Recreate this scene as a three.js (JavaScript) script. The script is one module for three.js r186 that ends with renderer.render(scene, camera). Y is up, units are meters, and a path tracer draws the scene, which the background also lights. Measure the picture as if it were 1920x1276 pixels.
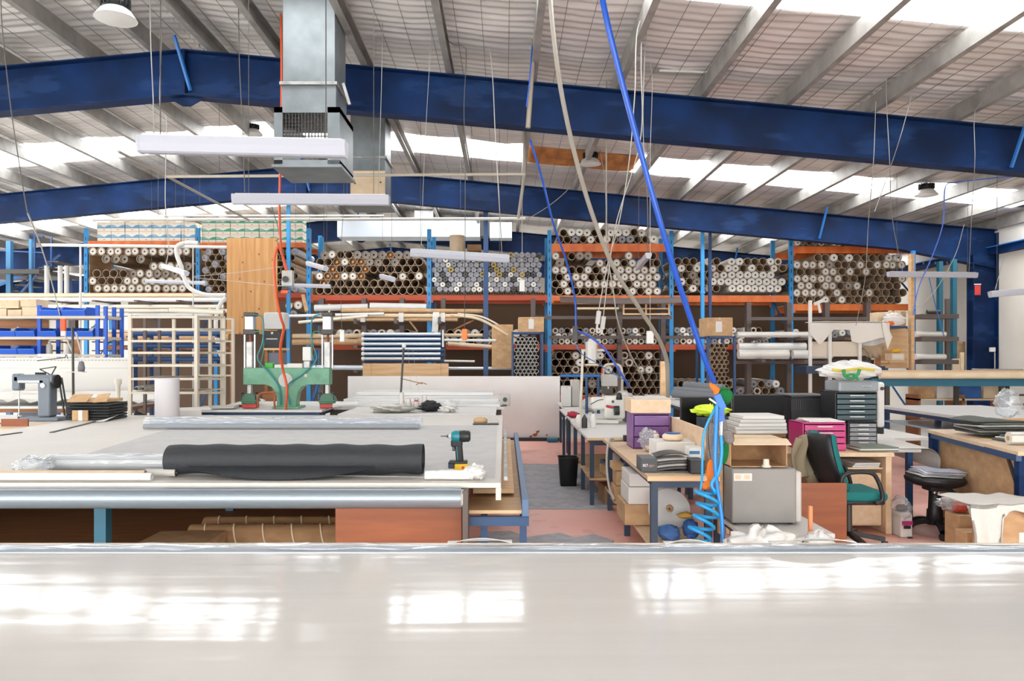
import * as THREE from 'three';
import { mergeGeometries } from 'three/addons/utils/BufferGeometryUtils.js';
import { RoundedBoxGeometry } from 'three/addons/geometries/RoundedBoxGeometry.js';
import { RectAreaLightUniformsLib } from 'three/addons/lights/RectAreaLightUniformsLib.js';
RectAreaLightUniformsLib.init();

// ---------------------------------------------------------------- camera, sky, daylight, exposure
const F = 1400, VX = 946, VY = 665, HC = 1.62;               // focal length in pixels of the 1920x1276 frame, vanishing point, eye height
const scene = new THREE.Scene();
const camera = new THREE.PerspectiveCamera(2 * Math.atan(638 / F) * 180 / Math.PI, 1920 / 1276, 0.05, 200);
camera.position.set(0, HC, 0);
camera.lookAt(0, HC, -10);
camera.setViewOffset(1920, 1276, 960 - VX, 638 - VY, 1920, 1276);
scene.add(camera);
scene.background = new THREE.Color(0.86, 0.93, 1.0);
const renderer = new THREE.WebGLRenderer({ antialias: true });
renderer.toneMapping = THREE.LinearToneMapping;
renderer.toneMappingExposure = 1.43;
renderer.shadowMap.enabled = true;
const DAY = 3.5, DOOR = 3.8, SIDE = 3.6;                                              // radiance of the roof sheets, the added doors and the added side strip
const DAYCOL = new THREE.Color(0.935, 0.972, 1.0);
// roof geometry
const RX = -4.05, WR = 10.05, WL = -18.15, SL = 0.093, APEX = 5.53;
const roofY = (x) => APEX + 0.2 - SL * Math.abs(x - RX);      // underside of the roof sheet
const ZF = 9, ZB = -28;                                       // hall ends behind and ahead of the camera
const BANDS = [[-4.9, -3.7], [6.85, 7.5], [13.2, 14.35], [18.7, 19.75], [24.4, 25.5]]; // skylight bands, metres ahead of the camera
const SKY = [];                                               // [x0, x1, d0, d1]
for (const [a, b] of BANDS) {
  SKY.push([WL + 0.5, RX - 0.25, a, b]);
  if (a === 13.2) { SKY.push([RX + 0.25, 0.43, a, b]); SKY.push([2.42, WR - 0.3, a, b]); }
  else SKY.push([RX + 0.25, WR - 0.3, a, b]);
}
for (const [x0, x1, d0, d1] of SKY) {
  const side = x1 <= RX ? 1 : -1, tilt = Math.atan(SL) * side;
  const len = (x1 - x0) / Math.cos(tilt);
  const l = new THREE.RectAreaLight(DAYCOL, DAY, len, d1 - d0);
  l.position.set((x0 + x1) / 2, roofY((x0 + x1) / 2) - 0.012, -(d0 + d1) / 2);
  l.rotation.set(-Math.PI / 2, 0, 0);
  const q = new THREE.Quaternion().setFromAxisAngle(new THREE.Vector3(0, 0, 1), tilt);
  l.quaternion.premultiply(q);
  l.name = 'skylight_daylight';
  scene.add(l);
}

// daylight from unseen roller doors added behind the camera to light front faces
const ADDED_DOORS = [[-16.5, -9.5, 0.05, 3.9], [-7.6, -0.5, 0.05, 4.3], [1.2, 8.6, 0.05, 3.9]];
for (const [x0, x1, y0, y1] of ADDED_DOORS) { const l = new THREE.RectAreaLight(DAYCOL, DOOR, x1 - x0, y1 - y0); l.position.set((x0 + x1) / 2, (y0 + y1) / 2, ZF - 0.06); l.name = 'added_door_daylight'; scene.add(l); }
// daylight from a strip added to the unseen side wall to brighten upright faces
const STRIP = [-3.5, -23, 1.3, 3.7];
{ const l = new THREE.RectAreaLight(DAYCOL, SIDE, STRIP[0] - STRIP[1], STRIP[3] - STRIP[2]); l.position.set(WL + 0.05, (STRIP[2] + STRIP[3]) / 2, (STRIP[0] + STRIP[1]) / 2); l.rotation.y = -Math.PI / 2; l.name = 'added_side_daylight'; scene.add(l); }

// ---------------------------------------------------------------- helpers
function rng(seed) { let a = seed >>> 0; return () => { a = (a + 0x6D2B79F5) | 0; let t = Math.imul(a ^ (a >>> 15), 1 | a); t = (t + Math.imul(t ^ (t >>> 7), 61 | t)) ^ t; return ((t ^ (t >>> 14)) >>> 0) / 4294967296; }; }
const R = rng(7);
const rr = (a, b) => a + (b - a) * R();
const V = (x, y, z) => new THREE.Vector3(x, y, z);
const sc = (d) => F / d;                                      // pixels per metre at depth d
const X = (px, d) => (px - VX) * d / F, Y = (py, d) => HC - (py - VY) * d / F;
const at = (px, py, d) => V(X(px, d), Y(py, d), -d);
const names = new Map();
function numbered(n) { const k = names.get(n) || 0; names.set(n, k + 1); return k ? n + '_' + String(k).padStart(3, '0') : n; }
// value noise on a wrapped grid
const NG = 64, NT = (() => { const r = rng(99), a = new Float32Array(NG * NG); for (let i = 0; i < a.length; i++) a[i] = r(); return a; })();
function vnoise(x, y, px = NG, py = NG) {
  const xi = Math.floor(x), yi = Math.floor(y), fx = x - xi, fy = y - yi, u = fx * fx * (3 - 2 * fx), v = fy * fy * (3 - 2 * fy);
  const m = (a, p) => ((a % p) + p) % p, g = (a, b) => NT[m(b, py) % NG * NG + m(a, px) % NG];
  return (g(xi, yi) * (1 - u) + g(xi + 1, yi) * u) * (1 - v) + (g(xi, yi + 1) * (1 - u) + g(xi + 1, yi + 1) * u) * v;
}
function fbm(u, v, fu, fv, oct = 4) { let s = 0, a = 0.5, t = 0; for (let i = 0; i < oct; i++) { s += a * vnoise(u * fu, v * fv, Math.max(1, fu), Math.max(1, fv)); t += a; a *= 0.5; fu *= 2; fv *= 2; } return s / t; }
function tex(n, fn, srgb, ru = 1, rv = 1) {
  const d = new Uint8Array(n * n * 4);
  for (let j = 0; j < n; j++) for (let i = 0; i < n; i++) { const c = fn(i / n, j / n); const k = (j * n + i) * 4; for (let q = 0; q < 3; q++) d[k + q] = Math.max(0, Math.min(255, (c.length ? c[q] : c) * 255)); d[k + 3] = 255; }
  const t = new THREE.DataTexture(d, n, n); t.wrapS = t.wrapT = THREE.RepeatWrapping; t.magFilter = THREE.LinearFilter; t.minFilter = THREE.LinearMipmapLinearFilter; t.generateMipmaps = true;
  if (srgb) t.colorSpace = THREE.SRGBColorSpace;
  t.repeat.set(ru, rv); t.needsUpdate = true; return t;
}
const hex = (h) => { const c = new THREE.Color(h); c.convertLinearToSRGB(); return [c.r, c.g, c.b]; };
const mix = (a, b, t) => a.map((v, i) => v + (b[i] - v) * t);
function speckle(h1, h2, fu = 8, fv = 8, n = 256, ru = 1, rv = 1, oct = 4) { const a = hex(h1), b = hex(h2); return tex(n, (u, v) => mix(a, b, Math.max(0, Math.min(1, (fbm(u, v, fu, fv, oct) - 0.25) * 2))), true, ru, rv); }
const KEEP = new Set();                                       // materials whose geometry keeps its own uv
function mat(color, rough = 0.6, o = {}) { const m = new (o.transmission !== undefined || o.clearcoat || o.sheen ? THREE.MeshPhysicalMaterial : THREE.MeshStandardMaterial)({ color, roughness: rough, ...o }); return m; }
function boxUV(g) {
  const p = g.attributes.position, n = g.attributes.normal, uv = new Float32Array(p.count * 2);
  for (let i = 0; i < p.count; i++) {
    const ax = Math.abs(n.getX(i)), ay = Math.abs(n.getY(i)), az = Math.abs(n.getZ(i));
    if (ay >= ax && ay >= az) { uv[2 * i] = p.getX(i); uv[2 * i + 1] = p.getZ(i); }
    else if (ax >= az) { uv[2 * i] = p.getZ(i); uv[2 * i + 1] = p.getY(i); }
    else { uv[2 * i] = p.getX(i); uv[2 * i + 1] = p.getY(i); }
  }
  g.setAttribute('uv', new THREE.BufferAttribute(uv, 2));
}
function prep(g) { let q = g.index ? g.toNonIndexed() : g.clone(); for (const k of Object.keys(q.attributes)) if (!['position', 'normal', 'uv', 'color'].includes(k)) q.deleteAttribute(k); q.morphAttributes = {}; q.groups.length && q.clearGroups(); if (!q.attributes.normal) q.computeVertexNormals(); if (!q.attributes.uv) q.setAttribute('uv', new THREE.BufferAttribute(new Float32Array(q.attributes.position.count * 2), 2)); return q; }
function fuse(gs) { gs = (Array.isArray(gs) ? gs.flat(9) : [gs]).map(prep); if (gs.some((g) => g.attributes.color) && gs.some((g) => !g.attributes.color)) gs.forEach((g) => g.deleteAttribute('color')); return gs.length > 1 ? mergeGeometries(gs) : gs[0]; }
function meshOf(name, gs, m, off) {
  const g = fuse(gs); if (!KEEP.has(m) && (m.map || m.bumpMap || m.roughnessMap)) boxUV(g);
  if (off) g.translate(-off.x, -off.y, -off.z);
  const o = new THREE.Mesh(g, m); o.name = name; o.castShadow = o.receiveShadow = true; return o;
}
const flat = (gs) => (Array.isArray(gs) ? gs.flat(9) : [gs]);
function baseOf(parts) { const b = new THREE.Box3(), t = new THREE.Box3(); const walk = (ps) => { for (const p of ps) { for (const g of flat(p[1])) { g.computeBoundingBox(); b.union(t.copy(g.boundingBox)); } if (p[3]) walk(p[3]); } }; walk(parts); return V((b.min.x + b.max.x) / 2, b.min.y, (b.min.z + b.max.z) / 2); }
// a thing from parts given in world coordinates: [name, geometries, material, sub-parts, label]
function thing(name, label, category, parts, group, kind) {
  const base = baseOf(parts);
  let o;
  if (parts.length === 1 && !parts[0][3]) o = meshOf('', parts[0][1], parts[0][2], base);
  else {
    o = new THREE.Group();
    for (const [n, g, m, subs, lab] of parts) { const c = meshOf(n, g, m, base); if (lab) c.userData.label = lab; o.add(c); if (subs) for (const [n2, g2, m2, , lab2] of subs) { const s = meshOf(n2, g2, m2, base); if (lab2) s.userData.label = lab2; c.add(s); } }
  }
  o.name = numbered(name); o.position.copy(base); scene.add(o);
  o.userData = kind === 'structure' ? { kind, label } : { label, category }; if (group) o.userData.group = group; if (kind && kind !== 'structure') o.userData.kind = kind;
  return o;
}
const struct = (name, label, parts) => thing(name, label, '', parts, null, 'structure');
function dup(o, p, label, ry, group) { const c = o.clone(); c.name = numbered(o.name.replace(/_\d\d\d$/, '')); c.position.copy(p); if (ry !== undefined) c.rotation.y = ry; c.userData = { ...o.userData }; if (label) c.userData.label = label; if (group) c.userData.group = group; scene.add(c); return c; }
// geometry makers (world coordinates)
function box(w, h, d, x = 0, y = 0, z = 0, ry = 0, rx = 0, rz = 0) { const g = new THREE.BoxGeometry(w, h, d); if (rx) g.rotateX(rx); if (rz) g.rotateZ(rz); if (ry) g.rotateY(ry); g.translate(x, y, z); return g; }
function rbox(w, h, d, r, x = 0, y = 0, z = 0, ry = 0, rx = 0, rz = 0) { const g = new RoundedBoxGeometry(w, h, d, 2, Math.min(r, w / 2.01, h / 2.01, d / 2.01)); if (rx) g.rotateX(rx); if (rz) g.rotateZ(rz); if (ry) g.rotateY(ry); g.translate(x, y, z); return g; }
const b2 = (x0, x1, y0, y1, z0, z1) => box(Math.abs(x1 - x0), Math.abs(y1 - y0), Math.abs(z1 - z0), (x0 + x1) / 2, (y0 + y1) / 2, (z0 + z1) / 2);
const r2 = (x0, x1, y0, y1, z0, z1, r = 0.01) => rbox(Math.abs(x1 - x0), Math.abs(y1 - y0), Math.abs(z1 - z0), r, (x0 + x1) / 2, (y0 + y1) / 2, (z0 + z1) / 2);
// box whose front face covers the pixels x0..x1, y0..y1 at depth d, t metres thick behind it
const pb = (x0, y0, x1, y1, d, t, r) => (r ? r2 : b2)(X(x0, d), X(x1, d), Y(y1, d), Y(y0, d), -d, -d - t, r);
function bar(a, b, w, h = w) { const d = b.clone().sub(a), l = d.length(); const g = new THREE.BoxGeometry(w, h, l); g.lookAt(d.normalize()); g.translate((a.x + b.x) / 2, (a.y + b.y) / 2, (a.z + b.z) / 2); return g; }
function rod(a, b, r, seg = 8, r1 = r) { const d = b.clone().sub(a), l = d.length(); const g = new THREE.CylinderGeometry(r1, r, l, seg); g.applyQuaternion(new THREE.Quaternion().setFromUnitVectors(V(0, 1, 0), d.normalize())); g.translate((a.x + b.x) / 2, (a.y + b.y) / 2, (a.z + b.z) / 2); return g; }
function tube(pts, r, seg = 24, rad = 6, closed = false) { return new THREE.TubeGeometry(new THREE.CatmullRomCurve3(pts, closed, 'centripetal'), seg, r, rad, closed); }
const ptube = (pts, r, seg = 24, rad = 6) => tube(pts.map((p) => at(...p)), r, seg, rad);
function lathe(prof, seg, x, y, z, rx = 0, ry = 0, rz = 0) { const g = new THREE.LatheGeometry(prof.map((p) => new THREE.Vector2(p[0], p[1])), seg); if (rx) g.rotateX(rx); if (ry) g.rotateY(ry); if (rz) g.rotateZ(rz); g.translate(x, y, z); return g; }
function sphere(r, x, y, z, sx = 1, sy = 1, sz = 1, seg = 14) { const g = new THREE.SphereGeometry(r, seg, Math.round(seg * 0.7)); g.scale(sx, sy, sz); g.translate(x, y, z); return g; }
function prism(pts, depth, bevel = 0) { const s = new THREE.Shape(pts.map((p) => new THREE.Vector2(p[0], p[1]))); return new THREE.ExtrudeGeometry(s, { depth, bevelEnabled: bevel > 0, bevelSize: bevel, bevelThickness: bevel, bevelSegments: 1, curveSegments: 6 }); }
function polySlab(pts, y, t) { const g = prism(pts.map(([x, z]) => [x, -z]), t); g.rotateX(-Math.PI / 2); g.translate(0, y, 0); return g; } // pts in x,z ; slab from y to y+t
// soft sheet: fn(u, v) -> Vector3, given real thickness by a second skin
function sheet(fn, nu, nv, t = 0.004) {
  const pos = [], idx = [], N = (nu + 1) * (nv + 1), P = [], e = 1e-3;
  for (let j = 0; j <= nv; j++) for (let i = 0; i <= nu; i++) P.push(fn(i / nu, j / nv));
  const nrm = P.map((_, k) => { const i = k % (nu + 1), j = (k / (nu + 1)) | 0; const a = P[j * (nu + 1) + Math.min(nu, i + 1)], b = P[j * (nu + 1) + Math.max(0, i - 1)], c = P[Math.min(nv, j + 1) * (nu + 1) + i], d = P[Math.max(0, j - 1) * (nu + 1) + i]; return a.clone().sub(b).cross(c.clone().sub(d)).normalize(); });
  for (const s of [0.5, -0.5]) P.forEach((p, k) => pos.push(p.x + nrm[k].x * t * s, p.y + nrm[k].y * t * s, p.z + nrm[k].z * t * s));
  const q = (a, b, c, d) => idx.push(a, b, c, a, c, d);
  for (let j = 0; j < nv; j++) for (let i = 0; i < nu; i++) { const a = j * (nu + 1) + i, b = a + 1, c = b + nu + 1, d = a + nu + 1; q(a, b, c, d); q(N + d, N + c, N + b, N + a); }
  for (let i = 0; i < nu; i++) { q(i + 1, i, N + i, N + i + 1); const a = nv * (nu + 1) + i; q(a, a + 1, N + a + 1, N + a); }
  for (let j = 0; j < nv; j++) { const a = j * (nu + 1), b = a + nu + 1; q(a, b, N + b, N + a); const c = a + nu, d = b + nu; q(d, c, N + c, N + d); }
  const g = new THREE.BufferGeometry(); g.setAttribute('position', new THREE.Float32BufferAttribute(pos, 3)); g.setIndex(idx); g.computeVertexNormals(); return g;
}
// crumpled closed lump filling a box
function lump(x, y, z, sx, sy, sz, seed = 1, rough = 0.35, seg = 26, fq = 3) {
  const g = new THREE.SphereGeometry(1, seg, Math.round(seg * 0.7)), p = g.attributes.position;
  for (let i = 0; i < p.count; i++) {
    const a = V(p.getX(i), p.getY(i), p.getZ(i)); const th = Math.atan2(a.z, a.x) / (2 * Math.PI) + 0.5;
    const n = Math.abs(vnoise(th * fq * 4 + seed * 7, (a.y + 1) * fq + seed * 3, fq * 4) - 0.5) * 2 + 0.5 * vnoise(th * fq * 8 + seed, (a.y + 1) * fq * 2.3, fq * 8);
    const k = 1 - rough + rough * n * 1.3; a.multiplyScalar(k);
    p.setXYZ(i, x + a.x * sx, Math.max(y, y + sy / 2 + a.y * sy / 2), z + a.z * sz);
  }
  g.computeVertexNormals(); return g;
}
function canvasTex(w, h, draw) { const c = document.createElement('canvas'); c.width = w; c.height = h; draw(c.getContext('2d'), w, h); const t = new THREE.CanvasTexture(c); t.colorSpace = THREE.SRGBColorSpace; return t; }

// ---------------------------------------------------------------- materials
const grain = (h1, h2, n = 256) => { const a = hex(h1), b = hex(h2); return tex(n, (u, v) => mix(a, b, Math.max(0, Math.min(1, fbm(u, v, 3, 30, 4) * 1.5 - 0.3 + 0.15 * Math.sin(v * 60 + 5 * fbm(u, v, 2, 2, 2))))), true); };
const M = {};
M.navy = mat('#ffffff', 0.55, { map: tex(512, (u, v) => { const b = mix(hex('#0a1b38'), hex('#102e5c'), Math.max(0, Math.min(1, fbm(u, v, 6, 3, 4) * 2 - 0.5))), w = fbm(u + 0.37, v + 0.2, 5, 7, 5); return w > 0.6 ? mix(b, hex('#3a5482'), Math.min(0.3, (w - 0.6) * 3)) : b; }, true, 0.3, 0.7), clearcoat: 0.001, specularIntensity: 0.3 });
M.navyDark = mat('#1c3f6b', 0.45);
M.steelBlue = mat('#2a6db4', 0.45);
M.postBlue = mat('#2f8fce', 0.45);
M.darkBlue = mat('#23466e', 0.45);
M.benchBlue = mat('#26394f', 0.45);
M.teal = mat('#1d5a6e', 0.45);
M.rollerSteel = mat('#8d979e', 0.34, { metalness: 0.55 });
M.railBlue = mat('#56708f', 0.45);
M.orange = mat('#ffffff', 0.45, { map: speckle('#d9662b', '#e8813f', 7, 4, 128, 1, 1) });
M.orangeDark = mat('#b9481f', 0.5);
M.galv = mat('#ffffff', 0.42, { map: speckle('#8d8b88', '#b3b1ad', 8, 8, 256, 1.5, 1.5), metalness: 0.55 });
M.purlin = mat('#ffffff', 0.5, { map: speckle('#8f8b86', '#aaa6a0', 6, 6, 128, 1, 1), metalness: 0.35 });
M.duct = mat('#ffffff', 0.45, { map: speckle('#6f7577', '#878d90', 5, 5, 256, 0.8, 0.8), metalness: 0.45 });
M.chrome = mat('#c9ccd0', 0.22, { metalness: 1 });
M.alu = mat('#c2c8cf', 0.35, { metalness: 0.75 });
M.iron = mat('#4a4642', 0.5, { metalness: 0.4 });
M.brownSteel = mat('#5d504b', 0.55);
M.white = mat('#d8d5d0', 0.45);
M.whiteGloss = mat('#dcdbd9', 0.25);
M.cream = mat('#d8cfbf', 0.5);
M.creamFrame = mat('#cec2b0', 0.5);
M.plasticGrey = mat('#b9b5ae', 0.5);
M.black = mat('#1b1b1d', 0.45);
M.blackGloss = mat('#121214', 0.28);
M.rubber = mat('#232325', 0.7);
M.batten = mat('#b6b6bf', 0.35);
M.kraft = mat('#ffffff', 0.85, { map: speckle('#b58f68', '#c9a57c', 5, 9, 256, 2, 2) });
M.kraftDark = mat('#ffffff', 0.85, { map: speckle('#8f6b48', '#a57e57', 5, 9, 256, 2, 2) });
M.tan = mat('#ffffff', 0.8, { map: speckle('#d3b998', '#e0c9a9', 4, 6, 128, 2, 2) });
M.wood = mat('#ffffff', 0.55, { map: grain('#c99f72', '#dcb88d'), });
M.woodDark = mat('#ffffff', 0.6, { map: grain('#8a5a36', '#a36e44') });
M.laminate = mat('#ffffff', 0.4, { map: speckle('#d5b48f', '#dfc3a2', 12, 12, 128, 2, 2) });
M.redPanel = mat('#ffffff', 0.38, { map: grain('#84431d', '#985224') });
M.rust = mat('#9c4f2a', 0.6);
M.paper = mat('#d9d5cf', 0.8);
M.paperGrey = mat('#c9c7c4', 0.8);
M.fabricWhite = mat('#d6d1c9', 0.9, { bumpMap: tex(128, (u, v) => fbm(u, v, 24, 24, 3), false, 3, 3), bumpScale: 0.004 });
M.blackCloth = mat('#26282c', 0.62, { bumpMap: tex(128, (u, v) => 0.5 + 0.25 * Math.sin(u * 2 * Math.PI * 16) + 0.25 * Math.sin(v * 2 * Math.PI * 16), false, 10, 10), bumpScale: 0.001 });
M.film = mat('#f4f6f8', 0.12, { transmission: 0.82, thickness: 0, ior: 1.45 });
M.milk = mat('#f4f2ee', 0.35, { transmission: 0.35, thickness: 0 });
M.clear = mat('#f6f8fa', 0.06, { transmission: 1, thickness: 0 });
M.smoke = mat('#52707a', 0.15, { transmission: 0.55, thickness: 0 });
M.blueHose = mat('#164fb4', 0.35);
M.skyHose = mat('#1f95cf', 0.32);
M.orangeHose = mat('#d2532a', 0.45);
M.greyHose = mat('#938b7f', 0.5);
M.cable = mat('#b3aea6', 0.55);
M.cableDark = mat('#57544f', 0.6);
M.bin = mat('#1f58c2', 0.35);
M.green = mat('#ffffff', 0.4, { map: speckle('#4f8466', '#5f9676', 6, 6, 128, 2, 2) });
M.greenDark = mat('#3b6b50', 0.45);
M.red = mat('#b8332a', 0.4);
// ---------------------------------------------------------------- hall: floor, walls, roof
M.floor = mat('#ffffff', 0.5, { map: tex(512, (u, v) => { const n = fbm(u, v, 5, 5, 5), s = fbm(u + 0.3, v, 22, 22, 3); return mix(mix(hex('#efae9f'), hex('#f5c3b5'), n), hex('#dfa091'), s > 0.66 ? 0.5 : 0); }, true, 0.33, 0.33), roughnessMap: tex(128, (u, v) => 0.6 + 0.5 * fbm(u, v, 6, 6, 3), false, 0.5, 0.5) });
M.concrete = mat('#ffffff', 0.6, { map: speckle('#cbc7c1', '#d6d2cc', 6, 6, 256, 0.4, 0.4) });  // grey invented for the unseen floor to keep bounced light neutral
M.wall = mat('#ffffff', 0.8, { map: speckle('#e2d8cb', '#eae2d6', 4, 4, 128, 0.4, 0.4) });
M.foil = mat('#ffffff', 0.38, { map: speckle('#d8d2ce', '#ece7e3', 3, 12, 256, 0.5, 0.5), metalness: 0.3 });
M.skylight = mat('#f6f6f4', 0.6, { emissive: DAYCOL, emissiveIntensity: DAY });
M.windowGlow = mat('#f6f6f4', 0.6, { emissive: new THREE.Color(0.95, 0.98, 1), emissiveIntensity: 2.2 });
M.rust2 = mat('#ffffff', 0.7, { map: speckle('#a3683a', '#c98a4c', 9, 4, 128, 0.8, 0.8) });
struct('floor', 'pink painted aisle floor with invented grey concrete around it', [['slab', [b2(WL, -1.2, -0.2, 0, ZF, ZB), b2(-1.2, 6.5, -0.2, 0, -14.6, ZB), b2(-1.2, 6.5, -0.2, 0, ZF, -1.8), b2(6.5, WR, -0.2, 0, ZF, ZB)], M.concrete], ['painted_walkway', b2(-1.2, 6.5, -0.2, 0, -1.8, -14.6), M.floor]]);
// worn grey carpet runners in the aisle
M.mat = mat('#ffffff', 0.95, { map: speckle('#a09ea3', '#b4b2b5', 14, 14, 256, 1, 1) });
thing('floor_mat', 'grey carpet runner lying flat across the pink aisle beside the black bin', 'floor mat', [['mat', polySlab([[0.05, -7.85], [1.15, -7.8], [1.1, -11.0], [0.1, -11.1]], 0.001, 0.008), M.mat]]);
thing('floor_mat', 'ragged grey carpet piece on the aisle floor behind the glossy white table', 'floor mat', [['mat', polySlab([[-0.3, -5.9], [0.75, -5.9], [0.95, -6.5], [0.8, -6.72], [0.62, -6.6], [0.5, -6.78], [0.2, -6.62], [0.05, -6.85], [-0.2, -6.8]], 0.001, 0.008), M.mat]]);
// walls with thickness; gable roof
const wallTop = (x) => roofY(x) + 0.1;
struct('wall_right', 'cream painted concrete side wall', [
  ['panel', [b2(WR, WR + 0.2, 0, wallTop(WR), ZF, ZB)], M.wall], ...[-21, -18.4, -15.9, -13.2, -10.4, -7.6].map((z) => ['joint_cover', b2(WR - 0.012, WR, 0, wallTop(WR) - 0.3, z - 0.02, z + 0.02), M.cream])]);
struct('wall_left', 'cream painted side wall of the hall', [['panel', b2(WL - 0.2, WL, 0, wallTop(WL), ZF, ZB), M.wall]]);
const gable = (z0, t) => { const g = prism([[WL, 0], [WR, 0], [WR, wallTop(WR)], [RX, wallTop(RX)], [WL, wallTop(WL)]], t); g.translate(0, 0, z0); return g; };
struct('wall_back', 'cream far gable wall of the hall', [['panel', gable(ZB - 0.2, 0.2), M.wall]]);
struct('wall_front', 'cream gable wall behind the camera', [['panel', gable(ZF, 0.2), M.wall]]);
struct('window_1', 'long bright window strip in the far wall behind the steel platform', [['frame', [b2(-18, -13.2, 3.75, 3.82, ZB + 0.005, ZB + 0.06), b2(-18, -13.2, 4.62, 4.69, ZB + 0.005, ZB + 0.06)], M.alu], ['pane', b2(-18, -13.2, 3.82, 4.62, ZB + 0.005, ZB + 0.03), M.windowGlow]]);
M.addedDoorGlow = mat('#f6f6f4', 0.6, { emissive: DAYCOL, emissiveIntensity: DOOR });  // glow of the doors added behind the camera
ADDED_DOORS.forEach(([x0, x1, y0, y1], i) => struct('added_door_' + (i + 1), 'unseen open roller door added behind the camera for its daylight', [['opening', b2(x0, x1, y0, y1, ZF - 0.005, ZF - 0.03), M.addedDoorGlow], ['jamb', b2(x0 - 0.1, x0, 0, y1 + 0.1, ZF - 0.005, ZF - 0.08), M.galv], ['jamb', b2(x1, x1 + 0.1, 0, y1 + 0.1, ZF - 0.005, ZF - 0.08), M.galv], ['drum', rod(V(x0, y1 + 0.2, ZF - 0.22), V(x1, y1 + 0.2, ZF - 0.22), 0.18, 16), M.galv]]));
M.addedSideGlow = mat('#f6f6f4', 0.6, { emissive: DAYCOL, emissiveIntensity: SIDE });  // glow of the side strip added out of view
struct('window_20', 'long glowing strip added to the unseen side wall', [['pane', b2(WL + 0.005, WL + 0.03, STRIP[2], STRIP[3], STRIP[0], STRIP[1]), M.addedSideGlow], ['frame', b2(WL + 0.005, WL + 0.04, STRIP[2] - 0.08, STRIP[2], STRIP[0], STRIP[1]), M.alu], ['frame', b2(WL + 0.005, WL + 0.04, STRIP[3], STRIP[3] + 0.08, STRIP[0], STRIP[1]), M.alu]]);
// roof: outer sheet, foil insulation, skylights
const edges = []; let prev = -ZF; for (const [a, b] of BANDS) { edges.push([prev, a]); prev = b; } edges.push([prev, -ZB]);
function slopeBox(x0, x1, d0, d1, up, t) { const th = -SL * (x1 <= RX + 0.01 ? -1 : 1), xm = (x0 + x1) / 2; return box((x1 - x0) / Math.cos(Math.atan(th)), t, d1 - d0, xm, roofY(xm) + up + t / 2, -(d0 + d1) / 2, 0, 0, Math.atan(th)); }
const roofParts = [['roof_sheet', [slopeBox(WL - 0.3, RX, -ZF - 0.3, -ZB + 0.3, 0.06, 0.06), slopeBox(RX, WR + 0.3, -ZF - 0.3, -ZB + 0.3, 0.06, 0.06)], M.galv]];
const PUR = [0.06, -0.1].map((k) => RX + k - (k > 0 ? -0.25 : 0.25)); for (let i = 1; i < 14; i++) { if (RX + i * 1.07 < WR) PUR.push(RX + 0.1 + i * 1.07); if (RX - i * 1.07 > WL) PUR.push(RX - 0.1 - i * 1.07); }
const nearPur = (x) => { let d = 9; for (const p of PUR) d = Math.min(d, Math.abs(x - p)); return d; };
function foil(x0, x1, d0, d1, s) {
  const nx = Math.max(8, Math.round((x1 - x0) / 0.27)), nz = Math.max(6, Math.round((d1 - d0) / 0.032));
  const pos = [], idx = [];
  for (let j = 0; j <= nz; j++) for (let i = 0; i <= nx; i++) {
    const x = x0 + (x1 - x0) * i / nx; let d = d0 + (d1 - d0) * j / nz;
    const e = Math.min(1, Math.min(d - d0, d1 - d) / 0.12), k = Math.min(1, nearPur(x) / 0.3);
    const ph = d * 42 + 3.2 * vnoise(x * 1.1 + s, d * 0.7) + 1.2 * vnoise(x * 4, d * 3);
    let y = roofY(x) + 0.01 - k * (0.012 + 0.02 * vnoise(x * 2.3 + s * 5, d * 2.7)) + (0.006 + 0.014 * vnoise(x * 3 + 9, d * 1.3)) * Math.sin(ph) * (0.35 + 0.65 * k);
    const seam = Math.abs(((d + 40.3) % 1.25) - 0.625); if (seam < 0.04) y -= 0.012;
    if (j === 0 || j === nz) d += (vnoise(x * 3.1 + s, 4.4 + j) - 0.5) * 0.16 + (vnoise(x * 9 + s, 2.4) - 0.5) * 0.06;
    pos.push(x, y + (1 - e) * 0.02, -d);
  }
  for (let j = 0; j < nz; j++) for (let i = 0; i < nx; i++) { const a = j * (nx + 1) + i, b = a + 1, c = b + nx + 1, e = a + nx + 1; idx.push(a, b, c, a, c, e); }
  const g = new THREE.BufferGeometry(); g.setAttribute('position', new THREE.Float32BufferAttribute(pos, 3)); g.setIndex(idx); g.computeVertexNormals(); return g;
}
edges.forEach(([a, b], i) => { if (b < -1) { roofParts.push(['foil_lining', [slopeBox(WL, RX, a, b, 0.01, 0.01), slopeBox(RX, WR, a, b, 0.01, 0.01)], M.foil]); return; } roofParts.push(['foil_lining', foil(WL, RX, a, b, i), M.foil]); roofParts.push(['foil_lining', foil(RX, WR, a, b, i + 20), M.foil]); });
roofParts.push(['insulation_patch', foil(0.43, 2.42, 13.2, 14.35, 44), M.rust2, null, 'brown aged insulation patch in the skylight row']);
const mesh = []; for (let x = WL + 0.2; x < WR; x += 0.3) mesh.push(b2(x - 0.0022, x + 0.0022, roofY(x) - 0.045, roofY(x) - 0.0405, 2, -21));
struct('ceiling', 'silver foil lined gable roof with wire mesh', [...roofParts, ['wire_mesh', mesh, M.cableDark]]).children.forEach((c) => { if (c.name === 'wire_mesh') c.userData.kind = 'stuff'; });
SKY.forEach(([x0, x1, a, b], i) => struct('window_' + (i + 2), 'bright translucent skylight strip in the roof', [['pane', slopeBox(x0, x1, a, b, 0.0, 0.02), M.skylight]]));
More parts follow.
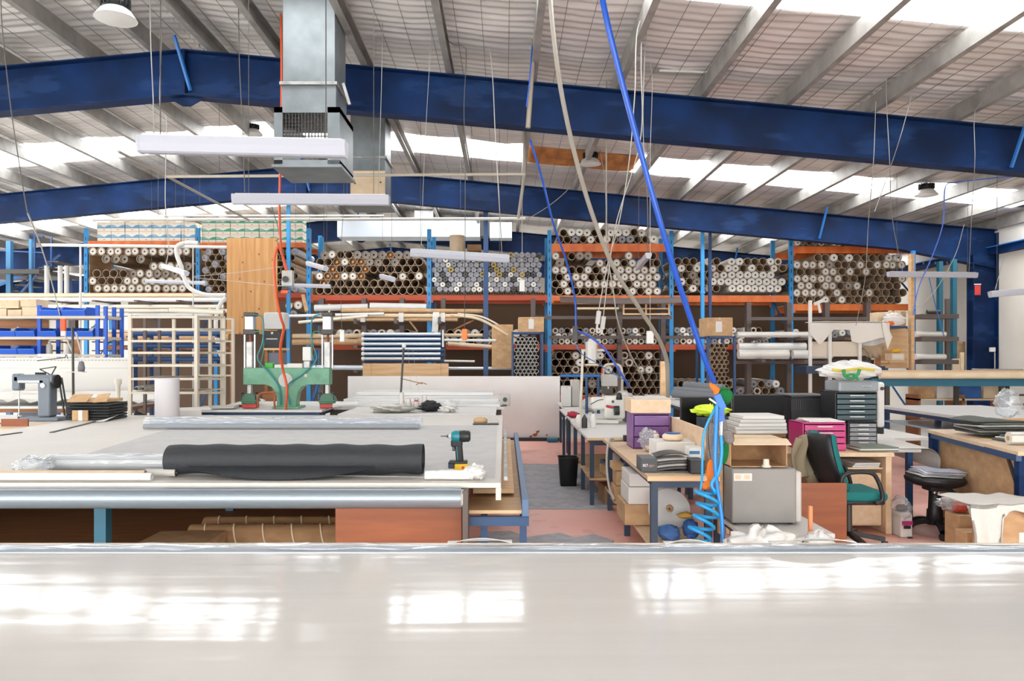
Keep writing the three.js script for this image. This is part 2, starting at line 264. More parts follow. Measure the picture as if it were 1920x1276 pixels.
// purlins: lipped C sections along the hall
const purShape = [[0, 0], [0.075, 0], [0.075, 0.018], [0.07, 0.018], [0.07, 0.006], [0.006, 0.006], [0.006, 0.194], [0.07, 0.194], [0.07, 0.182], [0.075, 0.182], [0.075, 0.2], [0, 0.2]];
for (const x of PUR) { const g = prism(x > RX ? purShape.map(([a, b]) => [a, b]) : purShape.map(([a, b]) => [-a, b]).reverse(), ZF - ZB - 0.1); g.translate(x, roofY(x) - 0.255, ZB + 0.05); struct('roof_purlin', 'galvanised steel purlin under the roof foil', [['web', g, M.purlin]]); }
// portal frames
const FRAMES = [-2.02, 3.75, 9.52, 15.29, 21.06, 26.83];
FRAMES.forEach((d, n) => {
  const top = (x) => APEX - 0.06 - SL * Math.abs(x - RX), H = 0.56, parts = [];
  for (const [xa, xb] of [[RX, WR - 0.02], [WL + 0.02, RX]]) {
    const knee = xa === RX ? xb : xa, dep = (x) => H + 0.22 * Math.max(0, 1 - Math.abs(x - knee) / 1.9), N = 14, xs = [...Array(N + 1)].map((_, i) => xa + (xb - xa) * i / N);
    const web = prism([...xs.map((x) => [x, top(x) - dep(x)]), ...xs.slice().reverse().map((x) => [x, top(x)])], 0.014); web.translate(0, 0, -d - 0.007);
    const fl = (f) => { const g = prism([...xs.map((x) => [x, f(x) - 0.008]), ...xs.slice().reverse().map((x) => [x, f(x) + 0.008])], 0.22); g.translate(0, 0, -d - 0.11); return g; };
    parts.push(['web', web, M.navy], ['flange', fl(top), M.navy], ['flange', fl((x) => top(x) - dep(x)), M.navy]);
  }
  for (const s of [-0.008, 0.008]) parts.push(['stiffener', b2(RX + s - 0.006, RX + s + 0.006, top(RX) - H, top(RX), -d + 0.1, -d - 0.1), M.navy]);
  const gus = prism([[-0.26, 0], [0.26, 0], [0.05, -0.12], [-0.05, -0.12]], 0.012); gus.translate(RX, top(RX) - H - 0.005, -d - 0.006); parts.push(['apex_plate', gus, M.navy]);
  for (const [x, dx] of [[RX + 0.02, 0.05], [WR - 3.6, -0.03]]) parts.push(['fly_brace', [bar(V(x + dx, top(x) - H + 0.06, -d + 0.06), V(x - dx, top(x) + 0.1, -d + 0.3), 0.035, 0.03)], M.steelBlue]);
  for (let b = 0; b < 5; b++) parts.push(['bolt', rod(V(WR - 1.5 + b * 0.12, top(WR - 1.2) - H - 0.24, -d + 0.05), V(WR - 1.5 + b * 0.12, top(WR - 1.2) - H - 0.19, -d + 0.05), 0.016, 6), M.navyDark]);
  struct('roof_rafter', 'deep navy blue steel portal rafter spanning the hall', parts);
  for (const [xo, xi] of [[WR, WR - 0.52], [WL, WL + 0.52]]) {
    const h = top(xo) - 0.3, xm = (xo + xi) / 2;
    struct('steel_column', 'wide navy blue steel portal column against the cream wall', [['web', b2(xo, xi, 0, h - 0.3, -d - 0.0055, -d + 0.0055), M.navy], ['flange', b2(xo - 0.02 * Math.sign(xo - xi), xo, 0, h + 0.25, -d - 0.11, -d + 0.11), M.navy], ['flange', b2(xi, xi + 0.02 * Math.sign(xo - xi), 0, h - 0.2, -d - 0.11, -d + 0.11), M.navy], ['base_plate', b2(xm - 0.32, xm + 0.26, 0, 0.02, -d - 0.15, -d + 0.15), M.navy]]);
  }
});
// wall girt, wall brace post
struct('trim_1', 'blue steel wall girt running along the cream side wall', [['girt', [b2(WR - 0.16, WR - 0.02, 3.66, 3.8, -9.6, -20.9)], M.navy], ['upper_flange', b2(WR - 0.2, WR - 0.02, 3.8, 3.82, -9.6, -20.9), M.steelBlue]]);
// ---------------------------------------------------------------- pallet racks, rolls and tubes
M.addedDarkBoard = mat('#66503f', 0.9);  // brown board for panels added to keep recesses dark
const RD = 16.87, LD = 18.2, RK = 83, LK = F / LD;
M.roll = mat('#ffffff', 0.85, { vertexColors: true });
M.rollWrap = mat('#ffffff', 0.4, { vertexColors: true });
const lin = (h) => { const c = new THREE.Color(h); return [c.r, c.g, c.b]; };
function revolve(prof, seg) { // prof: [r, z, hex] around the z axis, each band its own colour
  const pos = [], col = [], idx = []; let o = 0;
  for (let k = 1; k < prof.length; k++) {
    const c = lin(prof[k][2]);
    for (let i = 0; i <= seg; i++) { const a = i / seg * Math.PI * 2; for (const q of [prof[k - 1], prof[k]]) { pos.push(Math.cos(a) * q[0], Math.sin(a) * q[0], q[1]); col.push(...c); } }
    for (let i = 0; i < seg; i++) { const a = o + 2 * i; idx.push(a, a + 2, a + 3, a, a + 3, a + 1); }
    o += 2 * (seg + 1);
  }
  const g = new THREE.BufferGeometry(); g.setAttribute('position', new THREE.Float32BufferAttribute(pos, 3)); g.setAttribute('color', new THREE.Float32BufferAttribute(col, 3)); g.setIndex(idx); g.computeVertexNormals(); return g;
}
const KR = '#a58a6e', KRL = '#b9a189', KRI = KR;
const rollKinds = {
  o: () => [[1, -18, KR], [1, 0, KR], [0.87, 0, KRL], [0.87, -18, KRI], [0.0, -18, KRI]],
  w: () => [[1, -18, KR], [1, 0, KR], [0.88, 0, KRL], [0.88, -0.35, KRI], [0.8, -0.3, '#f3eee6'], [0.74, -0.12, '#f3eee6'], [0.2, -0.1, '#e9e3d9'], [0.2, -2, KR], [0, -2, KR]],
  g: () => [[1, -18, KR], [1, 0, KR], [0.88, 0, KRL], [0.88, -0.5, KRI], [0.26, -0.45, '#a7a099'], [0.26, -2, KR], [0, -2, KR]],
  b: () => [[1, -18, KR], [1, 0, KR], [0.88, 0, KRL], [0.88, -1.6, KRI], [0.3, -1.3, '#c98a52'], [0.26, -0.2, '#c98a52'], [0, -0.2, '#d9b083']],
  W: () => [[0.98, -18, '#e8e2d8'], [0.98, -0.15, '#e8e2d8'], [0.86, 0, '#efebe3'], [0.24, 0, '#ebe5da'], [0.22, -2, KR], [0, -2, KR]],
  G: () => [[0.98, -18, '#8b8a8c'], [0.98, -0.15, '#8b8a8c'], [0.86, 0, '#9a9a9d'], [0.26, 0, '#8f8f92'], [0.22, -2, KR], [0, -2, KR]],
  P: () => [[0.98, -18, '#b7b6ba'], [0.98, -0.3, '#b7b6ba'], [0.7, 0.1, '#c5c4c9'], [0.2, -0.1, '#a2a1a8'], [0, -0.3, '#a2a1a8']],
  D: () => [[0.98, -18, '#4b4747'], [0.98, -0.2, '#4b4747'], [0.8, 0, '#5b5757'], [0.3, -0.1, '#4d4a4a'], [0.28, -2, KR], [0, -2, KR]],
  Y: () => [[0.98, -18, '#8b8a8c'], [0.98, 0, '#8b8a8c'], [0.5, 0.0, '#b79f4a'], [0.3, -1, KR], [0, -1, KR]],
  t: () => [[1, -18, '#77736f'], [1, 0, '#77736f'], [0.78, 0, '#c6c2bc'], [0.78, -18, '#77736f'], [0.0, -18, '#77736f']],
  C: () => [[0.98, -18, '#b89a78'], [0.98, 0, '#b89a78'], [0.55, 0, '#d6c8b6'], [0.5, -3, KR], [0, -3, KR]],
};
const NAMES = { t: 'metal_tube', o: 'cardboard_tube', w: 'sleeved_roll', g: 'sleeved_roll', b: 'sleeved_roll', W: 'fabric_roll', G: 'fabric_roll', P: 'wrapped_roll', D: 'wrapped_roll', Y: 'wrapped_roll', C: 'fabric_roll' };
const LOOK = { t: 'thin metal tube', o: 'empty cardboard tube', w: 'white roll in cardboard sleeve', g: 'grey roll in cardboard sleeve', b: 'brown roll in cardboard sleeve', W: 'bare white fabric roll', G: 'bare grey fabric roll', P: 'silvery wrapped roll', D: 'dark wrapped roll', Y: 'grey roll with yellowish core', C: 'paper covered brown roll' };
const CAT = { t: 'tube', o: 'tube', w: 'fabric roll', g: 'fabric roll', b: 'fabric roll', W: 'fabric roll', G: 'fabric roll', P: 'fabric roll', D: 'fabric roll', Y: 'fabric roll', C: 'fabric roll' };
const rollCache = new Map();
function rollGeo(k, r, seg) { const key = k + r.toFixed(3) + seg; if (!rollCache.has(key)) rollCache.set(key, revolve(rollKinds[k]().map(([a, z, c]) => [a * r, Math.max(z * r, -1.7), c]), seg)); return rollCache.get(key); }
function addRoll(k, r, x, y, z, place, group, seg = 14, tilt = 0) {
  const m = new THREE.Mesh(rollGeo(k, r, seg), 'PDY'.includes(k) ? M.rollWrap : M.roll); m.name = numbered(NAMES[k]);
  m.position.set(x, y, z); m.rotation.set(0, tilt, rr(0, 6.28));
  m.userData = { label: LOOK[k] + (place[0] === ',' ? '' : ' ') + place, category: CAT[k], group: group + ', ' + LOOK[k] }; scene.add(m); return m;
}
const ORD = 'first second third fourth fifth sixth seventh eighth ninth tenth eleventh twelfth thirteenth fourteenth fifteenth sixteenth seventeenth eighteenth nineteenth twentieth'.split(' ');
// rows are written from the top of the pile down; '.' leaves a gap
function pile(rows, r, x0, y0, z, place, group, seg, shift = 0) {
  rows.forEach((row, i) => { const lev = rows.length - 1 - i, odd = (lev + shift) % 2; let n = 0; for (let c = 0; c < row.length; c++) { const x = x0 + r + 2 * r * c + (odd ? r : 0); if (row[c] === '.' || x + r > x0 + 2.55) continue; addRoll(row[c], r * 0.985, x, y0 + r + 0.002 + lev * r * 1.732, z + rr(-0.05, 0.05), `, ${ORD[lev]} row up, ${ORD[n++]} from ${place}`, group, seg); } });
}
const shuffleRow = (n, chars, seed) => { const q = rng(seed); let s = ''; for (let i = 0; i < n; i++) s += chars[Math.floor(q() * chars.length)]; return s; };
// rack frames
function rackRun(label, d, posts, beams, decks, backs) {
  const parts = [], s = F / d;
  for (const [px, topY, low] of posts) {
    const x = X(px, d), h = Y(topY, d);
    for (const z of [-d + 0.02, -d - 1.12]) {
      const g = b2(x - 0.045, x + 0.045, 0, h, z - 0.035, z + 0.035); parts.push(['upright', g, M.postBlue, z > -d ? [...Array(9)].map((_, k) => ['slot', b2(x - 0.012, x + 0.012, h - 0.3 - k * 0.2, h - 0.22 - k * 0.2, z + 0.035, z + 0.036), M.navyDark]) : null]);
      parts.push(['base_plate', b2(x - 0.09, x + 0.09, 0, 0.012, z - 0.07, z + 0.07), M.postBlue]);
    }
    for (let k = 0; k < 4; k++) parts.push(['brace', bar(V(x, 0.3 + k * 0.9, -d), V(x, 1.1 + k * 0.9, -d - 1.1), 0.03, 0.03), M.steelBlue]);
  }
  for (const [p0, p1, y0, y1, m] of beams) for (const z of [0, -1.12]) { const a = X(p0, d) + 0.045, b = X(p1, d) - 0.045; parts.push(['beam', b2(a, b, Y(y1, d), Y(y0, d), -d + z + 0.045, -d + z - 0.01), m]); for (const q of [a, b - 0.05]) parts.push(['beam_end_plate', b2(q, q + 0.05, Y(y1, d) - 0.05, Y(y0, d) - 0.005, -d + z + 0.05, -d + z + 0.045), m]); }
  for (const [p0, p1, y] of decks) parts.push(['deck_board', b2(X(p0, d) + 0.05, X(p1, d) - 0.05, Y(y, d) - 0.02, Y(y, d), -d - 0.01, -d - 1.1), M.tan]);
  for (const [p0, p1, y] of backs || []) parts.push(['back_panel', b2(X(p0, d), X(p1, d), 0.05, Y(y, d), -d - 2.0, -d - 2.02), M.addedDarkBoard]);  // panel added behind the rack to make the gaps between rolls dark
  return thing('pallet_rack', label, 'rack', parts);
}
rackRun('long pallet rack with blue uprights and orange beams behind the workshop', RD,
  [[580, 430], [805, 430], [1030, 432], [1258, 433], [1482, 437], [1708, 458]],
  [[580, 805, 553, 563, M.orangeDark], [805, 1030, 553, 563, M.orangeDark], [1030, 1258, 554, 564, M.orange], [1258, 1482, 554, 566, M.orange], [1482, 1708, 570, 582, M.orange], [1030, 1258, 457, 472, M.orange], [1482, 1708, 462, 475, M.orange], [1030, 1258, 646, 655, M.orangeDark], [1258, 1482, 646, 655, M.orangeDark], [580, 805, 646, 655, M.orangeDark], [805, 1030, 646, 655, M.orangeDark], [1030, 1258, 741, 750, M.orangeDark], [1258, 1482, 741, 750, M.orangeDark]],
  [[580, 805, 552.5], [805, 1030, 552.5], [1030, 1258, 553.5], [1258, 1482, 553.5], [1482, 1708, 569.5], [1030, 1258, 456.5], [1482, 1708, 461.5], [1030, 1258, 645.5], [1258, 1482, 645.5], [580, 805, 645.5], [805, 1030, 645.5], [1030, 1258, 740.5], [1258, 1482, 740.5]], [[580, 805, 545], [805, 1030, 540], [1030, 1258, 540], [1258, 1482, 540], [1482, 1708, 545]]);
rackRun('pallet rack carrying printed cartons above sleeved rolls beside the steel platform', LD,
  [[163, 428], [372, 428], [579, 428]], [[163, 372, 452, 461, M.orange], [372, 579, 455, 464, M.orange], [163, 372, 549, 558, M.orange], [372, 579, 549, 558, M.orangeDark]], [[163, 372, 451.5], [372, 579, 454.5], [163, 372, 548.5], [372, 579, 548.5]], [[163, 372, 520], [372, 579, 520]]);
const rx = (px) => X(px, RD), ry = (py) => Y(py, RD), lx = (px) => X(px, LD), ly = (py) => Y(py, LD);
// main bays
const ends = (d, p, y0, y1, lab) => thing('bay_end_board', lab, 'board', [['board', b2(X(p, d) - 0.005, X(p, d) + 0.005, Y(y1, d), Y(y0, d), -d - 0.02, -d - 1.05), M.wood]]);
ends(RD, 584.3, 512, 552.4, 'narrow upright board ending the tube pile beside the plywood sheet');
ends(RD, 800.8, 486, 552.4, 'narrow upright board between the tube pile and the silvery rolls');
ends(LD, 167.1, 465, 548.4, 'pale upright end board of the sleeved rolls below the blue-printed cartons');
ends(LD, 368, 465, 548.4, 'pale upright end board between sleeved rolls and the green-printed cartons bay');
pile(['.gwooggggbggg', 'oobwbbggogooog', '.obooobooooooo', 'wbbwwb..oowoww', '.booooooooooo.', 'oooooooooooooo'].map((r) => r), 0.0932, rx(584.9), ry(552.5), -RD + 0.03, 'the plywood sheet', 'rolls in the bay beside the plywood', 16, 1);
pile(['w.ogg....w..o', 'g....wowoww.ow', 'wwoowowowwwww', 'owwwooowwwwwwo', 'owowwwwwwowww', 'owooooooowowww'], 0.0915, rx(1034), ry(553.5), -RD + 0.03, 'the silvery roll bay', 'rolls in the bay behind the cables', 16, 1);
pile(['oWWWooWWWoW', 'ooGoWoWoGGooW'], 0.088, rx(1042), ry(456.5), -RD + 0.05, 'the tilted batten, top beam', 'rolls on the top beam', 14);
pile(['ooo.Wo.WWoooWC', 'WoWowoWWoWooWo', 'oogoowWWWWWWW', 'WogoWWWWWWWWWW', 'ooWogo.WWWWWWW'], 0.0875, rx(1263), ry(548), -RD + 0.03, 'the cable-side upright', 'rolls in the bay behind the hose', 14);
pile(['..ooWoWooooWW', 'wwwwgooowowwww', 'ooowwowowoo..', 'wwwwwwoo..oo.w', 'wwowwogw.oooo', 'wwwwowooowoo.o', 'ooowowooooooo'], 0.091, rx(1486), ry(569.5), -RD + 0.03, 'the white roll bay', 'rolls in the bay beside the column', 16, 1);
pile(['WGoGCoWWCGWWo'], 0.07, rx(1487), ry(461.5), -RD + 0.05, 'the blue hose, end beam', 'small rolls on the end top beam', 14);
{ // bay of small silvery rolls behind the dark blue post
  const rows = []; for (let k = 0; k < 8; k++) rows.push(shuffleRow(k < 1 ? 19 : 20, k > 5 ? 'PPPWPDP' : 'PPPPWPPDPGY', 50 + k));
  pile(rows, 0.064, rx(809), ry(548), -RD + 0.05, 'the tube pile end board', 'silvery rolls behind the dark blue post', 12);
  for (let i = 0; i < 46; i++) { const m = addRoll('o', 0.027, rx(809) + 0.03 + i * 0.056, ry(552.5) + 0.029, -RD + 0.08, 'laid in the lowest row under the silvery rolls', 'thin tubes under the silvery rolls', 10); m.name = numbered('thin_tube'); }
}
// left-hand rack bays
pile(['wwwwwwwwwwww', '.ggg.g.......', '.......wwwwg', 'oooogwwgggww', 'wooowwwwwwww', 'wwwwwwwwwwww'], 0.1035, lx(167.8), ly(548.5), -LD + 0.03, 'the steel platform', 'rolls below the blue-printed cartons', 16, 1);
pile(['PoPPP...PPoPP', 'PooP.....oooo', 'oPoo....Pooo', 'Poooo...ooooo', 'ooPoo...oooPo', 'Pooo...PoooP', 'PooPo..PoooPP'], 0.088, lx(378), ly(548.5), -LD + 0.05, 'the blue-printed carton bay', 'rolls below the green-printed cartons', 14, 1);
// lower bays
pile(['oowooWooCooWoo', 'oooWoooogCoooo', 'ooCoooWooowWoo', 'ooooooooWooooo', 'oooogooooooooo', 'oooooowooooooo'], 0.0925, rx(1034), ry(740.5), -RD - 0.05, 'the metal trolley, lower bay', 'rolls in the dark lower bay', 14);
pile(['CGoWoGCWoGoCGWo', 'WCGoWGCCoWCoGWoCG', 'GCWCoGCWCGoWCWCGC'].map((r) => r), 0.07, rx(1036), ry(645.5), -RD - 0.1, 'the metal trolley, shadowed shelf', 'rolls on the shadowed shelf', 12);
pile(['ooGoWGo..GoGWo', 'GoooGCooGoCooG'], 0.09, rx(1264), ry(740.5), -RD - 0.05, 'the dark lower bay, lowest deck', 'rolls behind the tube trolley', 12);
pile(['GWG.W.W.WW.WCo', 'GWGoWCWoWGWWGCW', 'GCWWoWGWWGWoWGG'], 0.072, rx(1264), ry(645.5), -RD - 0.05, 'the shadowed shelf, middle shelf', 'rolls on the middle shelf', 12);
pile(['GoWGCoGCWGo', 'oCGWoWCGoCGG'], 0.095, rx(586), ry(645.5), -RD - 0.25, 'the plywood, dark recess', 'rolls in the dark recess', 12);
pile(['GoCGWoGCoWG', 'oCGWoGCGoWCG'], 0.095, rx(811), ry(645.5), -RD - 0.25, 'the bar trolley, dark recess', 'rolls in the dark recess by the post', 12);
for (const [px, py, r, k] of [[543, 573, 0.085, 'w'], [560, 572, 0.1, 'w'], [551, 588.5, 0.085, 'G']]) addRoll(k, r, X(px, 17), Y(py, 17), -16.95, 'just below the orange beam beside the plywood sheet', 'rolls under the orange beam', 16).scale.z = 0.5;
for (let i = 0; i < 15; i++) addRoll('WGCoWG'[i % 6], 0.075, rx(1492) + i * 0.175, ry(630) + rr(0, 0.1), -RD + 0.02, `under the lowest orange beam, ${ORD[i]} from the white nozzle post`, 'rolls under the lowest orange beam', 12);
// cantilever rack with brown steel posts carrying long stock
{
  const d = 16.25, parts = [];
  for (const px of [600, 680, 752, 830, 1000, 1164, 1246, 1408, 1484, 1556, 1634]) {
    const x = X(px, d), top = px < 1010 ? 558 : px < 1300 ? 560 : 566;
    parts.push(['post', b2(x - 0.05, x + 0.05, 0, Y(top, d), -d - 0.12, -d - 0.28), M.brownSteel]);
    for (const y of px < 700 ? [2.315, 1.815, 1.305] : px < 1010 ? [2.315, 1.995, 1.305] : px < 1300 ? [2.62, 1.9, 1.5] : [1.98, 1.52]) parts.push(['arm', b2(x - 0.04, x + 0.04, y - 0.05, y, -d + (px < 990 || px > 1300 ? 0.8 : 0.36), -d - 0.12), M.brownSteel]);
    if (px < 990) parts.push(['stop', b2(x - 0.03, x + 0.03, 2.28, 2.4, -d + 0.84, -d + 0.8), M.brownSteel]);
  }
  for (const [a, b, y] of [[1000, 1260, 592], [1400, 1690, 594], [1030, 1340, 629], [1380, 1690, 676]]) parts.push(['rail', pb(a, y, b, y + 6, d - 0.05, 0.04), M.brownSteel]);
  thing('cantilever_rack', 'brown steel cantilever rack with posts and arms holding long stock', 'rack', parts);
}
const H = (name, label, x0, y0, x1, y1, d, r, m, open, group, bow = 0) => { // long stock lying across the hall
  const a = at(x0, y0, d), b = at(x1, y1, d), mid = a.clone().lerp(b, 0.5); mid.y += bow;
  const g = bow ? tube([a, mid, b], r, 16, 10) : rod(a, b, r, 12); const parts = [['body', g, m]];
  if (open) { const dir = b.clone().sub(a).normalize(); for (const [p, s] of [[a, -1], [b, 1]]) parts.push(['open_end', new THREE.TorusGeometry(r * 0.82, r * 0.18, 6, 12).rotateY(Math.PI / 2).translate(p.x + dir.x * 0.002 * s, p.y, p.z), M.kraftDark]); }
  return thing(name, label, open ? 'tube' : 'bundle', parts, group);
};
H('long_tube', 'long brown cardboard tube lashed with white tape on the steel arms', 600, 591, 862, 592, 15.75, 0.045, M.tan, 1, 'lashed cardboard tubes');
H('long_tube', 'long brown cardboard tube lashed with white tape on the steel arms', 590, 599, 858, 599, 15.75, 0.035, M.kraft, 1, 'lashed cardboard tubes');
H('long_tube', 'long brown cardboard tube behind the lashed pair', 640, 581.5, 905, 583, 15.8, 0.045, M.kraft, 1);
H('wrapped_bundle', 'white plastic bundle lying above the long cardboard tubes', 590, 577, 690, 575, 16.12, 0.07, M.milk);
H('wrapped_bundle', 'lumpy white plastic bundle beside the lumpy pair above the tubes', 694, 574, 800, 576, 16.12, 0.08, M.milk);
H('long_batten', 'bowed beige batten sagging off the tube pile toward the carton', 845, 590, 952, 628, 15.4, 0.03, M.tan, 0, null, 0.12);
H('long_batten', 'bowed pale batten hanging beside the first beige batten', 858, 588, 950, 618, 15.45, 0.02, M.cream, 0, null, 0.1);
H('long_pipe', 'white pipe sticking out beside the orange hose', 542, 592, 720, 588, 15.4, 0.03, M.white, 1);
H('long_pipe', 'sloping white pipe below the white pipe beside the orange hose', 560, 604, 690, 592, 15.35, 0.03, M.cream, 1);
H('long_tube', 'thick brown cardboard tube on the arms behind the green press', 549, 641, 682, 640, 15.6, 0.06, M.kraft, 1);
H('long_tube', 'thinner pale tube above the thick brown tube behind the press', 549, 630, 690, 629, 15.65, 0.05, M.tan, 1);
H('long_tube', 'pale cardboard tube resting behind the blue bar trolley', 700, 628, 905, 628, 15.8, 0.035, M.tan, 1);
H('long_pipe', 'white pipe poking out past the blue bar trolley', 830, 637, 930, 638, 14.6, 0.025, M.white, 1);
H('long_tube', 'brown cardboard tube pointing at the tube trolley', 840, 644, 962, 652, 15.5, 0.04, M.tan, 1);
H('long_pipe', 'short white pipe below the other pipes of the bar trolley', 830, 676, 890, 677, 14.6, 0.02, M.white, 1);
H('long_pipe', 'grey steel bar lying beside the wooden crate', 838, 690, 962, 690, 15.6, 0.035, M.alu, 1);
H('long_pipe', 'lower grey steel bar lying behind the wooden crate', 540, 688, 690, 689, 15.2, 0.05, M.alu, 1);
H('wrapped_bundle', 'long white wrapped bundle lying on the arms below the middle shelf', 1382, 627, 1520, 627, 15.9, 0.06, M.fabricWhite);
H('wrapped_bundle', 'thick pale wrapped bundle on the arm above the brown cartons', 1384, 664, 1478, 664, 15.8, 0.1, M.fabricWhite);
H('wrapped_bundle', 'grey plastic bundle lying behind the thick pale bundle', 1384, 650, 1510, 650, 15.98, 0.09, M.milk);
H('wrapped_bundle', 'pale bundle end beside the white cloth stand', 1486, 664, 1560, 664, 15.8, 0.09, M.milk);
// lashings on the tube pair
for (const [px, lab] of [[680, 'narrow white tape lashing on the long tubes behind the press'], [752, 'narrow white tape lashing on the middle of the long tubes'], [830, 'narrow white tape lashing at the bowed end of the tubes']]) thing('tape_lashing', lab, 'tape', [['band', b2(X(px, 15.7) - 0.05, X(px, 15.7) + 0.05, Y(603, 15.7), Y(586, 15.7), -15.7, -15.81), M.milk]]);
thing('hanging_strap', 'pale plastic strap hanging below the long tubes', 'strap', [['strap', [sheet((u, v) => at(812 + u * 12 - v * 3, 585 + v * 38, 15.69).add(V(0, 0, 0.02 * Math.sin(v * 5))), 3, 8, 0.01)], M.milk]]);
thing('leaning_batten', 'pale wooden batten leaning under the lashed tubes', 'batten', [['batten', bar(at(765, 598, 15.9), at(783, 621, 15.9), 0.06, 0.03), M.wood]]);
thing('leaning_batten', 'brown wooden batten slanting beside the dark blue post', 'batten', [['batten', bar(at(850, 618, 15.9), at(888, 600, 15.9), 0.06, 0.03), M.woodDark]]);
thing('leaning_batten', 'short pale board end leaning under the orange beam', 'batten', [['batten', bar(at(568, 553, 16.4), at(575, 583, 16.0), 0.07, 0.04), M.wood]]);
// wooden-framed screen and dark board under the beam
thing('dark_board', 'long warped dark board lying under the orange beam behind the cables', 'board', [['board', sheet((u, v) => at(1050 + u * 240, 556 + v * 11 + 3 * Math.sin(u * 3), 15.7 - 0.02 * u).add(V(0, 0, v * 0.06)), 12, 2, 0.02), M.brownSteel]]);
thing('wooden_screen', 'light wooden frame hanging behind the beige hose', 'frame', [['rail', pb(1168, 567, 1256, 569.5, 15.75, 0.03), M.wood], ['rail', pb(1168, 577, 1256, 579.5, 15.75, 0.03), M.wood], ['rail', pb(1168, 587, 1256, 590, 15.75, 0.03), M.wood], ...[1168, 1210, 1253].map((p) => ['stile', pb(p, 567, p + 3, 590, 15.74, 0.03), M.wood])]);
thing('pale_rod', 'pale thin rods lying beside the light wooden frame', 'rod', [['rod', [rod(at(1082, 568, 16), at(1160, 568, 16), 0.02), rod(at(1082, 578, 16), at(1160, 578, 16), 0.025)], M.tan]]);
// printed cartons on the top beams
function cartonMat(c1, c2) { const m = mat('#ffffff', 0.8, { map: canvasTex(256, 256, (g, w, h) => { g.fillStyle = '#f6e8d6'; g.fillRect(0, 0, w, h); g.fillStyle = '#f4ede4'; g.fillRect(0, 60, w, 130); g.fillStyle = c1; g.beginPath(); g.moveTo(0, 85); g.bezierCurveTo(60, 60, 90, 130, 128, 140); g.bezierCurveTo(166, 130, 196, 60, 256, 85); g.lineTo(256, 170); g.lineTo(0, 170); g.fill(); g.fillStyle = c2; g.beginPath(); g.moveTo(0, 100); g.bezierCurveTo(50, 80, 80, 130, 110, 140); g.lineTo(0, 140); g.fill(); g.fillStyle = '#6b5d50'; g.fillRect(112, 205, 32, 12); g.fillRect(120, 40, 18, 7); g.strokeStyle = '#b79c80'; g.lineWidth = 3; g.strokeRect(1, 1, w - 2, h - 2); }) }); KEEP.add(m); return m; }
const cBlue = cartonMat('#6fa9cd', '#a3c4d6'), cGreen = cartonMat('#4fa983', '#a8cdb6'); M.cartonBlue = cBlue; M.cartonGreen = cGreen;
const inLabel = (c, n, row, rn, col) => `${c}-printed carton, ${['first', 'second', 'third', 'fourth', 'fifth', 'sixth', 'seventh'][n]} along the ${rn} layer on top of the ${col}`;
for (let r = 0; r < 2; r++) for (let c = 0; c < 7; c++) { const a = lx(181) + c * 0.342; thing('carton', inLabel('blue', c, r, ['bottom', 'upper'][r], 'sleeved roll bay'), 'carton', [['carton', box(0.335, 0.23, 0.4, a + 0.17, ly(451.5) + 0.117 + r * 0.233, -LD - 0.22 + rr(-0.01, 0.01)), M.cartonBlue]], 'blue-printed cartons'); }
for (let r = 0; r < 3; r++) for (let c = 0; c < 7; c++) { const a = lx(377) + c * 0.352; thing('carton', inLabel('green', c, r, ['bottom', 'middle', 'upper'][r], 'tube bay by the plywood'), 'carton', [['carton', box(0.345, 0.2, 0.4, a + 0.175, ly(454.5) + 0.102 + r * 0.203, -LD - 0.22 + rr(-0.01, 0.01)), M.cartonGreen]], 'green-printed cartons'); }
thing('pale_box', 'long pale carton row behind the printed cartons under the conduit', 'carton', [['carton', pb(206, 408, 330, 418, LD + 0.7, 0.3), M.tan]]);
// brown roll standing on top of the silvery rolls, plus small carton
thing('standing_roll', 'short wide cardboard roll standing on top of the silvery rolls', 'tube', [['tube', rod(at(857, 472, RD + 0.2), at(857, 442, RD + 0.2), 0.17, 20), M.tan]]);
thing('small_carton', 'brown carton lying on the silvery rolls beside the standing roll', 'carton', [['carton', pb(876, 458, 902, 470, RD + 0.15, 0.3), M.kraftDark]]);
// ---------------------------------------------------------------- glossy white table in the foreground
const NT_Y = 1.2, NT_Z = -0.42 * F / 355;                     // height and far edge of the glossy table
M.gloss = mat('#ffffff', 0.1, { clearcoat: 0.001, specularIntensity: 0.45, map: tex(512, (u, v) => { const n = fbm(u, v, 2, 90, 3), b = fbm(u + 0.4, v, 4, 4, 3); return mix(hex('#d0cbc5'), hex('#dad6d0'), n * 0.5 + b * 0.5); }, true, 0.6, 0.6), roughnessMap: tex(256, (u, v) => 0.55 + 0.75 * fbm(u, v, 2, 60, 4), false, 0.8, 0.8), bumpMap: tex(256, (u, v) => fbm(u, v, 2, 40, 3), false, 0.5, 0.5), bumpScale: 0.0006 });
thing('work_table', 'large glossy white table spanning the hall with a metal far edge', 'table', [
  ['table_top', r2(-2.4, 2.4, NT_Y - 0.05, NT_Y, 0.9, NT_Z + 0.07, 0.004), M.gloss],
  ['edge_strip', r2(-2.4, 2.4, NT_Y - 0.05, NT_Y + 0.002, NT_Z + 0.07, NT_Z + 0.012, 0.003), M.alu],
  ['edge_lip', r2(-2.4, 2.4, NT_Y - 0.07, NT_Y + 0.004, NT_Z + 0.012, NT_Z, 0.003), M.cream],
  ...[[-2.2, 0.8], [2.2, 0.8], [-2.2, NT_Z + 0.2], [2.2, NT_Z + 0.2]].map(([x, z]) => ['leg', b2(x - 0.04, x + 0.04, 0, NT_Y - 0.05, z - 0.04, z + 0.04), M.benchBlue])]);
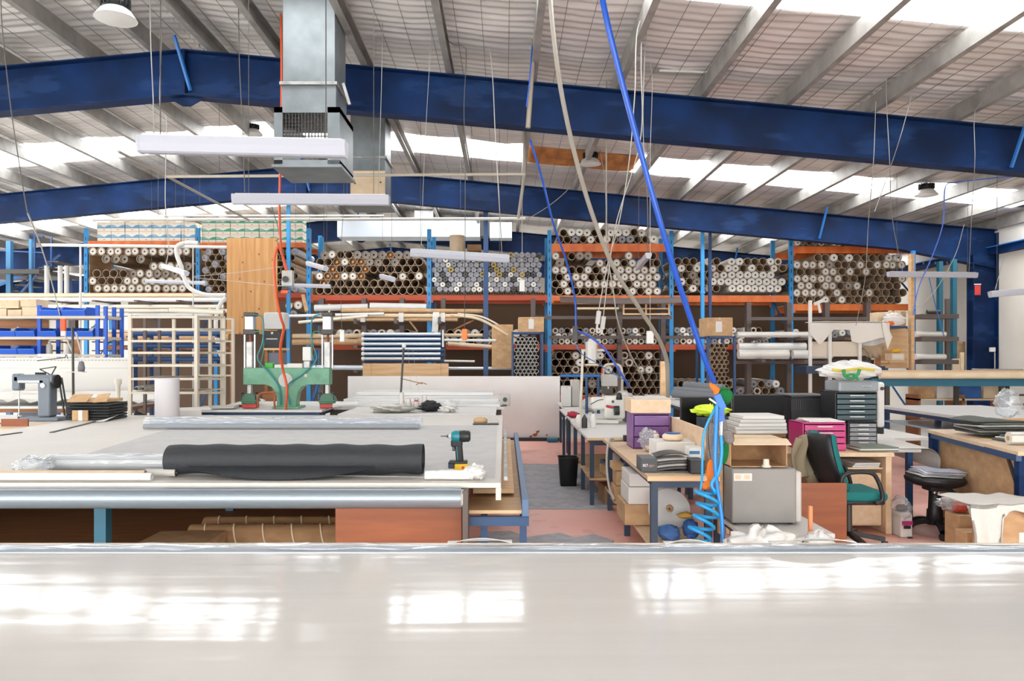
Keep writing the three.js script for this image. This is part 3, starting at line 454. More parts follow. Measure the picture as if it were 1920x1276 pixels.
{ // wrinkled clear film trapped along the far edge, and loose white offcuts
  const zz = (t) => NT_Z + 0.028 + t * 0.04;
  thing('film_edge', 'wrinkled strip of clear film along the far edge of the glossy table', 'film', [['film', sheet((u, v) => V(-2.3 + 4.6 * u, NT_Y + 0.005 + 0.006 * vnoise(u * 60, v * 3 + 2), zz(v) + 0.006 * (vnoise(u * 45, 3.3) - 0.5)), 180, 4, 0.0015), M.film]]);
  const off = (a, b, h, t) => sheet((u, v) => V(X(a + (b - a) * u, 1.62), NT_Y + 0.016 + 0.012 * Math.sin(u * 3.1) * v, zz(0.2 + 0.7 * v) + t * u), 12, 3, 0.002);
  thing('paper_offcut', 'curled white paper strip on the far table edge below the coiled hose', 'paper strip', [['strip', off(1243, 1330, 1, 0.01), M.paper]]);
  thing('paper_offcut', 'thin curled white strip on the far table edge in front of the grey machine', 'paper strip', [['strip', off(1440, 1600, 1, -0.012), M.paper]]);
  thing('paper_offcut', 'long loose film strip on the far table edge in front of the rust panel', 'paper strip', [['strip', off(840, 960, 1, -0.01), M.paper]]);
}
// ---------------------------------------------------------------- cutting table
const CT = 0.89, zAt = (py, h) => (HC - h) * F / (py - VY);    // depth of a table point seen at py when the table is h high
M.cutTop = mat('#ffffff', 0.45, { map: speckle('#cac4bb', '#d3cdc4', 4, 4, 256, 0.4, 0.4) });
M.greyCloth = mat('#ffffff', 0.75, { map: speckle('#b7b5b3', '#c0bebb', 10, 10, 128, 1, 1) });
thing('cutting_table', 'wide cream cutting table with red-brown front edge and dark space below', 'table', [
  ['table_top', r2(-4.85, -0.02, CT - 0.03, CT, -4.26, -9.05, 0.005), M.cutTop],
  ['front_edge', b2(-4.85, -0.24, CT - 0.135, CT - 0.03, -4.27, -4.31), mat('#7a4436', 0.5)],
  ['side_edge', b2(-0.05, -0.02, CT - 0.1, CT - 0.03, -4.27, -9.0), M.cream],
  ...[-4.6, -2.42, -0.35].flatMap((x) => [-4.5, -6.6, -8.8].map((z) => ['leg', b2(x - 0.035, x + 0.035, 0, CT - 0.03, z - 0.035, z + 0.035), M.teal])),
  ['lower_shelf', b2(-4.8, -0.3, 0.22, 0.25, -4.5, -8.9), M.woodDark],
  ['back_panel', b2(-4.8, -0.05, 0.05, CT - 0.05, -8.95, -8.97), M.addedDarkBoard],  // rear panel added to keep the space under the table dark
  ['side_panel', b2(-4.83, -4.81, 0.05, CT - 0.05, -4.6, -8.95), M.addedDarkBoard],
  ['stop_rail', r2(-0.005, 0.02, CT - 0.02, CT + 0.006, -4.45, -7.4, 0.003), M.galv]]);
thing('side_ledge', 'low plywood ledge with a blue steel rail along the cutting table', 'ledge', [
  ['board', [b2(-0.22, 0.1, 0.7, 0.72, -4.33, -7.9)], M.wood], ['board', b2(-0.2, 0.06, 0.74, 0.77, -4.75, -7.6), M.wood], ['rail', r2(0.1, 0.14, 0.68, 0.79, -4.3, -8.0, 0.004), M.railBlue], ['front_rail', b2(-0.2, 0.14, 0.64, 0.69, -4.28, -4.33), M.darkBlue],
  ...[[-0.12, -4.4], [0.11, -4.4], [0.11, -7.8]].map(([x, z]) => ['leg', b2(x - 0.02, x + 0.02, 0, 0.68, z - 0.02, z + 0.02), M.darkBlue])]);
thing('front_board', 'orange-brown board panel closing the front of the cutting table', 'panel', [['panel', r2(X(630, 4.36), X(866, 4.36), 0.02, CT - 0.14, -4.34, -4.36, 0.003), M.redPanel]]);
for (const [y, z, l] of [[0.352, -5.2, 'brown cardboard roll with spiral tape under the cutting table'], [0.352, -5.45, 'second brown cardboard roll lying behind the taped one under the table']]) {
  const x0 = X(335, 5), x1 = X(628, 5), sp = []; for (let k = 0; k < 5; k++) sp.push(['spiral_tape', tube([...Array(14)].map((_, i) => V(x0 + 0.1 + k * 0.2 + i * 0.012, y + 0.091 * Math.cos(i / 13 * 6.28), z + 0.091 * Math.sin(i / 13 * 6.28))), 0.007, 26, 4), M.tan]);
  thing('stored_roll', l, 'roll', [['tube', rod(V(x0, y, z), V(x1, y, z), 0.09, 20), M.kraftDark], ...sp]);
}
thing('stored_box', 'low brown carton on the shelf under the cutting table', 'carton', [['carton', r2(-2.35, -1.9, 0.255, 0.42, -4.7, -5.1, 0.01), M.kraft]]);
// grey cloth spread on the table
{ const c = [[60, 882], [928, 897], [932, 797], [330, 800]].map(([x, y]) => { const d = zAt(y, CT); return [X(x, d), -d]; });
  thing('grey_fabric', 'sheet of pale grey fabric spread flat over the cutting table', 'fabric', [['fabric', polySlab(c, CT + 0.0005, 0.003), M.greyCloth]]); }
// steel roller along the front, rolls on the table
const rollX = (name, label, cat, x0, x1, py, d, r, m, extra = [], grp) => { const a = X(x0, d), b = X(x1, d), y = CT + r + 0.006; return thing(name, label, cat, [['body', rod(V(a, y, -d), V(b, y, -d), r, 24), m], ...extra.map((f) => f(a, b, y, -d, r))], grp); };
const ringEnd = (m) => (a, b, y, z, r) => ['core_ring', new THREE.TorusGeometry(r * 0.7, r * 0.28, 8, 18).rotateY(Math.PI / 2).translate(b, y, z), m];
thing('steel_roller', 'galvanised steel roller tube along the front of the cutting table', 'roller', [['tube', rod(V(-4.85, CT - 0.075, -4.2), V(X(865, 4.2), CT - 0.075, -4.2), 0.058, 28), M.rollerSteel], ['end_cap', rod(V(X(865, 4.2), CT - 0.075, -4.2), V(X(865, 4.2) + 0.012, CT - 0.075, -4.2), 0.05, 20), M.plasticGrey], ['bracket', b2(X(868, 4.2), X(868, 4.2) + 0.03, CT - 0.4, CT - 0.03, -4.16, -4.3), M.brownSteel]]);
{ // big black roll with a loose flap
  const a = X(315, 4.5), b = X(793, 4.5), y = CT + 0.099, z = -4.52, n = 48;
  const g = sheet((u, v) => { const th = v * Math.PI * 2 * 1.08 + 2.2, f = Math.max(0, v - 0.86) / 0.14, ww = 0.006 * vnoise(u * 9, v * 5) + f * 0.002; const r = 0.083 + ww + 0.003 * Math.sin(u * 40); return V(a + (b - a) * u, y + r * Math.sin(th) * (1 + 0.02 * Math.sin(u * 3)), z + r * 1.08 * Math.cos(th)); }, 60, n, 0.003);
  const inner = [0.07, 0.055, 0.04].map((r, i) => ['inner_layer', rod(V(a + 0.02 + i * 0.012, y, z), V(b - 0.02 - i * 0.012, y, z), r, 22), M.blackCloth]);
  thing('fabric_roll_black', 'big roll of shiny black fabric lying on the cutting table', 'fabric roll', [['outer_wrap', g, M.blackCloth], ...inner, ['loose_flap', sheet((u, v) => { const x = a + (b - a) * (0.1 + 0.72 * u), s = Math.pow(Math.sin(u * Math.PI), 0.8); return V(x, y - 0.03 - v * (0.004 + 0.058 * s), z + 0.093 + 0.004 * v + 0.1 * s * v); }, 20, 6, 0.003), M.blackCloth], ['core', rod(V(a - 0.03, y - 0.02, z), V(a + 0.03, y - 0.02, z), 0.02, 12), M.black]]);
}
rollX('wrapped_roll_long', 'white roll in clear plastic lying behind the black roll', 'roll', 95, 760, 880, 4.74, 0.042, M.fabricWhite, [(a, b, y, z) => ['plastic_wrap', sheet((u, v) => { const t = v * 6.283, r = 0.046 + 0.014 * vnoise(u * 26, v * 6, 26, 6) + 0.06 * Math.pow(u, 14); return V(a - 0.02 + (b - a + 0.12) * u, Math.max(CT + 0.005, y + r * Math.sin(t)), z + r * Math.cos(t)); }, 70, 16, 0.0015), M.film]]);
rollX('wrapped_roll_end', 'white roll end in milky plastic poking out past the black roll', 'roll', 797, 868, 895, 4.37, 0.02, M.fabricWhite, [(a, b, y, z) => ['plastic_wrap', sheet((u, v) => { const t = v * 6.283, r = 0.022 + 0.009 * vnoise(u * 12, v * 6, 12, 6) + 0.006 * u; return V(a + (b - a + 0.06) * u, Math.max(CT + 0.005, y + r * Math.sin(t)), z + r * Math.cos(t)); }, 24, 16, 0.0015), M.milk]]);
thing('plastic_bag', 'knotted milky plastic bag end hanging over the table corner below the drill', 'plastic', [['bag', lump(X(893, 4.38), CT + 0.002, -4.38, 0.065, 0.085, 0.07, 3, 0.35, 30, 4), M.milk]]);
rollX('narrow_tube', 'thin brown cardboard tube lying on the table edge', 'tube', -160, 272, 899, 4.42, 0.021, M.tan, [ringEnd(M.kraftDark)]);
rollX('narrow_tube', 'short grey tube poking from under the black roll', 'tube', 274, 330, 899, 4.45, 0.023, M.plasticGrey, [ringEnd(M.iron)]);
rollX('narrow_tube', 'white tube lying along the front edge beside the steel roller', 'tube', -160, 284, 911, 4.31, 0.022, M.whiteGloss, [ringEnd(M.plasticGrey)]);
thing('plastic_bag', 'crumpled clear plastic draped over the white tube end', 'plastic', [['bag', lump(X(52, 4.55), CT + 0.003, -4.6, 0.11, 0.1, 0.1, 5, 0.45, 30, 4), M.film]]);
thing('plastic_bag', 'crumpled clear plastic lump on the grey fabric behind the black roll', 'plastic', [['bag', lump(X(562, 5.2), CT + 0.004, -5.2, 0.21, 0.08, 0.12, 8, 0.35, 34, 5), M.film]]);
thing('plastic_flap', 'stiff upright flap of clear film behind the wrapped white roll', 'plastic', [['film', sheet((u, v) => V(X(190 + 48 * u, 4.95), CT + 0.008 + v * (0.015 + 0.035 * u), -4.95 - 0.05 * v), 10, 4, 0.002), M.milk]]);
thing('utility_knife', 'black utility knife lying on the cream table top', 'knife', [['handle', rbox(0.1, 0.014, 0.02, 0.005, X(28, 4.62), CT + 0.008, -4.62, -0.1), M.black], ['blade', rbox(0.05, 0.004, 0.016, 0.001, X(50, 4.72), CT + 0.006, -4.68, 0.5), M.black]]);
{ // cordless impact driver
  const d = 4.72, s = sc(d), x = X(860, d), o = (px) => (px - 860) / s, h = (py) => (884 - py) / s, y = CT + 0.004, z = -d;
  const along = (prof, seg = 18) => lathe(prof.map(([px, r]) => [r, -o(px)]), seg, 0, 0, 0, 0, 0, Math.PI / 2).translate(x, y + h(821), z);
  thing('impact_driver', 'teal and black cordless driver standing on a yellow battery', 'power tool', [
    ['motor_housing', [along([[882, 0.001], [882, 0.026], [879, 0.036], [862, 0.037], [861, 0.001]])], M.black, [['vent_band', along([[872, 0.0375], [868, 0.0378], [868, 0.036]]), M.rubber]]],
    ['gear_case', along([[862, 0.036], [854, 0.036], [848, 0.03], [846, 0.02], [846, 0.001]]), mat('#13717a', 0.4)],
    ['nose_cone', along([[847, 0.02], [842, 0.016], [841, 0.012], [841, 0.001]]), M.plasticGrey], ['chuck', along([[841.5, 0.0095], [838, 0.0095], [837, 0.005], [837, 0.001]]), M.iron], ['bit', along([[838, 0.004], [826.5, 0.003], [826, 0.001]], 8), M.iron],
    ['handle', [rbox(0.048, 0.15, 0.036, 0.015, x + 0.004, y + 0.1, z, 0, 0, 0.08), rbox(0.075, 0.05, 0.04, 0.015, x - 0.012, y + h(834), z)], M.rubber, [['grip_line', rbox(0.006, 0.1, 0.038, 0.002, x - 0.008, y + 0.1, z, 0, 0, 0.08), mat('#13717a', 0.4)]]],
    ['trigger', rbox(0.016, 0.034, 0.018, 0.005, x - 0.032, y + 0.135, z), M.iron],
    ['foot', rbox(0.115, 0.02, 0.07, 0.006, x - 0.002, y + 0.05, z), M.black], ['battery', [rbox(0.085, 0.042, 0.066, 0.008, x + 0.018, y + 0.022, z + 0.012)], mat('#e8b81d', 0.4), [['battery_mark', box(0.016, 0.016, 0.002, x + 0.03, y + 0.02, z + 0.0455), M.red]]], ['battery_front', rbox(0.04, 0.04, 0.062, 0.006, x - 0.044, y + 0.032, z), mat('#2c3947', 0.5)]]);
}
// things along the back of the cutting table
rollX('wrapped_roll_grey', 'long grey roll lying along the back of the cutting table', 'roll', 270, 786, 800, 7.3, 0.024, mat('#8f9296', 0.5));
rollX('wrapped_roll_film', 'roll in glossy crumpled plastic behind the long grey roll', 'roll', 285, 780, 788, 7.52, 0.04, mat('#b9bbc3', 0.4), [(a, b, y, z) => ['plastic_wrap', sheet((u, v) => { const t = v * 6.283, r = 0.045 + 0.02 * vnoise(u * 40, v * 8, 40, 8); return V(a - 0.06 + (b - a + 0.12) * u, Math.max(CT + 0.005, y + r * Math.sin(t)), z + 1.3 * r * Math.cos(t)); }, 90, 18, 0.0015), M.film]]);
{ const d = 8.3, s = sc(d); const parts = []; for (let k = 0; k < 6; k++) parts.push(['tray', r2(X(121 + k * 0.5, d), X(204, d), CT + 0.003 + k * 0.032, CT + 0.03 + k * 0.032, -d, -d - 0.42, 0.012), M.rubber]);
  thing('tray_stack', 'stack of ribbed black trays on the cutting table corner', 'tray', parts);
  thing('open_carton', 'open brown carton with flaps on top of the black trays', 'carton', [['carton', r2(X(128, d), X(198, d), CT + 0.2, CT + 0.235, -d - 0.03, -d - 0.38, 0.004), M.kraft], ['flap', rbox(0.22, 0.006, 0.16, 0.002, X(148, d), CT + 0.25, -d - 0.02, 0, 0.5), M.kraft], ['flap', rbox(0.14, 0.006, 0.16, 0.002, X(188, d), CT + 0.25, -d - 0.04, 0.1, 0.55, 0.1), M.kraft]]);
  thing('card_sleeve', 'brown card sleeve with a white band leaning on the black trays', 'card', [['card', rbox(0.17, 0.115, 0.02, 0.004, X(150, d - 0.05), CT + 0.06, -d + 0.045, 0.05), M.kraft, [['white_band', rbox(0.045, 0.116, 0.024, 0.003, X(151, d - 0.05), CT + 0.06, -d + 0.046, 0.05), M.paper]]]]);
  thing('straightedge', 'long dark metal straightedge lying by the black trays', 'ruler', [['ruler', bar(V(X(108, 7.1), CT + 0.005, -zAt(811, CT)), V(X(206, 8.5), CT + 0.005, -zAt(788, CT)), 0.035, 0.006), M.iron]]);
  thing('straightedge', 'short dark ruler at the table edge away from the trays', 'ruler', [['ruler', bar(V(X(-8, 6.7), CT + 0.005, -6.75), V(X(40, 7), CT + 0.005, -7.0), 0.03, 0.006), M.iron]]);
  thing('paper_scrap', 'torn white paper scrap beside the black trays', 'paper', [['paper', sheet((u, v) => V(X(208 + 22 * u, 8.5), CT + 0.006 + 0.05 * u * v, -8.1 - 0.3 * v), 5, 5, 0.002), M.paper]]); }
{ const d = 8.85, x = X(313.5, d), r = 21.5 / sc(d); thing('standing_roll_grey', 'wide pale grey roll standing on end at the back of the cutting table', 'roll', [['roll', lathe([[0.001, 0], [r, 0], [r, Y(709, d) - CT - 0.01], [r - 0.006, Y(709, d) - CT], [0.05, Y(709, d) - CT], [0.045, 0.3], [0.001, 0.3]], 36, x, CT + 0.003, -d), mat('#cbc6c8', 0.6)]]); }
{ const d = 7.85; thing('felt_disc', 'half round tan felt disc at the back corner of the cutting table', 'disc', [['disc', lathe([[0.001, 0], [0.075, 0], [0.075, 0.035], [0.05, 0.05], [0.001, 0.055]], 20, X(900, d), CT + 0.004, -d - 0.2), M.kraft]]);
  thing('hand_plane', 'small grey wedge-shaped tool on a dark base by the felt disc', 'tool', [['base', rbox(0.27, 0.012, 0.06, 0.004, X(911, d), CT + 0.01, -d + 0.05), M.iron], ['wedge', prism([[0, 0], [0.11, 0], [0.08, 0.055], [0.03, 0.06]], 0.05, 0.004).translate(X(915, d), CT + 0.02, -d - 0.04), M.plasticGrey]]); }
// ---------------------------------------------------------------- press bench, boards and thread stand behind the cutting table
function bench(name, label, x0, x1, z0, z1, h, topM, legM, o = {}) { // z0 front (negative), z1 back
  const t = o.t || 0.03, parts = [['table_top', r2(x0, x1, h - t, h, z0, z1, 0.004), topM]];
  if (o.edge) parts.push(['edge_band', b2(x0 - 0.003, x1 + 0.003, h - t, h - 0.002, z0 + 0.004, z0), o.edge]);
  const xs = o.legsX || [x0 + 0.06, x1 - 0.06], zs = o.legsZ || [z0 - 0.06, z1 + 0.06], w = o.w || 0.022;
  for (const x of xs) for (const z of zs) parts.push(['leg', b2(x - w, x + w, 0, h - t, z - w, z + w), legM]);
  for (const z of zs) parts.push(['apron', b2(x0 + 0.05, x1 - 0.05, h - t - 0.06, h - t, z - 0.015, z + 0.015), legM]);
  for (const x of xs) parts.push(['side_rail', b2(x - 0.015, x + 0.015, h - t - 0.05, h - t, z0 - 0.05, z1 + 0.05), legM]);
  if (o.shelf) parts.push(['lower_shelf', b2(x0 + 0.03, x1 - 0.03, o.shelf - 0.02, o.shelf, z0 - 0.04, z1 + 0.04), o.shelfM || M.wood]);
  return thing(name, label, 'table', parts);
}
bench('press_bench', 'white topped bench carrying the green press', X(385, 10), X(612, 10), -9.75, -11.6, 0.9, M.white, M.darkBlue);
{ const d = 10, s = sc(d), p = (a, b, c, e, t = 0.12, z = 0, r = 0.012) => pb(a, b, c, e, d + z, t, r), x = (v) => X(v, d), y = (v) => Y(v, d), B = 0.9;
  const arm = prism([[x(457), y(720)], [x(457), y(690)], [x(617), y(690)], [x(617), y(720)], [x(578), y(720)], [x(566), y(724)], [x(558), y(734)], [x(555), y(752)], [x(555), B], [x(520), B], [x(520), y(752)], [x(517), y(734)], [x(509), y(724)], [x(497), y(720)]], 0.16, 0.006); arm.translate(0, 0, -d - 0.16);
  const parts = [['frame', arm, M.green], ['round_cover', rod(V(x(536), y(712), -d + 0.005), V(x(536), y(712), -d + 0.02), 13 / s, 28), M.plasticGrey], ['foot', r2(x(512), x(562), B + 0.002, B + 0.03, -d + 0.06, -d - 0.3, 0.006), M.green], ['name_plate', b2(x(571), x(576), y(706), y(701), -d + 0.006, -d + 0.01), M.tan]];
  for (const c of [467, 613]) {
    parts.push(['air_cylinder', [p(c - 9, 590, c + 9, 624, 0.12, 0.02, 0.03)], M.alu], ['cylinder_cap', p(c - 11, 585, c + 11, 592, 0.15), M.iron], ['cylinder_base', p(c - 12, 617, c + 12, 627, 0.16), M.iron]);
    for (const k of [-9.5, 9.5]) parts.push(['guide_rod', rod(V(x(c + k), y(690), -d - 0.03), V(x(c + k), y(627), -d - 0.03), 0.012, 10), M.chrome]);
    parts.push(['piston_rod', rod(V(x(c), y(640), -d - 0.06), V(x(c), y(625), -d - 0.06), 0.018, 12), mat('#7a3a30', 0.5)], ['ram', p(c - 6, 640, c + 6, 690, 0.08, 0.02), M.galv], ['lower_ram', p(c - 4, 720, c + 4, 742, 0.07, 0.02), M.galv]);
    parts.push(['tool_head', [prism([[x(c - 16), y(752)], [x(c + 16), y(752)], [x(c + 12), y(744)], [x(c + 5), y(738)], [x(c - 5), y(738)], [x(c - 12), y(744)]], 0.14, 0.005).translate(0, 0, -d - 0.12)], M.greenDark], ['die', p(c - 14, 756, c + 14, 765, 0.12), M.red], ['clamp', [p(c - 15, 750, c + 13, 757, 0.12, -0.02)], M.greenDark]);
    for (const k of [-13, 13]) parts.push(['knob', [rod(V(x(c + k), y(750), -d + 0.02), V(x(c + k), y(738), -d + 0.02), 0.008, 8), rod(V(x(c + k), y(738), -d + 0.02), V(x(c + k), y(735), -d + 0.02), 0.03, 12)], M.black]);
    const q = c === 467 ? 1 : -1;
    parts.push(['air_line', tube([V(x(c + 11 * q), y(589), -d), V(x(c + 25 * q), y(594), -d + 0.02), V(x(c + 27 * q), y(640), -d + 0.03), V(x(c + 18 * q), y(672), -d + 0.04), V(x(c + 40 * q), y(698), -d + 0.05), V(x(532 + 8 * -q), y(724), -d + 0.04), V(x(536 - 8 * q), B + 0.05, -d + 0.04)], 0.01, 40, 6), mat('#1f7a86', 0.4)]);
    parts.push(['thin_air_line', tube([V(x(c + 11 * q), y(622), -d), V(x(c + 24 * q), y(622), -d), V(x(c + 28 * q), y(655), -d + 0.02), V(x(c + 20 * q), y(688), -d)], 0.006, 30, 5), mat('#2c8a6c', 0.4)]);
  }
  parts.push(['control_box', p(496, 680, 512, 690, 0.1), mat('#2f9a2a', 0.5)], ['parts_tray', p(514, 683, 540, 690, 0.12), M.paperGrey], ['white_switch_box', p(567, 650, 583, 676, 0.08), M.white], ['switch_stand', p(569, 676, 581, 690, 0.06), M.galv], ['tool_pouch', p(538, 681, 567, 690, 0.1), M.paper]);
  thing('green_press', 'green twin-cylinder pneumatic press with red dies and air lines', 'machine', parts);
}
thing('bent_pipe_frame', 'thin bent brown rod frame beside the green press', 'frame', [['rod', [ptube([[484, 760, 9.9], [484, 744, 9.9], [490, 737, 9.9], [512, 737, 9.9], [517, 742, 9.9]], 0.014, 20), ptube([[515, 766, 9.85], [515, 748, 9.85], [518, 742, 9.85]], 0.014, 12)], M.rust]]);
// cabinets behind the press
thing('control_cabinet', 'grey plastic cabinet on a dark unit behind the green press', 'cabinet', [['body', pb(494, 585, 533, 617, 12.5, 0.3, 0.03), M.paperGrey], ['dark_unit', pb(494, 620, 526, 652, 12.5, 0.3, 0.01), M.black, [['dial', [pb(508, 622, 512, 626, 12.49, 0.01), pb(499, 634, 520, 636, 12.49, 0.01)], M.paperGrey]]], ['shelf', pb(494, 652, 530, 656, 12.45, 0.4), M.wood], ['stand', [pb(496, 656, 502, 735, 12.5, 0.06), pb(522, 656, 529, 735, 12.5, 0.06)], M.woodDark], ['drawer_box', pb(503, 661, 528, 682, 12.52, 0.3), mat('#6e7280', 0.6)], ['base', b2(X(492, 12.5), X(532, 12.5), 0, Y(735, 12.5), -12.5, -12.85), M.woodDark]]);
// stack of white boards
thing('board_table', 'low table loaded with long white boards behind the cutting table', 'table', [
  ['table_top', r2(X(633, 10.6), X(945, 10.6), 0.86, 0.9, -10.35, -12.9, 0.004), M.white], ['rail', b2(X(625, 10.6), X(940, 10.6), 0.78, 0.86, -10.45, -10.5), M.brownSteel], ['rail', b2(X(625, 10.6), X(940, 10.6), 0.78, 0.86, -12.7, -12.75), M.brownSteel],
  ...[[640, -10.5], [930, -10.5], [640, -12.7], [930, -12.7]].map(([p, z]) => ['leg', b2(X(p, 10.6) - 0.03, X(p, 10.6) + 0.03, 0, 0.8, z - 0.03, z + 0.03), M.brownSteel])]);
[[648, 938, 10.4, 11.4, 0.9, 0.035, 'long white board in front on the loaded table'], [644, 935, 11.0, 12.2, 0.935, 0.035, 'second long white board of the loaded table'], [668, 925, 11.9, 12.8, 0.972, 0.05, 'topmost white board at the back of the loaded table']].forEach(([a, b, d0, d1, h, t, l]) => thing('white_board', l, 'board', [['board', r2(X(a, d0), X(b, d0), h, h + t, -d0, -d1, 0.004), M.whiteGloss]], 'long white boards'));
thing('small_machine', 'small beige machine head at the end of the white boards', 'machine', [['body', rbox(0.14, 0.16, 0.2, 0.02, X(947, 10.5), 0.99, -10.5), M.plasticGrey], ['knob', rod(V(X(947, 10.4), 1.0, -10.4), V(X(947, 10.4), 1.0, -10.36), 0.03, 14), M.iron], ['post', b2(X(942, 10.5), X(950, 10.5), 0.902, 0.93, -10.4, -10.6), M.iron]]);
{ const d = 9.9; thing('thread_stand', 'tall dark thread stand with cross arm above white cones', 'thread stand', [['pole', rod(at(750, 765, d), at(757, 647, d), 0.014, 10), M.iron], ['finial', sphere(0.03, ...at(757.5, 648, d).toArray()), M.white], ['cross_arm', rod(at(751, 709, d), at(792, 719, d), 0.006), M.woodDark], ['wire_hook', ptube([[780, 721, d], [790, 717, d], [800, 720, d]], 0.006, 10), M.woodDark], ['top_arm', rod(at(752, 655, d), at(776, 657, d), 0.006), M.iron], ['thread', [rod(at(765, 657, d), at(772, 742, d), 0.0015, 4), rod(at(774, 657, d), at(786, 742, d), 0.0015, 4)], M.cable], ['base', rbox(0.5, 0.02, 0.2, 0.006, X(775, d), 0.912, -d), M.iron]]);
  [[754, 735, 'tall white thread cone leaning at the stand pole', 0], [767, 746, 'short pale thread cone between the white cones', 0], [782, 745, 'white thread cone with a red label', 1], [797, 739, 'tall white thread cone farthest from the stand pole', 0]].forEach(([px, py, l, red]) => { const b = V(X(px, d), 0.924, -d + 0.055), h = Y(py, d) - 0.921; thing('thread_cone', l, 'thread cone', [['cone', lathe([[0.001, 0], [0.045, 0], [0.045, 0.02], [0.03, h - 0.01], [0.02, h], [0.001, h]], 18, b.x, b.y, b.z), M.fabricWhite], ...(red ? [['label', rbox(0.05, 0.025, 0.01, 0.003, b.x, b.y + h * 0.72, b.z + 0.042), M.red]] : [])], 'thread cones'); }); }
thing('cloth_bundle', 'crumpled dark garment lying behind the cutting table', 'cloth', [['cloth', lump(X(806, 9.5), 0.902, -9.55, 0.14, 0.13, 0.2, 12, 0.4, 26, 4), M.rubber]]);
thing('cloth_bundle', 'crumpled white cloth lying in front of the thread cones', 'cloth', [['cloth', lump(X(738, 9.3), 0.902, -9.35, 0.3, 0.1, 0.18, 13, 0.4, 30, 5), M.fabricWhite]]);
thing('cloth_bundle', 'grey folded plastic beside the dark garment', 'cloth', [['cloth', lump(X(845, 9.4), 0.902, -9.4, 0.1, 0.15, 0.18, 17, 0.4, 26, 4), M.milk]]);
thing('back_support', 'plain trestle top behind the cutting table under the cloth bundles', 'table', [['table_top', b2(X(640, 9.3), X(930, 9.3), 0.88, 0.9, -9.1, -10.3), M.white], ...[[660, -9.2], [660, -10.2], [920, -9.2], [920, -10.2]].map(([p, z]) => ['leg', b2(X(p, 9.3) - 0.02, X(p, 9.3) + 0.02, 0, 0.88, z - 0.02, z + 0.02), M.woodDark])]);
thing('wrapped_part', 'bubble-wrapped silver tube lying by the press die', 'tube', [['tube', rod(at(625, 760, 9.8), at(668, 756, 10), 0.03, 14), M.milk], ['clip', rod(at(640, 752, 9.88), at(640, 764, 9.88), 0.008), M.chrome]]);
// standing white panel in the aisle
{ const d = 14.1; thing('standing_board', 'large white board standing on edge at the end of the aisle', 'panel', [['board', r2(X(652, d), X(1050, d), 0.06, Y(705, d), -d, -d - 0.05, 0.004), mat('#ffffff', 0.45, { map: speckle('#e4e0dc', '#ebe8e4', 4, 4, 128, 0.5, 0.5) }), [[1003, 813, 0.05], [1008, 808, 0.035], [1025, 815, 0.02], [995, 817, 0.03]].map(([a, b, r]) => ['rust_stain', rod(at(a, b, d - 0.001), at(a, b, d + 0.004), r, 9), M.rust])], ['foot_rail', b2(X(655, d), X(1048, d), 0, 0.06, -d + 0.08, -d - 0.13), M.black]]);
  thing('blue_strap_box', 'small blue plastic tray at the foot of the standing white board', 'tray', [['tray', r2(X(1026, d - 0.2), X(1046, d - 0.2), 0.003, 0.07, -d + 0.3, -d + 0.12, 0.01), mat('#2a6f8a', 0.5)]]); }
// bar trolley and wooden crate
{ const d = 14.6, parts = []; for (let k = 0; k < 6; k++) { const y = 626 + k * 9.2; parts.push(['blue_bar', rod(at(682, y + 3, d), at(833, y + 3, d), 0.035, 12), M.navyDark], ['grey_bar', rod(at(680, y, d - 0.12), at(826, y, d - 0.12), 0.03, 12), M.alu], ['bar_end', sphere(0.04, ...at(681, y, d - 0.12).toArray()), M.white]); }
  for (const p of [683, 700, 812, 830]) parts.push(['post', pb(p - 2, 622, p + 2, 690, d + 0.12, 0.04), M.darkBlue]);
  parts.push(['white_post', pb(829, 618, 832, 650, d - 0.2, 0.03), M.white]); for (const p of [690, 832]) parts.push(['leg', b2(X(p, d) - 0.03, X(p, d) + 0.03, 0, Y(690, d), -d - 0.12, -d - 0.18), M.darkBlue]);
  thing('bar_trolley', 'trolley stacked with blue and grey metal bars', 'trolley', parts);
  thing('wooden_crate', 'long shallow plywood crate under the metal bars', 'crate', [['front_board', r2(X(680, d - 0.3), X(841, d - 0.3), Y(706, d - 0.3), Y(681, d - 0.3), -d + 0.3, -d + 0.27, 0.004), M.wood, [['cleat', pb(692, 681, 695, 706, d - 0.32, 0.02), M.wood], ['cleat', pb(823, 681, 826, 706, d - 0.32, 0.02), M.wood]]], ['box', b2(X(682, d - 0.3), X(839, d - 0.3), Y(706, d - 0.3), Y(683, d - 0.3), -d + 0.27, -d + 0.06), M.wood], ['stand', [b2(X(690, d), X(694, d), 0, Y(707, d), -d + 0.25, -d + 0.2), b2(X(828, d), X(832, d), 0, Y(707, d), -d + 0.25, -d + 0.2)], M.woodDark]]); }
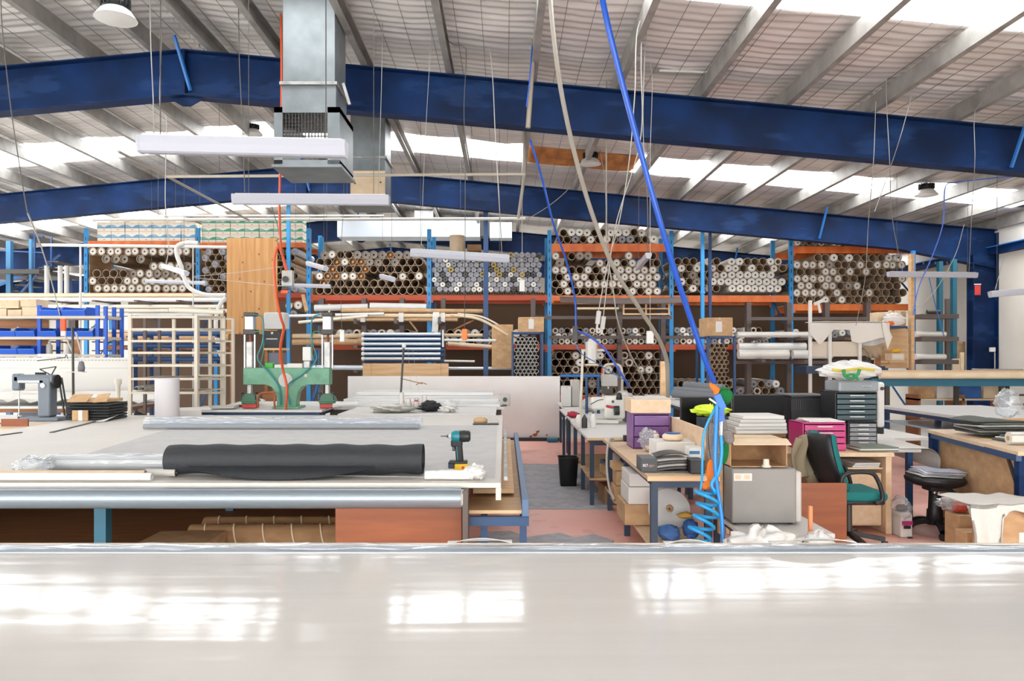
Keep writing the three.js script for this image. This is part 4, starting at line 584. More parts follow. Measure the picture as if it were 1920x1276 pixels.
// tube trolleys
function tubeTrolley(label, px0, px1, y0, y1, d, r, k, place) {
  const x0 = X(px0, d), x1 = X(px1, d), ya = Y(y1, d), yb = Y(y0, d), dep = 0.7, parts = [];
  for (const x of [x0, x1]) for (const z of [-d, -d - dep]) parts.push(['post', b2(x - 0.02, x + 0.02, 0.08, yb, z - 0.02, z + 0.02), M.navyDark]);
  for (const z of [-d, -d - dep]) for (const y of [yb - 0.015, ya - 0.02]) parts.push(['rail', b2(x0, x1, y - 0.015, y + 0.015, z - 0.02, z + 0.02), M.navyDark]);
  parts.push(['deck', b2(x0, x1, ya - 0.02, ya, -d - 0.02, -d - dep), M.iron]);
  for (const x of [x0 + 0.02, x1 - 0.02]) for (const z of [-d - 0.05, -d - dep + 0.05]) parts.push(['castor', rod(V(x - 0.02, 0.05, z), V(x + 0.02, 0.05, z), 0.05, 14), M.rubber]);
  thing('tube_trolley', label, 'trolley', parts);
  const n = Math.floor((x1 - x0 - 0.06) / (2 * r)), rows = Math.floor((yb - ya - 0.08) / (r * 1.732)), q = rng(px0);
  for (let j = 0; j < rows; j++) for (let i = 0; i < n - (j % 2); i++) { const m = addRoll(k === 'small' ? 't' : 'o', r * 0.97, x0 + 0.03 + r + 2 * r * i + (j % 2 ? r : 0), ya + r + 0.003 + j * r * 1.732, -d + 0.03 + (q() - 0.5) * 0.06, place, 'tubes on a trolley ' + place, 12); m.scale.z = 0.42; if (k !== 'small') m.name = numbered('paper_tube'); m.userData.label = (k === 'small' ? 'thin metal tube' : 'brown trolley tube') + `, ${ORD[j]} row up, ${ORD[i]} from the ${k === 'small' ? 'standing white board' : 'thick blue hose'} side`; }
}
M.rollMetal = mat('#8f8f93', 0.4, { metalness: 0.6 });
tubeTrolley('trolley of thin metal tubes with a carton on top beside the standing white board', 961, 1017, 622, 740, 14.9, 0.041, 'small', 'stacked in the trolley beside the white board');
tubeTrolley('trolley of brown cardboard tubes with a carton on top behind the monitors', 1327, 1377, 630, 745, 12.6, 0.04, 'paper', 'stacked in the trolley behind the monitors');
const carton = (label, x0, y0, x1, y1, d, t, m = M.kraft, lab = null, name = 'carton_box') => thing(name, label, 'carton', [['carton', pb(x0, y0, x1, y1, d, t, 0.008), m], ...(lab ? [['paper_label', pb(...lab, d - 0.004, 0.004), M.paper]] : []), ['tape', pb((x0 + x1) / 2 - 1.2, y0 - 0.15, (x0 + x1) / 2 + 1.2, y0 + 4, d - 0.003, t * 0.9), M.tan]]);
carton('brown carton with a white label on the thin metal tube trolley', 972, 594, 1020, 622.2, 14.95, 0.55, M.kraft, [991, 598, 1001, 616]);
carton('brown carton with a white label on the cardboard tube trolley', 1325, 595, 1374, 629.5, 12.65, 0.5, M.kraft, [1342, 602, 1354, 622]);
thing('leaning_cardboard', 'tall sheet of brown cardboard leaning behind the metal tube trolley', 'cardboard', [['sheet', pb(922, 608, 962, 690, 15.4, 0.02), M.kraft]]);
// ---------------------------------------------------------------- left side: bins, trolley shelf, sewing benches
{ const d = 13, parts = [], s = sc(d);
  for (const [p, t] of [[74, 572], [183, 572], [198, 574]]) for (const z of [0, 0.55]) parts.push(['upright', b2(X(p, d) - 0.03, X(p, d) + 0.03, 0, Y(t, d), -d - z - 0.02, -d - z + 0.02), M.bin]);
  for (const y of [592, 631, 664, 720]) parts.push(['shelf_board', b2(X(-60, d), X(198, d), Y(y + 5, d), Y(y, d), -d + 0.03, -d - 0.58), M.creamFrame]);
  for (const [y, h] of [[598, 30], [636, 26]]) parts.push(['back_board', pb(-60, y, 90, y + h, d + 0.56, 0.02), M.woodDark]);
  thing('bin_shelving', 'blue steel shelving with cream boards holding plastic bins', 'shelving', parts);
  const bin = (x0, x1, yb, l) => { const w = X(x1, d) - X(x0, d), b = V((X(x0, d) + X(x1, d)) / 2, Y(yb, d) + 0.004, -d - 0.06), h = 0.15; const P = [['front_wall', prism([[-w / 2, 0], [w / 2, 0], [w / 2, 0.09], [-w / 2, 0.09]], 0.008).rotateX(0.35).translate(b.x, b.y, b.z + 0.1), M.bin], ['base', b2(b.x - w / 2, b.x + w / 2, b.y, b.y + 0.008, b.z + 0.11, b.z - 0.25), M.bin]]; for (const q of [-1, 1]) P.push(['side_wall', prism([[0.11, 0], [0.14, 0.09], [0.06, h], [-0.25, h], [-0.25, 0]], 0.008).rotateY(-Math.PI / 2).translate(b.x + q * (w / 2 - 0.004) + 0.004, b.y, b.z), M.bin]); P.push(['back_wall', b2(b.x - w / 2, b.x + w / 2, b.y, b.y + h, b.z - 0.25, b.z - 0.24), M.bin]); P.push(['rim', rod(V(b.x - w / 2, b.y + 0.085, b.z + 0.135), V(b.x + w / 2, b.y + 0.085, b.z + 0.135), 0.011, 8), mat('#3f6fc4', 0.35)]); return thing('parts_bin', l, 'bin', P, 'blue plastic parts bins'); };
  [[79, 117, 592, 'blue plastic bin at the start of the top shelf beside the cartons'], [119, 163, 592, 'blue plastic bin ending the top shelf row'], [-2, 32, 631, 'blue bin with a pale bag on the middle shelf'], [33, 69, 631, 'empty-looking blue bin on the middle shelf before the upright'], [79, 109, 631, 'blue bin just past the upright on the middle shelf'], [124, 147, 631, 'narrow blue bin behind the orange tag on the middle shelf'], [149, 178, 631, 'blue bin filled with white bags on the middle shelf'], [-2, 36, 664, 'blue bin with clear bags on the lower shelf'], [37, 69, 664, 'dark blue bin on the lower shelf before the bottle']].forEach((b) => bin(...b));
  thing('small_bag', 'white plastic bag lying in the blue bin of the middle shelf', 'bag', [['bag', lump(X(164, d), Y(630, d), -d - 0.2, 0.09, 0.16, 0.09, 21, 0.4, 18), M.milk]]);
  thing('small_bag', 'pale plastic bag in the first middle shelf bin', 'bag', [['bag', lump(X(18, d), Y(628, d), -d - 0.2, 0.1, 0.14, 0.1, 22, 0.4, 18), M.milk]]);
  thing('small_bag', 'clear plastic bag in the lower shelf bin', 'bag', [['bag', lump(X(20, d), Y(661, d), -d - 0.2, 0.12, 0.14, 0.1, 23, 0.4, 18), M.film]]);
  [[-20, 578, 12, 592, 'small pale carton in the heap on the top shelf'], [14, 580, 40, 592, 'low brown carton in the heap on the top shelf'], [41, 575, 70, 592, 'tallest pale carton next to the first top shelf bin'], [-10, 562, 35, 577.6, 'wide pale carton lying over the top shelf heap'], [38, 560, 68, 574.6, 'short pale carton stacked beside the wide one']].forEach(([a, b, c, e, l]) => carton(l, a, b, c, e, d + 0.05, 0.35, M.tan));
  [[86, 640, M.plasticGrey, 'grey plastic bottle on the lower shelf'], [119, 642, M.paper, 'white bottle with red cap on the lower shelf']].forEach(([p, t, m, l], i) => { const hh = Y(t, d) - Y(664, d); thing('bottle', l, 'bottle', [['body', lathe([[0.001, 0], [0.05, 0], [0.052, 0.01], [0.05, hh * 0.7], [0.02, hh * 0.85], [0.02, hh * 0.9], [0.001, hh * 0.9]], 16, X(p, d), Y(664, d) + 0.002, -d - 0.1), m], ['cap', rod(V(X(p, d), Y(664, d) + hh * 0.9, -d - 0.1), V(X(p, d), Y(664, d) + hh, -d - 0.1), 0.022, 12), i ? M.red : M.white]]); });
}
// long pale stock above the bins
for (const [y, r, m, l, x1] of [[553, 0.044, M.tan, 'long pale tan tube lying along the top of the stock rack', 418], [561.6, 0.052, M.whiteGloss, 'long shiny white tube under the tan tube of the stock rack', 425], [574.5, 0.044, M.cream, 'cream slat bundle below the shiny white tube', 420], [582.4, 0.044, M.cream, 'second cream slat bundle above the bin shelving', 430], [590.3, 0.044, M.paperGrey, 'grey-white slat bundle just above the bins', 400]]) H('long_stock', l, -120, y, x1, y, 16.4, r, m, 1, 'long stock beside the bins');
{ const d = 16.6, parts = []; for (const p of [135, 215, 290, 365]) { parts.push(['post', b2(X(p, d) - 0.06, X(p, d) + 0.06, 0, Y(562, d), -d - 0.02, -d - 0.15), M.brownSteel]); for (const y of [Y(566.2, 16.4), Y(594.3, 16.4), 1.91, 1.725]) parts.push(['arm', b2(X(p, d) - 0.04, X(p, d) + 0.04, y - 0.03, y, -d + 0.85, -d), M.brownSteel]); } thing('stock_rack', 'brown steel stock rack behind the blue bins', 'rack', parts); }
H('long_stock', 'thick brown paper tube on the rack beside the blue upright', 200, 632, 430, 632, 15.9, 0.08, M.kraft, 1); H('long_stock', 'pale board edge above the thick paper tube', 200, 621, 430, 621, 16.0, 0.035, M.tan, 0); H('long_stock', 'dark brown tube lying under the thick paper tube', 200, 651, 430, 651, 16, 0.05, M.woodDark, 1);
// cream trolley shelf
{ const d = 9.9, d2 = 10.9, parts = [], post = (p, y0, z, w = 0.02, m = M.creamFrame, h0 = 0.08) => parts.push(['post', b2(X(p, z) - w, X(p, z) + w, h0, Y(y0, z), -z - 0.02, -z + 0.02), m]);
  post(244, 590, d, 0.022); post(368, 591, d, 0.022); post(272, 594, d + 0.6, 0.018, M.brownSteel); post(299, 594, d2, 0.018, M.brownSteel); post(326, 598, d2, 0.02); post(420, 594, d2, 0.02);
  for (const y of [592, 615, 637, 659, 683, 708, 734]) { parts.push(['shelf_rail', b2(X(244, d), X(368, d), Y(y, d) - 0.03, Y(y, d), -d - 0.015, -d + 0.015), M.creamFrame], ['shelf_rail', b2(X(299, d2), X(420, d2), Y(y, d2) - 0.03, Y(y, d2), -d2 - 0.015, -d2 + 0.015), M.creamFrame], ['side_rail', bar(V(X(244, d), Y(y, d) - 0.015, -d), V(X(299, d2), Y(y, d2) - 0.015, -d2), 0.03, 0.03), M.creamFrame], ['side_rail', bar(V(X(368, d), Y(y, d) - 0.015, -d), V(X(420, d2), Y(y, d2) - 0.015, -d2), 0.03, 0.03), M.creamFrame]); }
  for (const y of [683, 708, 734]) { const h = Y(y, d) - 0.012, g = polySlab([[X(244, d), -d], [X(368, d), -d], [X(420, d2), -d2], [X(299, d2), -d2]], h, 0.01); parts.push(['shelf_panel', g, M.creamFrame]); }
  for (const [p, z] of [[244, d], [368, d], [299, d2], [420, d2]]) parts.push(['castor', rod(V(X(p, z) - 0.02, 0.045, -z), V(X(p, z) + 0.02, 0.045, -z), 0.045, 14), M.rubber]);
  thing('wire_trolley', 'tall cream metal trolley shelf with open rails behind the cutting table', 'trolley', parts); }
{ const d = 11.2, parts = []; for (const [p, y, z] of [[394, 577, d], [416, 582, d + 0.5], [437, 597, d]]) parts.push(['post', b2(X(p, z) - 0.02, X(p, z) + 0.02, 0, Y(y, z), -z - 0.02, -z + 0.02), M.creamFrame]); for (const y of [596, 617, 638, 660, 683, 702]) parts.push(['shelf_rail', b2(X(370, d), X(437, d), Y(y, d) - 0.025, Y(y, d), -d - 0.015, -d + 0.015), M.creamFrame]); parts.push(['post', b2(X(371, d) - 0.02, X(371, d) + 0.02, 0, Y(592, d), -d - 0.02, -d + 0.02), M.creamFrame]); thing('wire_trolley', 'narrow cream metal rack beside the plywood sheet', 'trolley', parts); }
H('ribbed_tube', 'pale ribbed tube lying on top of the cream trolley', 318, 581, 420, 585, 10.4, 0.035, M.cream, 1);
// blue bundles seen through the trolley
for (const [y, l] of [[625, 'upper dark blue bar lying behind the cream trolley'], [648, 'middle dark blue bar lying behind the cream trolley'], [673, 'lower dark blue bar lying behind the cream trolley']]) H('blue_bar', l, 250, y, 420, y, 13.2, 0.045, M.navyDark, 0);
// rack of the blue bars
{ const d = 13.35, parts = []; for (const p of [252, 282, 330, 415]) { parts.push(['post', b2(X(p, d) - 0.025, X(p, d) + 0.025, 0, Y(620, d), -d - 0.02, -d - 0.07), M.navyDark]); for (const y of [630, 653, 678]) parts.push(['arm', b2(X(p, d) - 0.02, X(p, d) + 0.02, Y(y + 3, d), Y(y, d), -d + 0.25, -d - 0.03), M.navyDark]); } thing('bar_rack', 'dark blue post rack carrying the blue bars', 'rack', parts); }
// white awning bench
bench('awning_bench', 'long white bench covered with pale awning fabric', X(-150, 11.3), X(243, 11.3), -10.95, -12.7, 0.86, M.white, M.woodDark);
thing('awning_fabric', 'white awning fabric with a scalloped edge lying on the bench', 'fabric', [['fabric', sheet((u, v) => { const x = X(-80 + 380 * u, 11.4), s = Math.abs(Math.sin(u * 30)); return V(x, 0.87 + (v < 0.2 ? 0.06 - 0.0 : 0.12) + 0.05 * vnoise(u * 8, v * 4) - (v < 0.12 ? 0.05 * (1 - s) : 0), -11.1 - 1.2 * v + (v < 0.12 ? -0.03 * s : 0)); }, 90, 12, 0.01), M.fabricWhite]]);
thing('perforated_profile', 'long white perforated profile lying behind the awning fabric', 'profile', [['profile', pb(-40, 670, 245, 690, 12.4, 0.1, 0.01), M.paper, [...Array(38)].map((_, i) => ['perforation', pb(-2 + i * 6.4, 674, 1 + i * 6.4, 676, 12.39, 0.012), M.plasticGrey])], ['foot', b2(X(-40, 12.4), X(245, 12.4), 0.862, Y(690, 12.4), -12.42, -12.5), M.paper]]);
thing('pale_tube_stub', 'short cream tube stub standing on the bench by the trolley', 'tube', [['tube', lathe([[0.001, 0], [0.05, 0], [0.03, 0.12], [0.03, 0.3], [0.05, 0.34], [0.05, 0.4], [0.001, 0.4]], 18, X(192, 10.6), 0.862, -11.03), M.cream]]);
thing('small_bottles', 'cluster tray of clear and pink thread spools on the bench', 'tray', [['tray', rbox(0.26, 0.015, 0.14, 0.004, X(155, 10.2), 0.775, -10.3), M.white], ...[...Array(8)].map((_, i) => ['spool', rod(V(X(143, 10.2) + (i % 4) * 0.06, 0.783, -10.26 - (i > 3 ? 0.07 : 0)), V(X(143, 10.2) + (i % 4) * 0.06, 0.86, -10.26 - (i > 3 ? 0.07 : 0)), 0.022, 12), i % 2 ? M.milk : mat('#e3c9bf', 0.5)])]);
bench('sewing_bench', 'low bench with a worn white top carrying the grey sewing machine', X(-80, 10), X(205, 10.2), -9.5, -10.75, 0.76, M.white, M.benchBlue, { edge: M.woodDark });
{ // grey industrial sewing machine
  const d = 9.7, s = sc(d), x = (p) => X(p, d), y = (p) => Y(p, d), z = -d - 0.05, b = 0.762, gm = mat('#6f7780', 0.4);
  thing('sewing_machine', 'grey industrial long-arm sewing machine on the worn white bench', 'sewing machine', [
    ['bed', r2(x(40), x(112), b, b + 0.05, z + 0.1, z - 0.14, 0.012), gm], ['pillar', r2(x(72), x(96), b + 0.05, y(705), z + 0.08, z - 0.1, 0.03), gm], ['arm', r2(x(24), x(100), y(718), y(702), z + 0.07, z - 0.08, 0.03), gm], ['head', r2(x(22), x(38), y(732), y(700), z + 0.07, z - 0.07, 0.03), gm],
    ['needle_bar', rod(V(x(31), y(732), z), V(x(31), b + 0.06, z), 0.008, 8), M.chrome], ['presser_foot', rbox(0.06, 0.012, 0.03, 0.004, x(32), b + 0.06, z), M.chrome], ['hand_wheel', rod(V(x(101), y(715), z), V(x(104), y(715), z), 0.09, 24), M.black], ['tension_disc', rod(V(x(84), y(722), z + 0.08), V(x(84), y(722), z + 0.1), 0.03, 16), M.chrome], ['arm_plate', pb(33, 713, 80, 717, d - 0.03, 0.01), M.alu], ['thread_triangle', [bar(V(x(70), y(692), z), V(x(101), y(687), z), 0.012), bar(V(x(101), y(687), z), V(x(92), y(703), z), 0.012), bar(V(x(70), y(692), z), V(x(92), y(703), z), 0.012)], M.black], ['belt_guard', [rod(V(x(100), y(704), z - 0.06), V(x(112), b + 0.06, z - 0.06), 0.012, 8), rod(V(x(106), y(708), z - 0.06), V(x(118), b + 0.06, z - 0.06), 0.012, 8)], M.black], ...[...Array(6)].map((_, i) => ['guide_knob', rod(V(x(63 + i * 3.5), y(702), z), V(x(63 + i * 3.5), y(698), z), 0.012, 8), M.black])]);
  thing('machine_leaf', 'orange-brown wooden leaf of the sewing bench beside the trays', 'board', [['leaf', r2(x(78), x(136), 0.725, 0.755, z + 0.45, z + 0.26, 0.006), M.redPanel], ['bracket', bar(V(x(88), 0.6, z + 0.27), V(x(100), 0.72, z + 0.4), 0.02), M.iron]]);
  thing('dark_tube', 'short dark grey tube lying behind the sewing machine head', 'tube', [['tube', rod(V(x(12), b + 0.05, -d - 0.25), V(x(60), b + 0.05, -d - 0.3), 0.045, 18), mat('#5c6068', 0.5)], ['core_hole', rod(V(x(11.5), b + 0.05, -d - 0.249), V(x(13), b + 0.05, -d - 0.25), 0.03, 16), M.black]]);
  thing('thread_pole', 'dark pole with thread spool arms rising behind the sewing machine', 'thread stand', [['pole', rod(V(x(113), b + 0.003, -d - 0.3), V(x(111), y(612), -d - 0.3), 0.016, 10), M.iron], ['cross_arm', bar(at(70, 676, d + 0.3), at(122, 670, d + 0.3), 0.012), M.iron], ['spool_tray', rbox(0.22, 0.012, 0.12, 0.004, x(118), y(698) , -d - 0.3), M.white], ['grey_spool', lathe([[0.001, 0], [0.04, 0], [0.045, 0.05], [0.03, 0.13], [0.001, 0.14]], 16, x(128), y(697), -d - 0.3), mat('#77737a', 0.7)], ['thread_eye', ptube([[122, 671, d + 0.3], [124, 664, d + 0.3], [127, 672, d + 0.3]], 0.005, 10), M.iron]]);
  thing('wall_shelf_tray', 'white strip shelf fixed below the bins by the thread pole', 'shelf', [['tray', pb(70, 663, 140, 669, 11.8, 0.2, 0.01), M.paper], ['wire_leg', [rod(at(118, 620, 11.8), at(136, 660, 11.8), 0.014), rod(at(142, 622, 11.9), at(152, 660, 11.9), 0.014)], M.cable], ['panel', pb(137, 636, 148, 664, 11.9, 0.03), M.woodDark]]); }
bench('side_desk', 'small wooden desk with a blue leg beside the black trays', X(-60, 8.3), X(60, 8.3), -8.3, -9.1, 0.8, M.laminate, M.steelBlue, { t: 0.04 });
thing('desk_panel', 'orange-brown board panel behind the blue desk leg', 'panel', [['panel', pb(2, 785, 52, 845, 8.6, 0.02), M.redPanel]]);
// items between trays and press
bench('paper_bench', 'pale bench behind the standing grey roll holding papers', X(336, 9.4), X(383, 9.4), -9.12, -9.7, 0.84, M.paper, M.woodDark);
thing('paper_box', 'flat white box of papers on the pale bench behind the grey roll', 'box', [['box', rbox(0.3, 0.09, 0.34, 0.006, X(358, 9.5), 0.887, -9.42, 0.4), M.paper], ['sheet', rbox(0.4, 0.006, 0.3, 0.002, X(366, 9.5), 0.94, -9.45, 0.5, 0.05), M.paper]]);
thing('grey_tray', 'shallow grey tray beside the white paper box', 'tray', [['tray', rbox(0.46, 0.035, 0.3, 0.01, X(405, 9.85), 0.925, -9.95, 0.15, 0, 0.03), M.plasticGrey]]);
thing('paper_sheet', 'large sheet of white paper hanging over the press bench', 'paper', [['paper', sheet((u, v) => V(X(410 + 55 * u, 10.2), 0.915 + 0.05 * Math.sin(u * 2.6) * (0.5 + v), -10.25 - 0.7 * v), 8, 8, 0.004), M.paper]]);
thing('black_chair_back', 'black chair back showing behind the cutting table beside the grey roll', 'chair', [['backrest', [sheet((u, v) => V(X(248 + 34 * u, 9.25), 0.6 + 0.33 * v - 0.12 * u * v, -9.3 - 0.06 * Math.sin(u * 3)), 8, 6, 0.04)], M.black], ['post', b2(X(262, 9.3) - 0.025, X(262, 9.3) + 0.025, 0.44, 0.7, -9.36, -9.4), M.black], ['seat', rbox(0.42, 0.07, 0.4, 0.03, X(262, 9.3), 0.43, -9.62), M.black], ['stem', rod(V(X(262, 9.3), 0.05, -9.62), V(X(262, 9.3), 0.4, -9.62), 0.03, 12), M.iron], ...[0, 1, 2, 3, 4].map((k) => ['foot', bar(V(X(262, 9.3), 0.06, -9.62), V(X(262, 9.3) + 0.26 * Math.cos(k * 1.2566), 0.03, -9.62 + 0.26 * Math.sin(k * 1.2566)), 0.04, 0.04), M.black])]);
thing('tube_pair', 'pair of white tubes with dark ends on the lowest trolley shelf', 'tubes', [['tube', [rod(at(256, 728, 10.1), at(300, 722, 10.6), 0.03, 16)], M.white, [['dark_end', rod(at(255.6, 728.2, 10.09), at(256.4, 728, 10.11), 0.022, 14), M.black]]], ['tube', rod(at(268, 728, 10.1), at(312, 722, 10.6), 0.03, 16), M.white, [['dark_end', rod(at(267.6, 728.2, 10.09), at(268.4, 728, 10.11), 0.022, 14), M.black]]]]);
// steel platform with stairs, far left
{ const d = 19.6, parts = [], blue = mat('#35688e', 0.5), n = M.navyDark;
  for (const [p, w] of [[18, 0.06], [58, 0.035]]) parts.push(['post', b2(X(p, d) - w, X(p, d) + w, 0, roofY(X(p, d)) - 0.3, -d - w, -d + w), blue]);
  for (const [p, t] of [[48, 432], [80, 440]]) parts.push(['rail_post', b2(X(p, d) - 0.02, X(p, d) + 0.02, Y(510, d), Y(t, d), -d - 0.4, -d - 0.36), n]);
  for (const y of [438, 468]) parts.push(['hand_rail', rod(at(-30, y, d + 0.38), at(82, y + 6, d + 0.38), 0.025), n]);
  parts.push(['deck', b2(X(-60, d), X(82, d), Y(514, d), Y(506, d), -d + 0.2, -d - 1.6), M.iron], ['stringer', bar(at(0, 560, d), at(112, 478, d + 0.8), 0.2, 0.06), n], ['stringer', bar(at(-20, 540, d + 0.6), at(70, 506, d + 0.6), 0.14, 0.06), M.steelBlue], ['brace', bar(at(40, 548, d), at(70, 515, d), 0.05), n], ['leg', b2(X(78, d) - 0.05, X(78, d) + 0.05, 0, Y(512, d), -d - 1.3, -d - 1.2), n]);
  for (let k = 0; k < 7; k++) parts.push(['stair_tread', box(0.3, 0.03, 0.7, X(8 + k * 15, d), Y(556 - k * 11, d), -d - 0.35), M.iron]);
  thing('steel_platform', 'blue steel platform with stair and handrails beside the bright window strip', 'platform', parts); }
// white posts and roller frame near the window strip
for (const [p, l] of [[88, 'upright white tube standing beside the steel platform'], [113, 'upright white tube standing closest to the sleeved roll bay'], [125, 'slim upright white tube next to its wider neighbour']]) thing('white_tube', l, 'tube', [['tube', rod(V(X(p, 17), Y(551, 17) , -17), V(X(p, 17), Y(498, 17), -17), 0.05, 14), M.white], ['socket', rod(V(X(p, 17), 0, -17), V(X(p, 17), Y(551, 17), -17), 0.055, 12), M.cream]]);
// white pipe frame in front of the sleeved rolls
thing('pipe_stand', 'white pipe frame with swan-neck hoses in front of the sleeved rolls', 'frame', [['top_pipe', rod(at(78, 459, 14), at(425, 463, 14), 0.028, 10), M.white], ['leg_pipe', rod(at(151, 460, 14), V(X(151, 14), 0, -14), 0.02, 10), M.paper], ['leg_pipe', rod(at(362, 462, 14), V(X(362, 14), 0, -14), 0.014, 8), M.paperGrey], ['swan_neck', ptube([[372, 456, 13.9], [350, 455, 13.9], [332, 462, 13.9], [332, 478, 13.9], [340, 500, 13.9], [346, 522, 13.9], [356, 540, 13.9], [385, 552, 13.9], [424, 553, 13.9]], 0.04, 40, 10), M.paper], ['lower_neck', ptube([[424, 556, 13.9], [412, 572, 13.9], [405, 600, 13.9], [408, 640, 13.9], [413, 662, 13.9], [416, 668, 13.9]], 0.04, 30, 10), M.paper]]);
// plywood sheet
{ const d = 15.2; M.ply = mat('#ffffff', 0.6, { map: tex(512, (u, v) => { let c = mix(hex('#a2713f'), hex('#b98a54'), Math.max(0, Math.min(1, fbm(u, v, 26, 2, 4) * 1.6 - 0.3))); for (const [a, b] of [[0.2, 0.15], [0.5, 0.3], [0.75, 0.2], [0.35, 0.62], [0.82, 0.55], [0.15, 0.85], [0.6, 0.8]]) { const q = Math.hypot((u - a) * 1, (v - b) * 1); if (q < 0.022) c = mix(hex('#7a4a26'), c, Math.pow(q / 0.022, 3)); } return c; }, true, 0.9, 0.9) });
  thing('plywood_sheet', 'knotty plywood sheet standing upright in front of the tube bay', 'board', [['sheet', r2(X(425, d), X(520, d), Y(626, d), Y(446, d), -d, -d - 0.025, 0.003), M.ply], ['batten', [b2(X(430, d), X(434, d), 0, Y(450, d), -d - 0.03, -d - 0.09), b2(X(510, d), X(514, d), 0, Y(450, d), -d - 0.03, -d - 0.09)], M.woodDark]]); }
for (const [p, y0, m, w, l, d] of [[541, 350, M.postBlue, 0.035, 'slim light blue post beside the plywood sheet', 15.6], [911, 386, M.navyDark, 0.05, 'dark blue square post in front of the silvery rolls', 15.6], [1317, 425, M.postBlue, 0.035, 'light blue square post in front of the white rolls', 15.65], [1331, 425, M.navyDark, 0.03, 'slim dark blue post paired with the light blue post', 15.9]]) thing('square_post', l, 'post', [['post', b2(X(p, d) - w, X(p, d) + w, 0, Math.min(roofY(X(p, d)) - 0.27, 5.4), -d - w, -d + w), m], ['base_plate', b2(X(p, d) - 0.1, X(p, d) + 0.1, 0, 0.012, -d - 0.1, -d + 0.1), m], ['clamp', b2(X(p, d) - w - 0.01, X(p, d) + w + 0.01, 2.9, 2.96, -d - w - 0.01, -d + w + 0.01), m]]);
// ---------------------------------------------------------------- aisle benches and sewing tables
const BH = 0.74;
const zb = (py, h = BH) => zAt(py, h);
bench('sewing_table', 'white sewing table with dark blue legs beside the brown bench', 0.88, 1.93, -7.95, -10.0, BH, M.white, M.benchBlue, { edge: M.wood, legsZ: [-8.03, -8.95, -9.9], shelf: 0.3, shelfM: M.kraft });
bench('sewing_table', 'white sewing table carrying the overlock machine with red lever', 0.9, 1.93, -10.05, -12.2, BH, M.white, M.benchBlue, { edge: M.wood, legsZ: [-10.15, -11.1, -12.1] });
bench('sewing_table', 'white sewing table reaching the standing white board', 0.98, 2.5, -12.25, -13.9, BH, M.white, M.benchBlue, { edge: M.wood });
bench('brown_bench', 'brown laminate bench with dark blue legs and cluttered lower shelf', 1.04, 1.56, -5.42, -7.9, BH, M.laminate, M.benchBlue, { t: 0.035, edge: M.wood, w: 0.025, legsZ: [-5.5, -6.7, -7.8], shelf: 0.22, shelfM: M.laminate });
thing('divider_board', 'pale wooden divider board standing along the brown bench', 'board', [['board', r2(1.566, 1.58, BH - 0.2, BH + 0.3, -5.65, -7.9, 0.003), M.laminate], ['end_post', r2(1.583, 1.61, 0.3, BH + 0.44, -5.5, -5.56, 0.004), M.wood]]);
thing('wooden_post', 'tall pale timber post standing behind the purple drawers', 'post', [['post', r2(X(1239, 9.3), X(1253, 9.3), 0, Y(677, 9.3), -9.3, -9.37, 0.004), M.wood]]);
thing('waste_bin', 'black plastic waste bin on the aisle floor', 'bin', [['body', lathe([[0.001, 0], [0.135, 0], [0.165, 0.34], [0.17, 0.345], [0.16, 0.34], [0.13, 0.02], [0.001, 0.02]], 4, 0, 0, 0, 0, Math.PI / 4).translate(X(1065, 9.25), 0.009, -9.25), M.black], ['rim', lathe([[0.165, 0.335], [0.178, 0.345], [0.165, 0.355], [0.155, 0.345], [0.165, 0.335]], 4, 0, 0, 0, 0, Math.PI / 4).translate(X(1065, 9.25), 0.009, -9.25), M.rubber]]);
// purple drawers with a wooden box
function drawerUnit(label, x0, x1, yb, h, d, depth, n, m, frameM, pull, ry = 0) {
  const w = x1 - x0, cx = (x0 + x1) / 2, parts = [['side_panel', r2(x0, x0 + 0.012, yb, yb + h, -d, -d - depth, 0.003), frameM], ['side_panel', r2(x1 - 0.012, x1, yb, yb + h, -d, -d - depth, 0.003), frameM], ['top_panel', r2(x0, x1, yb + h - 0.01, yb + h, -d, -d - depth, 0.003), frameM], ['base_panel', r2(x0, x1, yb, yb + 0.01, -d, -d - depth, 0.003), frameM], ['back_panel', b2(x0, x1, yb, yb + h, -d - depth, -d - depth + 0.006), frameM]];
  const dh = (h - 0.024) / n; for (let k = 0; k < n; k++) { const y = yb + 0.012 + k * dh; parts.push(['drawer', [r2(x0 + 0.016, x1 - 0.016, y, y + dh - 0.008, -d + 0.012, -d + 0.004, 0.003), b2(x0 + 0.02, x1 - 0.02, y, y + 0.006, -d, -d - depth + 0.03), b2(x0 + 0.018, x0 + 0.022, y, y + dh - 0.02, -d, -d - depth + 0.03), b2(x1 - 0.022, x1 - 0.018, y, y + dh - 0.02, -d, -d - depth + 0.03)], m, pull ? [['pull', rbox(w * 0.35, 0.01, 0.014, 0.004, cx, y + dh - 0.022, -d + 0.018), pull]] : null]); }
  return thing('drawer_unit', label, 'drawers', parts);
}
M.purple = mat('#8a5fa0', 0.3, { transmission: 0.25, thickness: 0 }); M.purpleF = mat('#7a4b8c', 0.35);
drawerUnit('translucent purple plastic drawer unit on the brown bench', X(1186, 7.0), X(1257, 7.0), BH + 0.002, 0.33, 7.0, 0.34, 3, M.purple, M.purpleF, M.purpleF);
thing('wooden_box', 'shallow pale wooden box on top of the purple drawers', 'box', [['box', r2(X(1183, 6.99), X(1258, 6.99), BH + 0.334, BH + 0.334 + 0.13, -6.99, -7.36, 0.005), M.laminate], ['lid_papers', [rbox(0.34, 0.008, 0.26, 0.002, X(1222, 7), BH + 0.469, -7.17, 0.15), rbox(0.3, 0.008, 0.2, 0.002, X(1224, 7), BH + 0.478, -7.17, -0.1)], M.paperGrey]]);
